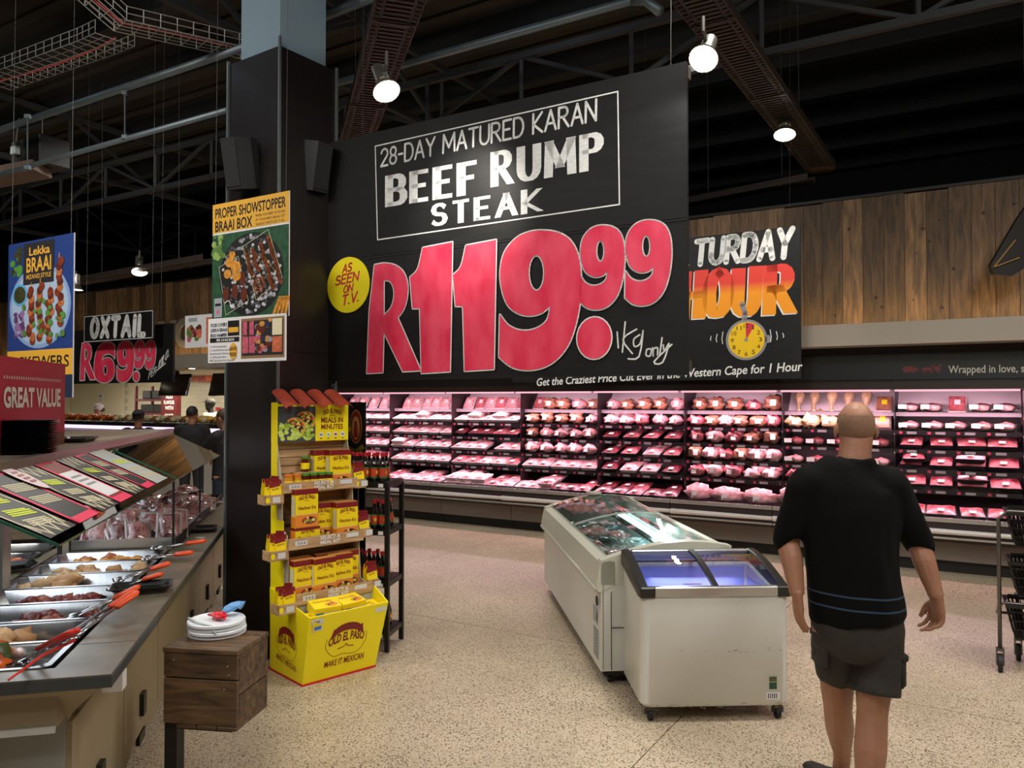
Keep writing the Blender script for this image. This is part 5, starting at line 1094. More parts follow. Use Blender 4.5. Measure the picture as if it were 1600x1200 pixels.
for (x, z) in ((.045, .625), (.285, .61), (.29, .575), (.27, .515)): MB().lathe([(.0045, 0), (.003, .003)], 8, (x, -.001, z), (0, -1, 0)).build('screw', alu, o)
MB().box(.0, .055, .01, .065, .02, .36).box(-.06, .3, -.02, .3, 0, .02).build('post', M('post_black', '1c1a19', .5), o)
MB().box(.0, .3, .01, .05, .34, .35).build('support_bar', M('post_black', '1c1a19', .5), o)
LC = G(339, 989, .677); lidm = M('lid_white', 'e8eef2', .35)
for k in range(4):
    b = MB().lathe([(.001, .0), (.118, 0), (.121, .003), (.121, .012), (.118, .0155), (.112, .0155), (.108, .011), (.001, .011)], 40); c = b.build('bucket_lid', lidm, smooth=30); tag(c, 'white plastic bucket lid on the crate, %s of the stack' % ('lowest', 'second from bottom', 'second from top', 'topmost')[k], 'lid', 'stack of white bucket lids', loc=LC+Vector((.004*math.sin(k*2), .004*math.cos(k*3), .016*k)))
b = MB(); b.tube([(-.118, .05, .05), (-.125, .0, .066), (-.06, -.07, .068), (.02, -.108, .062), (.04, -.118, .03)], [(.003, .008)]*5, 6).build('lid_handle', M('handle_white', 'c9cccb', .4), smooth=True); h = bpy.data.objects['lid_handle']; tag(h, 'white strap handle lying across the stack of bucket lids', 'handle strap', loc=LC)
b = MB(); b.blob((0, 0, .014), (.046, .028, .014), 12, 8, .3, 9, 3); b.add([(.03, -.01, .01), (.06, -.02, .004), (.05, .008, .02)], [(0, 1, 2)]); o = b.build('red_plastic', M('red_film', 'cf1f2a', .3), smooth=True); tag(o, 'crumpled red plastic piece on the topmost white lid', 'plastic', loc=LC+Vector((.01, -.01, .066)), rz=-.5)
b = MB(); pts = [(0, 0, .004), (.02, .01, .025), (.045, .015, .036), (.07, .02, .045), (.09, .02, .042)]; b.tube(pts, [(.006, .012), (.014, .034), (.018, .028), (.014, .022), (.012, .034)], 10); o = b.build('blue_glove', M('blue_nitrile', '6fa8e0', .5, bump=.8, bump_s=60), smooth=True); tag(o, 'crumpled pale blue glove on the white lids', 'glove', loc=LC+Vector((.0, .045, .062)))
# ================================================================ YELLOW CARDBOARD DISPLAY STAND
FR = math.radians(43.4); FO = Vector((-1.24, 4.69, 0)); FW = .51; W = WM(FO, FR)
yc = M('display_yellow', 'f5e20c', .45); yb_ = M('box_yellow', 'f5d814', .4); gw = woodmat('print_wood_grey', '8f8576', 'b3a78f', 'cbbfa6', sc=(8, 8, .8), rnd=.08, knots=False); bw = woodmat('print_wood_brown', '9a7650', 'b8946a', 'cdae85', sc=(.8, 8, 8), rnd=.08, knots=False)
ds = thing('display_stand', 'tall yellow cardboard display stand with red tile roof and stepped shelves of meal kits', 'display stand', FO, FR)
def logo(S, cu, cv, s, l=1, small=False, flip=1):
    """name plate: tiled roof arc, lettering, hat line"""
    if not small:
        S.ribbon(crom([(cu-s*.5, cv+s*.1), (cu-s*.52, cv-s*.12), (cu-s*.3, cv-s*.36), (cu-s*.05, cv-s*.34), (cu+s*.1, cv-s*.38), (cu+s*.35, cv-s*.36), (cu+s*.52, cv-s*.12), (cu+s*.5, cv+s*.1)]), s*.012, dred, l)
        pts = [(cu-s*.42, cv+s*.10), (cu-s*.36, cv+s*.30)]+arc(cu, cv+s*.18, s*.38, s*.22, 150, 30, 8)+[(cu+s*.38, cv+s*.32), (cu+s*.42, cv+s*.12)]+arc(cu, cv+.02*s, s*.38, s*.20, 30, 150, 8); S.fill([pts], dred, l)
        S.text('OLD EL PASO', cu-s*.46, cv-s*.10, cu+s*.46, s*.2, dred, l+1, .03, curve=s*.08)
        S.ribbon([(cu-s*.2, cv-s*.2), (cu-s*.05, cv-s*.17), (cu, cv-s*.11), (cu+s*.05, cv-s*.17), (cu+s*.2, cv-s*.2)], s*.02, dred, l+1)
    else:
        S.text('OLD EL PASO', cu-s*.5, cv-s*.06, cu+s*.5, s*.19, dred, l+1, .03, curve=s*.10); S.ribbon([(cu-s*.15, cv-s*.12), (cu, cv-s*.06), (cu+s*.15, cv-s*.12)], s*.02, dred, l+1)
# bottom bin (tapers outward to the top)
t = .008
def wall4(o, name, P4, th, m):
    a, b_, c, d = [Vector(q) for q in P4]; n = (b_-a).cross(d-a).normalized()*th; mb = MB(); mb.add([a, b_, c, d, a-n, b_-n, c-n, d-n], [(0, 1, 2, 3), (7, 6, 5, 4), (0, 4, 5, 1), (1, 5, 6, 2), (2, 6, 7, 3), (3, 7, 4, 0)]); return mb.build(name, m, o)
F0b, F1b, F0t, F1t = (0, 0, .012), (FW, 0, .012), (-.012, -.10, .425), (FW+.03, -.10, .425)
fp = wall4(ds, 'bin_front', (F0b, F1b, F1t, F0t), t, yc)
wall4(ds, 'bin_left_side', ((0, .40, .012), (0, 0, .012), (-.012, -.10, .425), (-.012, .40, .52)), t, yc)
wall4(ds, 'bin_right_side', ((FW, 0, .012), (FW, .40, .012), (FW+.03, .05, .50), (FW+.03, -.10, .425)), t, yc)
MB().box(-.003, FW+.003, -.004, .43, 0, .012).build('red_base', M('base_red', 'c41f22', .5), ds)
MB().box(.01, FW-.01, .0, .05, .30, .31).box(.01, FW-.01, -.05, .15, .29, .30).build('bin_floor', yc, ds); MB().box(.0, FW+.02, .07, .075, .3, .5).build('bin_back', M('card_grey', 'a9a9a4', .6), ds)
# side panels stepped profile, back panel
prof = [(0, .41), (0, .12), (.52, .10), (.54, .17), (.86, .20), (.90, .26), (1.2, .28), (1.43, .34), (1.67, .35), (1.67, .41)]  # (z, y)
for x in (0, FW-.006):
    b = MB(); lo = [(x, y, z) for z, y in prof]; hi = [(x+.006, y, z) for z, y in prof]
    n = len(lo); T = tessellate_polygon([[Vector((y, z, 0)) for z, y in prof]])
    b.add(lo+hi, [tuple(q) for q in T]+[tuple(i+n for i in reversed(q)) for q in T]+[(i, (i+1) % n, (i+1) % n+n, i+n) for i in range(n)])
    b.build('side_panel', gw, ds)
MB().box(-.0015, 0, .33, .41, .02, 1.67).box(-.0015, 0, .24, .33, .02, .95).build('yellow_side', yc, ds)
MB().box(0, FW, .405, .415, .02, 1.67).build('back_panel', bw, ds)
for k in range(3):
    z0 = (1.22, .90, .56)[k]; z1 = (1.43, 1.14, .84)[k]; y = (.40, .385, .30)[k]
    for j in range(4): MB().box(.008, FW-.008, y-.004, y, z0+(z1-z0)*j/4+.005, z0+(z1-z0)*(j+1)/4).build('printed_slat', bw, ds)
SHF = [(1.128, .25, .056), (.79, .17, .058), (.475, .07, .056)]
for k, (z, y, h) in enumerate(SHF):
    MB().box(.006, FW-.006, y, .40, z, z+.008).build('shelf_board', bw, ds)
    lp = MB().box(-.006, FW+.012, y-.012, y, z-.01, z+h).build('shelf_lip', bw, ds)
    b = MB(); S = Surf(b, (0, y-.012, z)); tg = M('ticket_white', 'd5d5d2', .4)
    S.text('SELECT A', FW*.4, h*.55, FW*.68, .022, wpaint, 2, .03); S.text('MEAL KIT', FW*.4, h*.04, FW*.68, .022, wpaint, 2, .03)
    S.rect(.03, .012, .115, .042, tg, 3); S.rect(FW-.12, h-.035, FW-.03, h-.008, tg, 3)
    for q_ in range(3): S.rect(.05+q_*.02, .02, .06+q_*.02, .034, grey, 4)
    b.build('lip_print', None, lp)
# header
hd = MB().box(0, FW, .335, .35, 1.43, 1.67).build('header_panel', yc, ds); MB().box(-.003, 0.003, .335, .41, 1.43, 1.68).build('header_side', yc, ds)
b = MB(); S = Surf(b, (0, .335, 1.43)); S.rect(.0, 0, FW*.52, .225, M('photo_dark', '43464c', .5), 1)
lf = M('lettuce', '9ab83a', .5, noise_s=60, noise_a=.4); sh = M('taco_shell', 'd8a03c', .45); tom = M('tomato', 'b8382a', .4); bean = M('bean_dark', '3a1c14', .4); chs = M('cheese', 'e8d070', .5)
pic_discs(S, 90, .02, .012, .25, .12, .008, .02, [lf, M('lettuce2', 'c6d86a')], 2, 1)
for (cu, cv) in ((.10, .09), (.17, .13)):
    S.disc(cu+.02, cv, .075, .065, sh, 3+cu*5, 20, -40, 140); S.disc(cu+.02, cv, .06, .05, bean, 3.5+cu*5, 16, -40, 140); rr = random.Random(5)
    for k in range(60): a = rr.uniform(-30, 130); r = rr.uniform(.2, .62); S.disc(cu+.02+.09*r*math.cos(math.radians(a)), cv+.085*r*math.sin(math.radians(a)), .009, .007, (tom, chs, lf, bean)[k % 4], 4+cu*5+k*.01, 7)
S.rect(FW*.52, 0, FW, .225, yc, 2); logo(S, FW*.76, .175, .14, 3, True)
S.text('MEALS IN', FW*.60, .118, FW*.92, .032, dred, 3, .03); S.text('MINUTES', FW*.60, .075, FW*.92, .032, dred, 3, .03)
for k in range(4): S.disc(FW*(.60+.105*k), .04, .017, .017, wpaint, 3, 16); S.disc(FW*(.60+.105*k), .04, .011, .009, (grey, lf, tom, grey)[k], 4, 12); S.rect(FW*(.585+.105*k), .012, FW*(.615+.105*k), .018, dred, 3)
b.build('header_print', None, hd)
for k in range(4):
    b = MB(); x = .015+k*.125; rings = []
    for (yy, zz_) in ((.23, 1.665), (.33, 1.715), (.43, 1.765)):
        rings.append([(x+.045+.056*math.sin(a), yy, zz_+.034*math.cos(a)-.03) for a in [(-1.25+2.5*j/8) for j in range(9)]])
    b.rings(rings, cap=False, closed=False); b.rings([[(p[0], p[1], p[2]-.004) for p in r] for r in rings], cap=False, closed=False); b.build('roof_tile', M('tile_terracotta', 'b04a36', .5, noise_s=12, noise_a=.2), ds, smooth=True)
# lettering on bin
b = MB(); S = Surf(b, (-.0, -.0, .012), (1, 0, 0), Vector((0, -.10, .413)).normalized()); logo(S, FW*.52, .235, .27, 1); S.text('MAKE IT MEXICAN', FW*.26, .075, FW*.80, .04, dred, 2, .012)
S.rect(.005, .375, .085, .41, M('ticket_white', 'd5d5d2'), 2); S.rect(FW-.06, .37, FW+.02, .40, M('ticket_white', 'd5d5d2'), 2); S.rect(.02, .385, .06, .398, grey, 3); b.build('front_print', None, fp)
b = MB(); S = Surf(b, (-.004, .40, .0), (0, -1, 0), (0, 0, 1)); 
S.o = Vector((-.008, .40, 0)); logo(S, .22, .22, .24, 4); S.text('MAKE IT MEXICAN', .10, .10, .34, .035, dred, 5, .012, v1=.075); b.build('side_print', None, ds)
# side pockets with sachets
def pocket(x, y, z, s, nm):
    p = MB(); p.box(x if s < 0 else x, x+.11 if s > 0 else x, 0, 0, 0, 0) if False else None
    x0, x1 = (x-.125, x) if s < 0 else (x, x+.09)
    pk = MB().box(x0, x1, y, y+.006, z, z+.06).box(x0, x0+.005, y, y+.1, z, z+.06).box(x1-.005, x1, y, y+.1, z, z+.06).box(x0, x1, y, y+.1, z, z+.005).build('side_pocket', bw, ds)
    b = MB(); S = Surf(b, (x0, y, z)); S.disc(.018, .03, .014, .018, yc, 2); S.rect(.05, .012, .1, .048, M('ticket_white', 'd5d5d2'), 2); b.build('pocket_print', None, pk)
    return x0, x1
def mksachet():
    o = thing('seasoning_sachet', '', 'sachet'); b = MB(); b.rings([[(-.035, -.001, 0), (.035, -.001, 0), (.035, .001, 0), (-.035, .001, 0)], [(-.037, -.006, .05), (.037, -.006, .05), (.037, .006, .05), (-.037, .006, .05)], [(-.036, -.001, .125), (.036, -.001, .125), (.036, .001, .125), (-.036, .001, .125)]]); b.build('pouch', yb_, o)
    b = MB(); S = Surf(b, (-.036, -.003, .1), (1, 0, 0), (0, .05, 1)); S.rect(0, 0, .072, .027, dred, 1); S.text('OLD EL PASO', .012, -.018, .06, .010, dred, 1, .02); b.build('print', None, o)
    b = MB(); S = Surf(b, (-.036, -.007, .0)); S.disc(.036, .03, .022, .014, sh, 1); S.disc(.03, .032, .01, .008, tom, 2); b.build('picture', None, o); return o
PK = [('upper left', -1, .24, 1.055), ('middle left', -1, .17, .725), ('lower left', -1, .06, .425), ('upper right', 1, .25, 1.11), ('middle right', 1, .19, .79), ('lower right', 1, .09, .47)]
for nm, s, y, z in PK:
    x0, x1 = pocket(0 if s < 0 else FW, y, z, s, nm)
    for k in range(7):
        place('sachet', mksachet, W @ Vector((x0+(.035 if k % 2 else .09 if s < 0 else .055)+.004*(k % 3), y+.012+.012*k, z+.008+.012*(k//2))), (math.radians(-6+k*2), math.radians((-9, 6, -4, 10, -6, 3, 8)[k]), FR), 'yellow and dark red seasoning sachet in the %s side pocket, %s from front' % (nm, ORD[k]), 'seasoning sachets in the side pockets')
# boxes
def mkbox(title, pic):
    def f():
        o = thing('meal_kit_box', '', 'box'); w_, h_, d_ = .155, .235, .055; MB().box(-w_/2, w_/2, 0, d_, 0, h_).build('carton', yb_, o)
        b = MB(); S = Surf(b, (-w_/2, 0, 0)); S.rect(0, h_*.86, w_, h_, dred, 1); S.rect(0, 0, w_, h_*.33, orangecard, 1); S.rect(0, h_*.27, w_, h_*.34, cream, .6)
        S.disc(w_*.6, h_*.17, w_*.33, h_*.10, M('plate_dark', '6e4a34'), 2, 16); pic_discs(S, 14, w_*.35, h_*.1, w_*.85, h_*.24, .006, .014, [sh, tom, lf, chs, bean], 3, 4)
        logo(S, w_*.5, h_*.74, w_*.72, 2, True); S.text(title, w_*.12, h_*.47, w_*.9, .02, dred, 2, .015); b.build('print', None, o)
        b = MB(); S = Surf(b, (-w_/2, d_, 0), (0, -1, 0), (0, 0, 1)); S.rect(0, h_*.86, d_, h_, dred, 1); S.rect(0, 0, d_, h_*.28, orangecard, 1); S.rect(.008, h_*.3, d_-.008, h_*.8, M('carton_pale', 'e3dcc0'), 1); [S.rect(.012, h_*(.34+.03*k), d_-.014, h_*(.345+.03*k), grey, 2) for k in range(14)]; b.build('side_print', None, o)
        b = MB(); S = Surf(b, (-w_/2, 0, h_), (1, 0, 0), (0, 1, 0)); S.rect(0, 0, w_, d_, M('carton_top', 'c98a4a'), 1); b.build('top_print', None, o); return o
    return f
nk, tk = mkbox('Nachos Kit', 0), mkbox('Taco Kit', 1)
def kit(x, y, z, lab, kind='n', rz=0, rx=0): place('kit'+kind, nk if kind == 'n' else tk, W @ Vector((x, y, z)), (rx, 0, FR+rz), lab, 'yellow meal kit boxes on the display stand')
kit(.33, .32, 1.134, 'yellow nachos kit box behind another on the top shelf'); kit(.41, .262, 1.134, 'yellow nachos kit box at the right of the top shelf')
def mktaco():
    o = thing('meal_kit_box', '', 'box'); w_, h_, d_ = .17, .105, .06; MB().box(-w_/2, w_/2, 0, d_, 0, h_).build('carton', yb_, o)
    b = MB(); S = Surf(b, (-w_/2, 0, 0)); S.rect(0, h_*.84, w_, h_, dred, 1); logo(S, w_*.5, h_*.68, w_*.55, 2, True); S.text('Taco Kit', w_*.1, h_*.28, w_*.7, .022, dred, 2, .015); b.build('print', None, o)
    b = MB(); S = Surf(b, (-w_/2, d_, 0), (0, -1, 0), (0, 0, 1)); S.rect(0, 0, d_, h_*.84, orangecard, 1); S.rect(0, h_*.84, d_, h_, dred, 1); b.build('side_print', None, o); return o
place('taco', mktaco, W @ Vector((.135, .19, .799)), (0, 0, FR), 'low taco kit box at the left of the second shelf under the nachos kit', 'yellow meal kit boxes on the display stand'); kit(.13, .192, .906, 'nachos kit box standing on the taco kit box, second shelf')
kit(.275, .26, .799, 'nachos kit box in the middle of the second shelf'); kit(.33, .32, .799, 'nachos kit box behind the middle one of the second shelf'); kit(.42, .19, .799, 'nachos kit box at the right of the second shelf'); kit(.43, .255, .799, 'rear nachos kit box at the right of the second shelf')
kit(.08, .11, .484, 'nachos kit box at the left of the third shelf'); kit(.09, .20, .484, 'rear nachos kit box at the left of the third shelf'); kit(.20, .085, .484, 'nachos kit box second from left on the third shelf', rz=.05); kit(.34, .12, .484, 'nachos kit box third from left on the third shelf'); kit(.43, .19, .484, 'nachos kit box at the right end of the third shelf'); kit(.28, .2, .484, 'rear nachos kit box in the middle of the third shelf')
bpy.data.objects.remove(bpy.data.objects['x']) if 'x' in bpy.data.objects else None
def mklow():
    o = thing('taco_carton', '', 'box'); w_, h_, d_ = .17, .06, .12; MB().box(-w_/2, w_/2, 0, d_, 0, h_).build('carton', yb_, o)
    b = MB(); S = Surf(b, (-w_/2, 0, h_), (1, 0, 0), (0, 1, 0)); S.text('Taco Tortillas', w_*.1, d_*.62, w_*.8, .014, dred, 1, .01); S.disc(w_*.7, d_*.3, .04, .022, orangecard, 1); pic_discs(S, 10, w_*.55, d_*.15, w_*.9, d_*.45, .005, .011, [sh, tom, lf, bean], 2, 4); b.build('top_print', None, o)
    b = MB(); S = Surf(b, (-w_/2, 0, 0)); S.rect(0, 0, w_, h_*.5, cream, 1); S.rect(.01, .008, .06, .03, M('print_azure', '3a78b8'), 2); b.build('front_print', None, o); return o
for (x, y, z, rz, lab) in ((.1, -.075, .335, .1, 'yellow taco carton at the left in the bottom bin'), (.13, -.06, .40, -.12, 'yellow taco carton tilted on top in the bottom bin'), (.3, -.07, .335, -.05, 'yellow taco carton in the middle of the bottom bin'), (.32, -.05, .395, .1, 'yellow taco carton on top in the middle of the bottom bin'), (.44, -.06, .335, .05, 'yellow taco carton at the right in the bottom bin')):
    place('low', mklow, W @ Vector((x, y, z)), (math.radians(14), 0, FR+rz), lab, 'yellow taco cartons in the bottom bin')
def mkjar(capm, fill, nm):
    def f():
        o = thing('salsa_jar', '', 'jar'); MB().lathe([(.001, 0), (.025, 0), (.028, .004), (.028, .065), (.024, .078), (.024, .084)], 16).build('glass_body', fill, o, smooth=40); MB().lathe([(.0255, .082), (.0265, .084), (.0265, .096), (.024, .098), (.001, .098)], 16).build('lid', capm, o, smooth=30)
        MB().lathe([(.0284, .018), (.0284, .058)], 16, cap=False).build('label', yb_, o, smooth=True); return o
    return f
gl = M('lid_green', '4c8a2a', .35); rl = M('lid_orange', 'd8782a', .35); ff = M('jar_salsa', '5a1c12', .15, coat=1); ff2 = M('jar_cheese', 'c98a2a', .15, coat=1)
jg = mkjar(gl, ff, 'g'); jr = mkjar(rl, ff2, 'r')
for k, (x, y, c) in enumerate(((.045, .27, 'r'), (.105, .27, 'r'), (.165, .28, 'g'), (.22, .275, 'g'), (.275, .27, 'g'), (.325, .265, 'g'))):
    place('jar'+c, jg if c == 'g' else jr, W @ Vector((x, y, 1.134)), (0, 0, FR), 'small jar with %s lid on the top shelf, %s from left' % ('green' if c == 'g' else 'orange', ORD[k]), 'small jars on the top shelf')
place('jarg', jg, W @ Vector((.2, .345, 1.235)), (0, 0, FR), 'green lidded salsa jar standing above the other jars', 'small jars on the top shelf')
MB().box(.12, .3, .31, .385, 1.134, 1.234).build('inner_step', bw, ds)
# ================================================================ BOTTLE RACK
near = G(604.5, 1019, 0); far = G(626, 999, 0); ang = math.atan2((far-near).y, (far-near).x)-PI/2
RW, RD = .34, .30
RO = near; rk = thing('bottle_rack', 'black open plastic rack of sauce bottles beside the yellow stand', 'rack', RO, ang)
for (x, y) in ((0, 0), (0, RD), (-RW, 0), (-RW, RD)): MB().bbox(x-.016, x+.016, y-.016, y+.016, 0, 1.12, .004).build('leg', blackp, rk)
RZ = [1.10, .78, .43, .09]
for z in RZ:
    s = MB().bbox(-RW-.01, .01, -.01, RD+.01, z, z+.04, .004).build('shelf', blackp, rk)
    b = MB(); S = Surf(b, (-.06, -.011, z)); S.rect(0, .006, .035, .03, M('ticket_white', 'd5d5d2'), 1); b.build('ticket', None, s)
def mkbottle():
    o = thing('sauce_bottle', '', 'bottle'); bd_ = M('bottle_dark', '140a06', .12, coat=1)
    MB().lathe([(.001, 0), (.024, 0), (.0265, .004), (.0265, .10), (.02, .125), (.0115, .15), (.0115, .172)], 16).build('glass', bd_, o, smooth=40); MB().lathe([(.013, .168), (.0145, .17), (.0145, .19), (.012, .193), (.001, .193)], 14).build('cap', M('cap_red', 'b8202a', .35), o, smooth=30)
    MB().lathe([(.0270, .03), (.0270, .09)], 16, cap=False).build('label', M('label_red', 'b8461e', .4, noise_s=30, col2='c8382a'), o, smooth=True); MB().lathe([(.0272, .022), (.0272, .032)], 16, cap=False).build('lower_band', M('label_green', '2c6a34', .4), o, smooth=True); MB().lathe([(.0272, .088), (.0272, .098)], 16, cap=False).build('upper_band', M('label_green', '2c6a34', .4), o, smooth=True)
    b = MB(); b.T = Matrix.Rotation(.3, 4, 'Z'); b.blob((0, -.0275, .06), (.012, .002, .014), 8, 5, 0); b.build('emblem', M('emblem_yellow', 'e0b83a', .4), o, smooth=True); return o
for k, z in enumerate(RZ):
    if k == 0: sp_ = [(-.30+i*.062, j) for j in (.05, .12) for i in range(5)]
    elif k == 1: sp_ = [(-.26, .05), (-.11, .05), (-.05, .05), (-.11, .12), (-.05, .12), (-.05, .19)]
    elif k == 2: sp_ = [(-.3+i*.062, j) for j in (.05, .13) for i in range(5)]
    else: sp_ = [(-.13, .05), (-.06, .05), (-.06, .12), (-.06, .19), (-.13, .12)]
    M_ = WM(RO, ang)
    for i, (x, y) in enumerate(sp_): place('bottle', mkbottle, M_ @ Vector((x, y, z+.041)), (0, 0, ang+i*.3), 'red capped dark sauce bottle on the %s rack shelf, %s counted from left' % (('top', 'second', 'third', 'lowest')[k], ORD[i]), 'sauce bottles on the black rack')
# black advertising board with round emblem
q_ = P(571, 775, 5.75); q0 = P(541, 775, 5.75+.10); rz = math.atan2((q_-q0).y, (q_-q0).x); wd = (Vector((q_.x-q0.x, q_.y-q0.y, 0))).length+.02
o = thing('advert_board', 'narrow black board with round red emblem and yellow ribbon behind the bottle rack', 'board', (q0.x-.02, q0.y, 0), rz)
MB().box(-.1, wd, 0, .012, .0, 1.68).build('board', M('advert_black', '17130f', .5), o)
b = MB(); S = Surf(b, (0, 0, 0)); rib = M('ribbon_gold', 'c9b43a', .5); cu = wd*.58; S.disc(cu, 1.5, .062, .125, M('emblem_gold', 'b08a3c'), 1, 28); S.disc(cu, 1.5, .056, .115, M('emblem_maroon', '8e2422'), 2, 28); S.disc(cu, 1.49, .038, .085, M('emblem_sand', 'c9a45a'), 3, 24); S.poly([(cu-.022, 1.42), (cu+.022, 1.42), (cu+.012, 1.54), (cu-.012, 1.54)], M('emblem_red', 'b02a22'), 4); S.disc(cu, 1.56, .01, .014, M('emblem_skin', 'c98a5a'), 4, 12)
S.ribbon(crom([(cu-.062, 1.335), (cu-.03, 1.325), (cu, 1.318), (cu+.03, 1.33), (cu+.062, 1.35)]), .035, rib, 4, rnd=False); S.text('FLAVOUR', cu-.05, 1.32, cu+.05, .014, dred, 6, curve=-.008); S.disc(cu-.058, 1.48, .012, .02, rib, 4); b.build('print', None, o)
# wire basket behind the display top
wb_ = thing('wire_basket', 'thin black wire basket fixed to the pillar above the display stand', 'basket', (PC.x, PC.y, 1.72), pa)
b = MB()
for z in (0, .06): b.tube([(0.02, -.03, z), (.46, -.03, z)], .003, 4)
for k in range(18): b.tube([(.02+k*.0258, -.03, 0), (.02+k*.0258, -.03, .06)], .0015, 4)
b.build('wires', blackp, wb_, kind='stuff'); MB().box(.455, .47, -.04, -.005, -.02, .09).build('bracket', pm, wb_)
# ================================================================ FREEZERS
enamel = M('freezer_white', 'd0d0ca', .32, noise_s=1.5, noise_a=.04); fgrey = M('freezer_frame_grey', '4a4a48', .35); pale = M('freezer_pale', 'c3c2b2', .35); grime = M('grime', '8a8478', .7)
def caster(o, x, y, name='caster'):
    c = MB().tube([(x-.012, y, .03), (x+.012, y, .03)], .03, 14).build(name, rubber, o, smooth=40); MB().box(x-.02, x+.02, y-.015, y+.02, .055, .075).bar((x-.018, y, .03), (x-.018, y, .06), .004, .03).bar((x+.018, y, .03), (x+.018, y, .06), .004, .03).build('fork', dsteel, c)
def rrect(x0, x1, y0, y1, r, n=4):
    out = []
    for cx, cy, a0 in ((x1-r, y1-r, 0), (x0+r, y1-r, 90), (x0+r, y0+r, 180), (x1-r, y0+r, 270)): out += [(cx+r*math.cos(math.radians(a0+90*k/n)), cy+r*math.sin(math.radians(a0+90*k/n))) for k in range(n+1)]
    return out
def shell(o, name, rr_, z0, zf, m, inset=.06):
    """open-top body; zf(y) height of rim"""
    x0, x1, y0, y1, r = rr_; out = rrect(x0, x1, y0, y1, r); inn = rrect(x0+inset, x1-inset, y0+inset, y1-inset, r*.6)
    b = MB(); b.rings([[(x, y, z0+.02) for x, y in rrect(x0+.015, x1-.015, y0+.015, y1-.015, r)], [(x, y, z0+.04) for x, y in out], [(x, y, zf(y)) for x, y in out], [(x, y, zf(y)) for x, y in inn], [(x, y, z0+.12) for x, y in inn]], cap=True); return b.build(name, m, o, smooth=40)
# small sliding-lid freezer
sa = math.radians(2.5); so_ = G(1003, 1110, .07); o = thing('chest_freezer', 'small white chest freezer with sliding glass lids in front of the long freezer', 'freezer', (so_.x-.005, so_.y, 0), sa)
SW, SD_ = .795, .532; W = WM((so_.x-.005, so_.y, 0), sa)
zf = lambda y: .665+.08*max(0, min(1, y/SD_))
shell(o, 'body', (0, SW, 0, SD_, .05), .06, zf, enamel, .07)
b = MB().box(.07, SW-.07, .07, SD_-.07, .2, .21); b.build('inner_floor', M('inner_blue', 'a0a8da', .4), o)
b = MB()
for (a_, c_) in (((.072, .075), (.072, SW-.075)),): pass
MB().box(.07, .074, .07, SD_-.07, .2, .66).box(SW-.074, SW-.07, .07, SD_-.07, .2, .66).box(.07, SW-.07, .07, .074, .2, .64).box(.07, SW-.07, SD_-.074, SD_-.07, .2, .72).build('inner_liner', M('inner_blue', 'a0a8da', .4), o)
def crv(y):   # curved lid height
    t = y/SD_; return .70+.105*math.sin(min(1, t)*PI*.5)
for x in (-.004, SW-.046):
    b = MB(); R = []
    for k in range(9):
        y = -.012+(SD_+.02)*k/8; z = crv(max(0, y)); R.append([(x, y, zf(y)-.02 if k else .66), (x+.05, y, zf(y)-.02 if k else .66), (x+.05, y, z-.004), (x+.044, y, z+.006), (x+.006, y, z+.006), (x, y, z-.004)])
    b.rings(R); b.build('side_rail', M('rail_black', '22211f', .35), o, smooth=35)
for (x0, x1) in ((.0, .075), (SW-.065, SW)): MB().bbox(x0-.004, x1+.004, -.014, .03, .655, .712, .006).build('corner_cap', M('rail_black', '22211f', .35), o)
MB().bbox(.072, SW-.062, -.012, .03, .66, .712, .005).build('front_rail', alu, o); MB().bbox(.05, SW-.05, SD_-.035, SD_+.008, .745, .81, .005).build('rear_rail', alu, o)
bg = glassmat('lid_glass', (.80, .84, 1.0), 1.5, 1.1)
for k, (x0, x1) in enumerate(((.048, SW*.52), (SW*.50, SW-.048))):
    b = MB(); zo = .004+.008*(1-k); n = 8
    for i in range(n):
        ya, yb2 = .03+(SD_-.07)*i/n, .03+(SD_-.07)*(i+1)/n; b.add([(x0, ya, crv(ya)-zo), (x1, ya, crv(ya)-zo), (x1, yb2, crv(yb2)-zo), (x0, yb2, crv(yb2)-zo)], [(0, 1, 2, 3)])
    b.build('glass_lid', bg, o, smooth=True)
b = MB(); R = []
for k in range(9):
    y = .02+(SD_-.05)*k/8; R.append([(SW*.49, y, crv(y)-.01), (SW*.53, y, crv(y)-.01), (SW*.53, y, crv(y)+.008), (SW*.49, y, crv(y)+.008)])
b.rings(R).build('middle_frame', M('rail_black', '22211f'), o)
b = MB(); S = Surf(b, (0, 0, 0)); S.rect(SW*.86, .17, SW*.91, .205, M('sticker_green', '244a34'), 1); S.rect(SW*.86, .21, SW*.91, .235, M('sticker_olive', '4a5a2a'), 1); S.rect(SW*.84, .115, SW*.93, .155, paper, 1); [S.rect(SW*(.85+.014*k), .122, SW*(.856+.014*k), .148, black, 2) for k in range(5)]; b.build('stickers', None, o)
b = MB(); S = Surf(b, (0, 0, 0)); rr = random.Random(3)
for k in range(46): u = rr.uniform(.03, SW-.03); v = rr.uniform(.07, .10) if k % 4 else rr.uniform(.365, .385); S.ribbon([(u, v), (u+rr.uniform(.003, .02), v+rr.uniform(-.002, .002))], rr.uniform(.0012, .003), grime, 1, rnd=False)
b.build('scuffs', grime, o, kind='stuff'); b = MB(); S = Surf(b, (SW*.3, .04, crv(.04)), (1, 0, 0), (0, 1, .25)); S.rect(0, 0, .1, .012, M('violet_sticker', '6a2a7a'), 1); b.build('lid_sticker', None, o)
for (x, y) in ((.06, .05), (SW-.05, .05), (.06, SD_-.06), (SW-.05, SD_-.06)): caster(o, x, y)
light('AREA', 'freezer_glow', W @ Vector((SW/2, SD_/2+.05, .66)), 2.4, (.68, .72, 1), .5, .25)
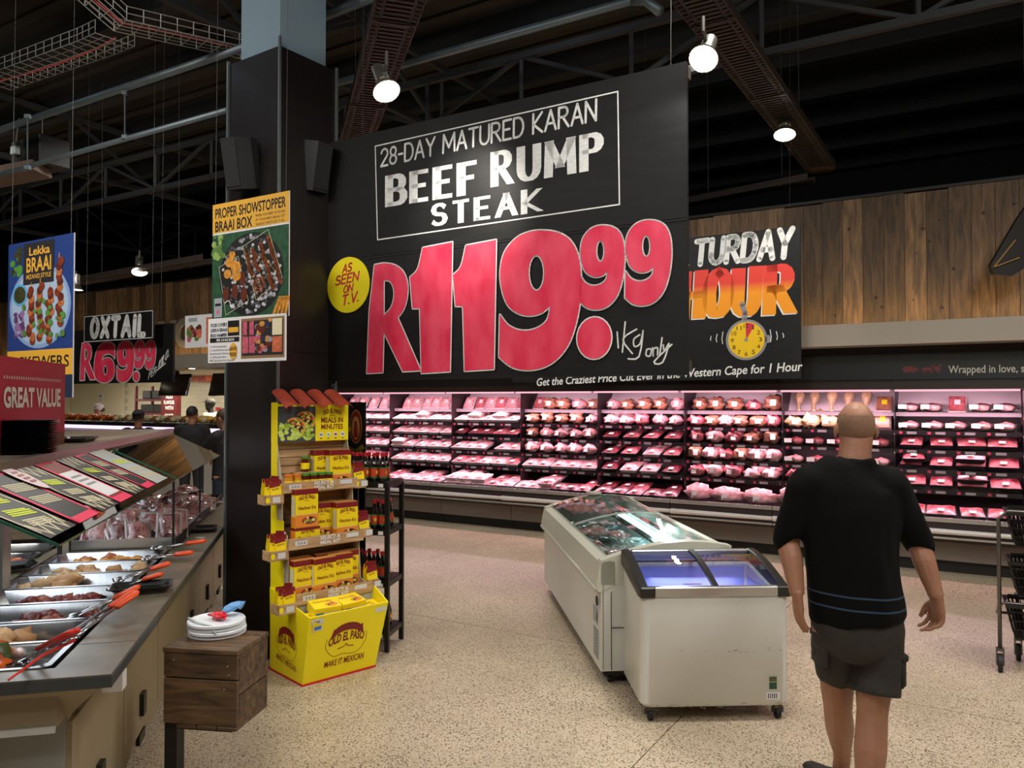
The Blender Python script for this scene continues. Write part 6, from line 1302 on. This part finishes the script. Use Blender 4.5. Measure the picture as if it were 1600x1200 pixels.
def mkice(c1, c2, key):
    def f():
        o = thing('frozen_pack', '', 'frozen pack'); b = MB(); b.blob((0, 0, .04), (.12, .08, .04), 10, 6, .2, 8, seed=key); b.build('bag', M('bag_'+str(key), c1, .2, noise_s=20, col2=c2, coat=.8, rnd=.25), o, smooth=True); MB().box(-.03, .03, -.02, .03, .078, .081).build('label', lab_, o); return o
    return f
ip = mkice('b0686a', 'd9b0a8', 2); iw = mkice('9ab0b0', 'd5dcd8', 7); ik = mkice('3c4a48', '8a9a96', 9)
for k, (x, y, z, lb) in enumerate(((.52, .2, .50, 'right of the front'), (.6, .35, .50, 'at the right rear'), (.45, .36, .46, 'in the middle rear'))):
    place('ice0', ip, W @ Vector((x, y, z)), (0, 0, sa+k), 'frozen pink pack inside the small freezer, '+lb, 'frozen packs in the small freezer')
MB().box(.40, SW-.08, .1, SD_-.09, .44, .452).build('inner_shelf', M('inner_blue', '9aa6e0'), o)
# long freezer
LA = math.atan2(.1, .995); lo_ = G(939, 1052, .08); LW, LL = .80, 2.37; o = thing('island_freezer', 'long white island freezer with curved glass top and lit tube inside', 'freezer', (lo_.x, lo_.y, 0), LA); W = WM((lo_.x, lo_.y, 0), LA)
zx = lambda x: .70
x0 = 0
b = MB(); out = [(0, 0), (LW, 0), (LW, LL), (0, LL)]; inn = [(.08, .08), (LW-.08, .08), (LW-.08, LL-.08), (.08, LL-.08)]
b.rings([[(x, y, .09) for x, y in out], [(x, y, .60+.14*x/LW*.3) for x, y in out], [(x, y, .60) for x, y in inn], [(x, y, .30) for x, y in inn]]); b.build('body', enamel, o)
b = MB(); R = []
prf = [(-.018, .56), (-.028, .60), (-.018, .66), (-.002, .73), (.05, .745), (.085, .735), (.085, .60), (0, .56)]
for y in (-.006, LL+.006): R.append([(x, y, z) for x, z in prf])
b.rings(R).build('left_rim', pale, o)
prf = [(LW+.004, .56), (LW+.004, .80), (LW-.03, .815), (LW-.09, .80), (LW-.09, .6)]
b = MB(); b.rings([[(x, y, z) for x, z in prf] for y in (-.006, LL+.006)]).build('right_rim', pale, o)
MB().tube([(-.02, 0.0, .575), (-.02, LL, .575)], .018, 8).build('bumper', pale, o, smooth=True)
def gz(x): t = x/LW; return .74+.075*math.sin(t*PI*.62)/math.sin(PI*.62)*1.0+.03*math.sin(t*PI)
for (y0, y1, nm) in ((-.006, .07, 'near_end_cap'), (LL-.07, LL+.006, 'far_end_cap')):
    b = MB(); R = []
    for k in range(11):
        x = .0+LW*k/10; R.append([(x, y0, .60), (x, y1, .60), (x, y1, gz(x)+.004), (x, y0, gz(x)+.004)])
    b.rings(R).build(nm, pale, o)
for (y0, y1, dz, nm) in ((.03, LL*.55, 0, 'glass_lid'), (LL*.5, LL-.03, .012, 'glass_lid')):
    b = MB(); n = 12
    for i in range(n):
        xa, xb = .06+(LW-.14)*i/n, .06+(LW-.14)*(i+1)/n; b.add([(xa, y0, gz(xa)+dz-.006), (xb, y0, gz(xb)+dz-.006), (xb, y1, gz(xb)+dz-.006), (xa, y1, gz(xa)+dz-.006)], [(0, 1, 2, 3)])
    g_ = b.build(nm, glassmat('top_glass', (.86, .95, .93), 1.5, 1.0) if 'top_glass' not in MATS else MATS['top_glass'], o, smooth=True)
    b = MB(); R = []
    for k in range(11):
        x = .06+(LW-.14)*k/10; R.append([(x, y0, gz(x)+dz-.008), (x, y0+.022, gz(x)+dz-.008), (x, y0+.022, gz(x)+dz+.002), (x, y0, gz(x)+dz+.002)])
    b.rings(R).build('lid_edge', M('lid_edge_grey', 'a9aca4', .35), g_)
MB().box(LW-.205, LW-.135, .35, LL-.22, .70, .712).build('lamp_tube', M('cyan_tube', 'c8f4f8', emit=3.5), o)
MB().box(LW-.12, LW-.09, .1, LL-.1, .70, .728).build('lamp_reflector', M('reflector', 'd5dcda', .2, .5), o)
b = MB()
for k in range(60): b.box(LW-.27, LW-.22, .15+k*.034, .165+k*.034, .70, .712)
b.build('louvre', dsteel, o, kind='stuff')
MB().tube([(LW*.55, LL-.035, gz(LW*.55)+.02), (LW*.55+.001, LL-.035, gz(LW*.55)+.032)], .07, 20).build('round_lid_handle', pale, o)
light('AREA', 'freezer_tube', W @ Vector((LW-.16, LL/2, .695)), 9, (.8, 1, 1), 1.9, .03).rotation_euler = (0, math.radians(35), LA+PI/2)
MB().box(.012, .014, -.008, -.004, .1, .6).build('panel_line', dsteel, o); b = MB(); b.box(.06, LW, -.009, -.005, .345, .349).box(.06, .064, -.009, -.005, .1, .56).build('service_panel_gap', dsteel, o)
b = MB()
for k in range(10): b.box(-.004, 0, .06, .2, .14+k*.018, .148+k*.018)
b.build('air_grille', grey, o, kind='stuff')
b = MB(); S = Surf(b, (0, .22, 0), (0, -1, 0), (0, 0, 1)); S.rect(.0, .34, .14, .44, M('sticker_grey', '9aa0a8'), 1); S.rect(.1, .36, .13, .41, black, 2); S.rect(.14, .55, .17, .58, M('badge_red', 'cf3340'), 30); b.build('stickers', None, o)
MB().lathe([(.03, 0), (.028, .006)], 16, (-.015, .03, .46+.04), (-1, 0, 0)).build('round_vent', black, o)
for (x, y) in ((.07, .08), (LW-.07, .08), (.07, LL-.08), (LW-.07, LL-.08)): caster(o, x, y)
MB().box(.02, LW-.02, .02, LL-.02, .06, .09).build('underframe', black, o)
rr = random.Random(8); i = 0
for j in range(9):
    for k in range(3):
        kd = ('ice0', ip) if rr.random() < .45 else (('ice1', iw) if rr.random() < .5 else ('ice2', ik))
        place(kd[0], kd[1], W @ Vector((.2+k*.19+rr.uniform(-.02, .02), .22+j*.24, .46+rr.uniform(0, .1))), (rr.uniform(-.3, .3), rr.uniform(-.3, .3), LA+rr.uniform(-1, 1)), 'frosted meat pack in the long freezer, %s row from front, %s from left' % (ORD[j], ORD[k]), 'frosted packs in the long freezer')
MB().box(.085, LW-.085, .085, LL-.085, .42, .46).build('contents_base', M('frost', 'c9d0ce', .6, bump=1, bump_s=40), o)
bk = thing('freezer_basket', 'white wire basket inside the near end of the long freezer', 'basket', W @ Vector((0, 0, 0)), LA)
b = MB()
for y in (.35, .75):
    for k in range(14): b.tube([(.15+k*.035, y, .52), (.15+k*.035, y, .66)], .0025, 4)
    for z in (.54, .6, .66): b.tube([(.14, y, z), (.62, y, z)], .003, 4)
for x in (.14, .62):
    for z in (.54, .6, .66): b.tube([(x, .35, z), (x, .75, z)], .003, 4)
b.build('wires', wpaint, bk, kind='stuff')
# ================================================================ BASKET TROLLEY at the right edge
w1 = G(1563, 1049, 0); o = thing('basket_trolley', 'metal trolley frame with wheels holding black shopping baskets at the right edge', 'trolley', w1, math.radians(-28)); W = WM(w1, math.radians(-28))
fm = M('trolley_metal', '6a6460', .35, .8)
for (x, y) in ((0, 0), (.12, .30), (.45, 0), (.55, .3)):
    wl = MB().tube([(x-.012, y+.0, .055), (x+.012, y, .055)], .055, 16).build('wheel', rubber, o, smooth=40); MB().box(x-.022, x-.015, y-.02, y+.03, .04, .14).box(x+.015, x+.022, y-.02, y+.03, .04, .14).box(x-.022, x+.022, y-.02, y+.03, .13, .145).build('fork', fm, wl)
MB().tube([(0, 0, .14), (0, .01, .95), (.05, .02, 1.0), (.5, .02, 1.0)], .012, 8).build('frame', fm, o, smooth=True); MB().tube([(.0, 0, .40), (.02, .0, .43), (.5, .0, .43), (.5, .3, .43), (.1, .3, .43)], .009, 8).tube([(0, 0, .42), (0, .3, .30), (.5, .3, .30)], .009, 8).tube([(.12, .3, .14), (.12, .3, .45)], .01, 8).tube([(.45, 0, .14), (.45, 0, 1.0)], .01, 8).tube([(.55, .3, .14), (.55, .3, .45)], .01, 8).build('lower_frame', fm, o, smooth=True)
def mkbasket():
    o = thing('shopping_basket', '', 'basket'); R = []
    w_, d_, h_ = .40, .27, .22
    def rg(k, z): return [(-w_/2*k, -d_/2*k, z), (w_/2*k, -d_/2*k, z), (w_/2*k, d_/2*k, z), (-w_/2*k, d_/2*k, z)]
    MB().rings([rg(.78, 0), rg(.79, .012)]).build('base', blackp, o); MB().rings([rg(1.05, h_-.02), rg(1.07, h_), rg(1.0, h_), rg(.98, h_-.02)], cap=False).build('rim', blackp, o)
    b = MB()
    for s, (ax, L, Dd) in enumerate((('x', w_, d_), ('y', d_, w_))):
        n = int(L/.022)
        for sg in (-1, 1):
            for k in range(n+1):
                t = -1+2*k/n
                if ax == 'x': p0 = (t*L/2*.78, sg*Dd/2*.78, .01); p1 = (t*L/2, sg*Dd/2, h_-.015)
                else: p0 = (sg*Dd/2*.78, t*L/2*.78, .01); p1 = (sg*Dd/2, t*L/2, h_-.015)
                b.bar(p0, p1, .013, .005)
            for zf_ in (.3, .55, .8):
                k_ = .78+.22*zf_
                if ax == 'x': b.bar((-L/2*k_, sg*Dd/2*k_, h_*zf_), (L/2*k_, sg*Dd/2*k_, h_*zf_), .022, .006)
                else: b.bar((sg*Dd/2*k_, -L/2*k_, h_*zf_), (sg*Dd/2*k_, L/2*k_, h_*zf_), .012, .006)
    b.build('side_lattice', blackp, o, kind='stuff'); MB().tube([(-w_/2, 0, h_), (-w_/2*.9, .1, h_+.01), (w_/2*.9, .1, h_+.01), (w_/2, 0, h_)], .006, 6).build('handle', blackp, o); return o
for (x, y, z, lab) in ((.24, .1, .21, 'lowest black shopping basket on the trolley'), (.26, .13, .47, 'middle black shopping basket on the trolley'), (.25, .1, .78, 'topmost black shopping basket on the trolley')):
    place('bskt', mkbasket, W @ Vector((x, y, z)), (0, 0, math.radians(-28)), lab, 'black shopping baskets on the trolley')
# ================================================================ PEOPLE
def remesh(mb, vox, smooth=3, name='body', mat_=None, parent=None, fac=.5):
    me = bpy.data.meshes.new('tmp'); me.from_pydata(mb.v, [], mb.f); me.update()
    bm_ = bmesh.new(); bm_.from_mesh(me); bmesh.ops.recalc_face_normals(bm_, faces=bm_.faces); bm_.to_mesh(me); bm_.free()
    o = bpy.data.objects.new('tmp', me); COL.objects.link(o)
    md = o.modifiers.new('r', 'REMESH'); md.mode = 'VOXEL'; md.voxel_size = vox
    if smooth: m2 = o.modifiers.new('s', 'SMOOTH'); m2.factor = fac; m2.iterations = smooth
    dg = bpy.context.evaluated_depsgraph_get(); dg.update(); res = bpy.data.meshes.new_from_object(o.evaluated_get(dg)); bpy.data.objects.remove(o); bpy.data.meshes.remove(me)
    res.name = name; res.materials.clear()
    if mat_: res.materials.append(mat_)
    res.polygons.foreach_set('use_smooth', [True]*len(res.polygons)); ob = bpy.data.objects.new(name, res); COL.objects.link(ob)
    if parent: ob.parent = parent
    return ob
def limb(mb, pts, rs, n=14, side=(1, 0, 0), sub=3):
    """smoothed tapering tube"""
    P_ = [Vector(p) for p in pts]; R_ = [(r, r) if not isinstance(r, tuple) else r for r in rs]; q = []; rr_ = []
    for i in range(len(P_)-1):
        a = P_[max(i-1, 0)]; b = P_[i]; c = P_[i+1]; d = P_[min(i+2, len(P_)-1)]
        for k in range(sub):
            t = k/sub; q.append(.5*((2*b)+(c-a)*t+(2*a-5*b+4*c-d)*t*t+(3*b-a-3*c+d)*t**3)); rr_.append(tuple(R_[i][m]*(1-t)+R_[i+1][m]*t for m in (0, 1)))
    q.append(P_[-1]); rr_.append(R_[-1]); mb.tube(q, rr_, n, side=side); return mb
def hand(mb, w_, d, nrm, lat, s=1.0, curl=.5, thumb=1):
    """w_ wrist, d pointing direction, nrm palm normal, lat towards the thumb side"""
    w_, d, nrm, lat = Vector(w_), Vector(d).normalized(), Vector(nrm).normalized(), Vector(lat).normalized()
    limb(mb, [w_-d*.02*s, w_+d*.02*s, w_+d*.05*s, w_+d*.09*s], [(.026*s, .018*s), (.034*s, .018*s), (.041*s, .018*s), (.038*s, .014*s)], 12, side=lat, sub=2)
    for k, (ln, o_) in enumerate(((.072, .034), (.082, .0115), (.075, -.0115), (.060, -.033))):
        p = w_+d*(.082-.006*abs(k-1.3))*s+lat*o_*s; dd = d+lat*(o_*4.5); dd.normalize(); pts = [p-dd*.02*s, p]; rs = [.0095*s, .0093*s]; an = curl*(.8+.12*k)
        for j, fr_ in enumerate((.42, .32, .26)):
            an_ = an*(j+1)*.75; v = dd*math.cos(an_)+nrm*math.sin(an_); p = p+v*ln*fr_*s; pts.append(p); rs.append((.0088, .0080, .0068)[j]*s)
        limb(mb, pts, rs, 8, side=lat, sub=2)
    p = w_+d*.025*s+lat*.024*s; v = (d*.75+lat*.65+nrm*.35).normalized(); v2 = (d*.95+lat*.15+nrm*.4).normalized()
    limb(mb, [p-v*.01*s, p+v*.03*s, p+v*.03*s+v2*.028*s, p+v*.03*s+v2*.052*s], [.014*s, .0125*s, .0105*s, .008*s], 8, side=nrm, sub=2)
def head(mb, c, f, u, s=1.0):
    """c centre of skull, f face direction, u up"""
    f, u = Vector(f).normalized(), Vector(u).normalized(); r = f.cross(u); T = Matrix((r, f, u)).transposed().to_4x4()
    mb.blob(Vector(c)+u*.012*s, (.074*s, .094*s, .098*s), 20, 14, 0, T=T.to_3x3()); mb.blob(Vector(c)+f*.022*s-u*.055*s, (.056*s, .066*s, .066*s), 16, 10, 0, T=T.to_3x3())
    mb.blob(Vector(c)+f*.093*s-u*.02*s, (.011*s, .018*s, .022*s), 8, 6, 0, T=T.to_3x3()); mb.blob(Vector(c)+f*.082*s-u*.062*s, (.024*s, .012*s, .012*s), 8, 6, 0, T=T.to_3x3())
    mb.blob(Vector(c)+f*.078*s+u*.018*s, (.045*s, .014*s, .012*s), 8, 6, 0, T=T.to_3x3())
    for sg in (-1, 1):
        mb.blob(Vector(c)+r*.079*s*sg-f*.004*s-u*.014*s, (.010*s, .019*s, .032*s), 8, 6, 0, T=T.to_3x3())
def eyes(o, c, f, u, s=1.0):
    f, u = Vector(f).normalized(), Vector(u).normalized(); r = f.cross(u)
    for sg in (-1, 1): MB().blob(Vector(c)+f*.078*s+r*.03*s*sg-u*.002*s, (.011*s, .011*s, .009*s), 8, 6, 0).build('eye', M('eye_white', 'd9d4cc', .2), o, smooth=True); MB().blob(Vector(c)+f*.087*s+r*.03*s*sg-u*.002*s, (.005*s, .004*s, .005*s), 6, 5, 0).build('iris', M('iris_dark', '20140e', .2), o, smooth=True)
# ---- the man in the foreground
OX = Vector((1.36, 3.1, 0)); L_ = lambda px, py, Y: P(px, py, Y)-OX
man = thing('person', 'bald man in black shirt and dark cargo shorts walking away beside the freezers', 'person', OX, 0)
skin = M('skin_fair', '9c6e56', .5, noise_s=9, noise_a=.1, bump=.15, bump_s=120); shirt = M('black_knit', '050505', .95, spec=.2, bump=.25, bump_s=14); shorts = M('dark_canvas', '2a2724', .8, noise_s=6, noise_a=.15, bump=.4, bump_s=50)
sh = M('shirt_stripe', '3c4a5c', .8); shoe = M('shoe_dark', '1d1b1a', .6)
shL, elL, wrL = L_(1266, 752, 3.1), L_(1232, 842, 3.13), L_(1246, 930, 3.05); shR, elR, wrR = L_(1386, 755, 3.1), L_(1434, 848, 3.12), L_(1464, 934, 3.05)
neck0, neck1, hc = L_(1334, 742, 3.1), L_(1336, 706, 3.11), L_(1337, 669, 3.13)
hipL, knL, anL, heL = L_(1306, 985, 3.12), L_(1309, 1105, 3.26), L_(1316, 1180, 3.46), L_(1314, 1200, 3.50)
hipR, knR, anR = L_(1370, 985, 3.1), L_(1363, 1112, 3.08), L_(1354, 1292, 2.98)
fdir = Vector((.22, .96, -.12))
b = MB(); head(b, hc, fdir, (0.0, -.02, 1), .95)
limb(b, [neck0-Vector((0, 0, .05)), neck0, neck1, hc-Vector((0, .01, .03))], [.085, .068, .060, .06], 16)
limb(b, [L_(1333, 985, 3.1), L_(1330, 900, 3.1), L_(1326, 830, 3.1), L_(1326, 775, 3.1), L_(1330, 748, 3.1)], [(.16, .11), (.155, .11), (.175, .12), (.18, .11), (.09, .08)], 18)
for s_, e_, w_ in ((shL, elL, wrL), (shR, elR, wrR)): limb(b, [s_, s_.lerp(e_, .5), e_, e_.lerp(w_, .35), e_.lerp(w_, .8), w_], [.06, .05, .043, .043, .032, .027], 12)
limb(b, [hipL, hipL.lerp(knL, .5), knL, knL.lerp(anL, .38), knL.lerp(anL, .85), anL, heL], [.085, .072, .056, .058, .04, .036, .036], 14)
limb(b, [hipR, hipR.lerp(knR, .5), knR, knR.lerp(anR, .35), knR.lerp(anR, .75), anR], [.088, .074, .057, .060, .042, .036], 14)
hand(b, wrL, Vector((.09, .10, -1)), Vector((1, .25, .1)), Vector((.0, 1, .1)), 1.0, .28)
hand(b, wrR, Vector((.02, .05, -1)), Vector((-1, .15, 0)), Vector((-.2, 1, .1)), 1.0, .62)
remesh(b, .0044, 2, 'body', skin, man)
hm_ = MB(); T_ = Matrix((fdir.normalized().cross(Vector((0, 0, 1))), fdir.normalized(), Vector((0, 0, 1)))).transposed()
hm_.blob(hc+Vector((0, 0, .0114)), (.0745*.955, .0945*.96, .0985*.955), 40, 28, 0, T=T_)
kp = []
for f_ in hm_.f:
    c_ = sum((Vector(hm_.v[i]) for i in f_), Vector())/len(f_)-hc; dz = c_.z; fy = c_.dot(fdir.normalized())
    if -.07 < dz < .055-.25*max(0, -.02+fy) and fy < .035: kp.append(f_)
hm_.f = kp; hm_.m = [0]*len(kp); hm_.sm = [True]*len(kp); hm_.build('cropped_hair', M('grey_stubble', '85654f', .8, noise_s=300, noise_a=.3), man, smooth=True)
stub = MB(); T_ = Matrix((fdir.normalized().cross(Vector((0, 0, 1))), fdir.normalized(), Vector((0, 0, 1)))).transposed()
stub.blob(hc+Vector((0, -.012, .004)), (.0765, .0965, .078), 24, 16, 0, T=T_); 
eyes(man, hc, fdir, (0, -.02, 1))
b = MB()
limb(b, [L_(1340, 966, 3.1), L_(1338, 945, 3.1), L_(1332, 900, 3.1), L_(1328, 850, 3.1), L_(1326, 800, 3.1), L_(1323, 765, 3.1), L_(1326, 742, 3.1), L_(1334, 724, 3.1), L_(1335, 715, 3.1)], [(.184, .145), (.182, .145), (.180, .14), (.184, .14), (.196, .14), (.195, .125), (.150, .10), (.085, .075), (.072, .07)], 26, sub=4)
for s_, e_, w_, k in ((shL, elL, wrL, -1), (shR, elR, wrR, 1)):
    cuff = e_.lerp(w_, .16 if k > 0 else .10); limb(b, [s_+Vector((-k*.05, 0, -.03)), s_+Vector((k*.0, 0, -.012)), s_.lerp(e_, .4), e_+Vector((k*.004, 0, .01)), cuff], [.09, .082, .073, .060, .055], 16)
sb = remesh(b, .009, 9, 'shirt', shirt, man)
for v in sb.data.vertices:   # soft folds
    c_ = v.co; n_ = noise.noise(Vector((c_.x*9, c_.y*9, c_.z*3.2)))*.010+noise.noise(Vector((c_.x*22+5, c_.y*22, c_.z*7)))*.004; v.co = c_+v.normal*n_
nt = shirt.node_tree; N_ = nt.nodes; tc = N_.new('ShaderNodeTexCoord'); sx = N_.new('ShaderNodeSeparateXYZ'); nt.links.new(tc.outputs['Object'], sx.inputs[0])
sm_ = N_.new('ShaderNodeMath'); sm_.operation = 'MULTIPLY_ADD'; sm_.inputs[1].default_value = .05; nt.links.new(sx.outputs['X'], sm_.inputs[0]); nt.links.new(sx.outputs['Z'], sm_.inputs[2]); prev = None
for (cx_, cy_) in ((1336, 936), (1339, 956)):   # two thin knitted stripes round the hem
    cp = N_.new('ShaderNodeMath'); cp.operation = 'COMPARE'; cp.inputs[1].default_value = L_(cx_, cy_, 2.97).z; cp.inputs[2].default_value = .0035; nt.links.new(sm_.outputs[0], cp.inputs[0])
    if prev: ad = N_.new('ShaderNodeMath'); ad.operation = 'MAXIMUM'; nt.links.new(prev, ad.inputs[0]); nt.links.new(cp.outputs[0], ad.inputs[1]); prev = ad.outputs[0]
    else: prev = cp.outputs[0]
mx = N_.new('ShaderNodeMixRGB'); nt.links.new(prev, mx.inputs[0]); mx.inputs[1].default_value = (*hexc('050505'), 1); mx.inputs[2].default_value = (*hexc('34465c'), 1); nt.links.new(mx.outputs[0], N_['Principled BSDF'].inputs['Base Color'])
b = MB(); limb(b, [L_(1338, 940, 3.1), L_(1339, 975, 3.1), L_(1339, 1000, 3.11), L_(1339, 1016, 3.12)], [(.168, .13), (.174, .138), (.17, .13), (.12, .09)], 24)
limb(b, [hipL+Vector((.01, 0, .02)), L_(1303, 1020, 3.15), L_(1305, 1056, 3.18)], [(.1, .1), (.082, .09), (.068, .085)], 18); limb(b, [hipR+Vector((0, 0, .02)), L_(1370, 1040, 3.1), L_(1368, 1085, 3.08)], [(.1, .105), (.093, .1), (.092, .1)], 18)
b2 = remesh(b, .008, 7, 'shorts', shorts, man)
for v in b2.data.vertices:
    c_ = v.co; v.co = c_+v.normal*(noise.noise(Vector((c_.x*12, c_.y*12, c_.z*9)))*.009)
for (px_, py_, Y_) in ((1399, 1040, 3.1), (1281, 1012, 3.12)):
    p_ = L_(px_, py_, Y_); MB().bbox(p_.x-.016, p_.x+.014, p_.y-.07, p_.y+.06, p_.z-.07, p_.z+.05, .012).bbox(p_.x-.018, p_.x+.018, p_.y-.075, p_.y+.065, p_.z+.035, p_.z+.065, .006).build('cargo_pocket', shorts, man, smooth=50)
def shoe_(o, heel, d, m, s=1.0, up=(0, 0, 1)):
    heel, d = Vector(heel), Vector(d).normalized(); u = Vector(up); r = d.cross(u).normalized(); u = r.cross(d); b = MB()
    R = []
    for t, w_, h_ in ((0, .028, .06), (.02, .036, .075), (.08, .038, .08), (.14, .042, .06), (.2, .045, .045), (.25, .036, .035), (.27, .02, .02)):
        c = heel+d*t*s; R.append([c+r*w_*s*math.cos(a)+u*(max(0, (.5+.5*math.sin(a)))*h_*s) for a in [2*PI*j/14 for j in range(14)]])
    b.rings(R).build('shoe', m, o, smooth=True)
shoe_(man, Vector((anR.x, anR.y-.05, .004)), (.1, 1, 0), shoe); shoe_(man, Vector((anL.x-.012, anL.y-.05, .004)), (-.25, 1, 0), shoe)
# ---- people in the distance
def figure(name_lab, loc, rz, H=1.72, skinc='7a5038', shirt_c='121214', trouser_c='15161a', hat=None, hair='15100c', pose='stand', face=(0, 1, -.05), long_sleeve=False, apron=None, armL=None, armR=None, lean=0, female=False):
    o = thing('person', name_lab, 'person', loc, rz); k = H/1.75; sk_ = M('skin_'+skinc, skinc, .5); sc_ = M('cloth_'+shirt_c, shirt_c, .8); tc_ = M('cloth_'+trouser_c, trouser_c, .8)
    V = lambda x, y, z: Vector((x, y+lean*max(0, z-.95), z))*k
    hcx = V(0, .02, 1.61); b = MB(); head(b, hcx, face, (0, 0, 1), k); limb(b, [V(0, 0, 1.38), V(0, 0, 1.45), V(0, .01, 1.53)], [.07*k, .055*k, .052*k], 12)
    limb(b, [V(0, 0, .92), V(0, 0, 1.1), V(0, 0, 1.28), V(0, 0, 1.4)], [(.15*k, .10*k), (.13*k, .10*k), (.165*k, .11*k), (.10*k, .08*k)], 16)
    sw = .185 if not female else .165; arms = []
    for sg, am in ((-1, armL), (1, armR)):
        s_, e_, w_ = V(sg*sw, 0, 1.39), V(sg*(sw+.06), -.02, 1.12), V(sg*(sw+.04), .08, .88)
        if am: e_, w_ = V(*am[0]), V(*am[1])
        arms.append((s_, e_, w_)); limb(b, [s_, s_.lerp(e_, .5), e_, e_.lerp(w_, .4), w_], [.05*k, .045*k, .038*k, .036*k, .026*k], 10)
        d = (w_-e_).normalized(); nn = Vector((-sg, 0, 0)); nn = (nn-d*nn.dot(d)).normalized(); hand(b, w_, d, nn, nn.cross(d)*sg, k, .4)
    for sg in (-1, 1): limb(b, [V(sg*.09, 0, .92), V(sg*.1, .01, .5), V(sg*.1, -.01, .1), V(sg*.1, 0, .06)], [.085*k, .055*k, .036*k, .036*k], 12)
    remesh(b, .011, 2, 'body', sk_, o)
    b = MB(); limb(b, [V(0, 0, .86), V(0, 0, 1.0), V(0, 0, 1.15), V(0, 0, 1.3), V(0, 0, 1.4), V(0, 0, 1.46)], [(.175*k, .13*k), (.165*k, .125*k), (.165*k, .12*k), (.19*k, .125*k), (.14*k, .10*k), (.065*k, .065*k)], 20)
    for s_, e_, w_ in arms:
        end = w_ if long_sleeve else e_.lerp(s_, .25); limb(b, [s_-Vector((s_.x*.4, 0, -.01)), s_, s_.lerp(e_, .5)]+([e_, w_.lerp(e_, .1)] if long_sleeve else [end]), [.07*k, .068*k, .06*k]+([.05*k, .04*k] if long_sleeve else [.055*k]), 12)
    remesh(b, .014, 3, 'shirt', sc_, o)
    b = MB(); limb(b, [V(0, 0, .98), V(0, 0, .86), V(0, 0, .8)], [(.155*k, .12*k), (.165*k, .125*k), (.14*k, .12*k)], 16)
    for sg in (-1, 1): limb(b, [V(sg*.085, 0, .88), V(sg*.1, .01, .5), V(sg*.1, 0, .08)], [.09*k, .07*k, .06*k], 12)
    remesh(b, .014, 2, 'trousers', tc_, o); f_ = Vector(face); 
    for sg in (-1, 1): shoe_(o, V(sg*.1, -.06, .0)+Vector((0, 0, .004)), (sg*.08, 1, 0), M('shoe_dark', '1d1b1a', .6), k)
    eyes(o, hcx, face, (0, 0, 1), k)
    fr_ = Vector((face[0], face[1], 0)).normalized(); up = Vector((0, 0, 1)); r = fr_.cross(up)
    T = Matrix((r, fr_, up)).transposed()
    if hair:
        b = MB(); b.blob(hcx-fr_*.014*k+up*.032*k, (.082*k, .096*k, .088*k), 16, 10, .04, T=T)
        if female: b.blob(hcx-fr_*.09*k+up*.0*k, (.045*k, .05*k, .06*k), 10, 8, .1, T=T)
        b.build('hair', M('hair_'+hair, hair, .6, bump=.6, bump_s=80), o, smooth=True)
    if hat == 'cap' or hat == 'capback':
        hm = M('cap_'+('black' if shirt_c == '121214' else 'grey'), '111113' if shirt_c == '121214' else '6a6458', .8); b = MB(); b.blob(hcx+up*.05*k-fr_*.004*k, (.088*k, .102*k, .075*k), 18, 10, 0, T=T); b.build('cap', hm, o, smooth=True)
        s_ = -1 if hat == 'capback' else 1; b = MB(); c = hcx+up*.055*k; pts = [c+fr_*s_*(.09*k+.075*k*math.sin(a))+r*.07*k*math.cos(a) for a in [PI*j/10 for j in range(11)]]; n = len(pts); b.add(pts+[p+up*.008 for p in pts], [tuple(range(n)), tuple(range(2*n-1, n-1, -1))]+[(i, (i+1) % n, (i+1) % n+n, i+n) for i in range(n)]); b.build('cap_peak', hm, o)
    if hat == 'net': MB().blob(hcx+up*.045*k-fr_*.012*k, (.09*k, .108*k, .095*k), 18, 12, .05, T=T).build('hair_cover', M('hair_cover', '9a8c94', .8, noise_s=60, noise_a=.3), o, smooth=True)
    return o
def at(px, Y): v = P(px, 640, Y); return Vector((v.x, v.y, 0))
figure('man with short dark hair and black polo shirt seen from behind at the servery', at(300, 10.8), math.radians(10), 1.63, '8a5c44', '121214', '17181c', pose='b', armL=((-.24, .06, 1.14), (-.16, .28, 1.05)), armR=((.25, .02, 1.14), (.24, .20, .95)))
figure('person in black T-shirt and black cap seen from behind, left of the polo shirt man', at(216, 10.6), math.radians(15), 1.58, '7a5038', '121214', '17181c', hat='capback')
figure('woman in black top with tied hair reaching left, half hidden by the pillar', at(351, 8.9), math.radians(75), 1.62, 'a87a60', '121214', '1c2436', hair='4a3424', female=True, armL=((-.2, .2, 1.2), (-.1, .42, 1.12)), armR=((.2, .2, 1.2), (.05, .45, 1.1)))
figure('man in grey cap and cream uniform facing left behind the servery', WA.w(-5.38, .95, 0), WA.r+math.radians(105), 1.74, '2c1c16', 'c9bca8', '2a2a2e', hat='cap', hair='0e0a08')
figure('woman in white coat and hair cover behind the left end of the servery', WA.w(-9.05, 1.0, 0), WA.r+math.radians(130), 1.62, '6e4632', 'd9d9d4', '2a2a2e', hat='net', hair='1a1210', female=True, long_sleeve=True)
# low chilled bin between the shoppers
o = thing('chilled_bin', 'low white chilled bin of packed meat beyond the buffet, beside the standing man', 'bin', WA.w(-5.4, -3.9, 0), WA.r)
MB().box(0, 1.8, 0, .8, .06, .62).build('body', M('bin_grey', '8a8880', .5), o); MB().box(-.02, 1.82, -.02, 0, .58, .64).box(-.02, 1.82, .8, .82, .58, .64).build('rim', steel, o); MB().box(.05, 1.75, .05, .75, 0, .06).build('kick_plate', black, o)
for k in range(8): place('pkB', MK['B'][1], WA.w(-5.4+.15+k*.21, -3.9+.2, .625), (0, 0, WA.r+k), 'pink meat bag in the low chilled bin, %s from left' % ORD[k], 'meat bags in the low chilled bin')
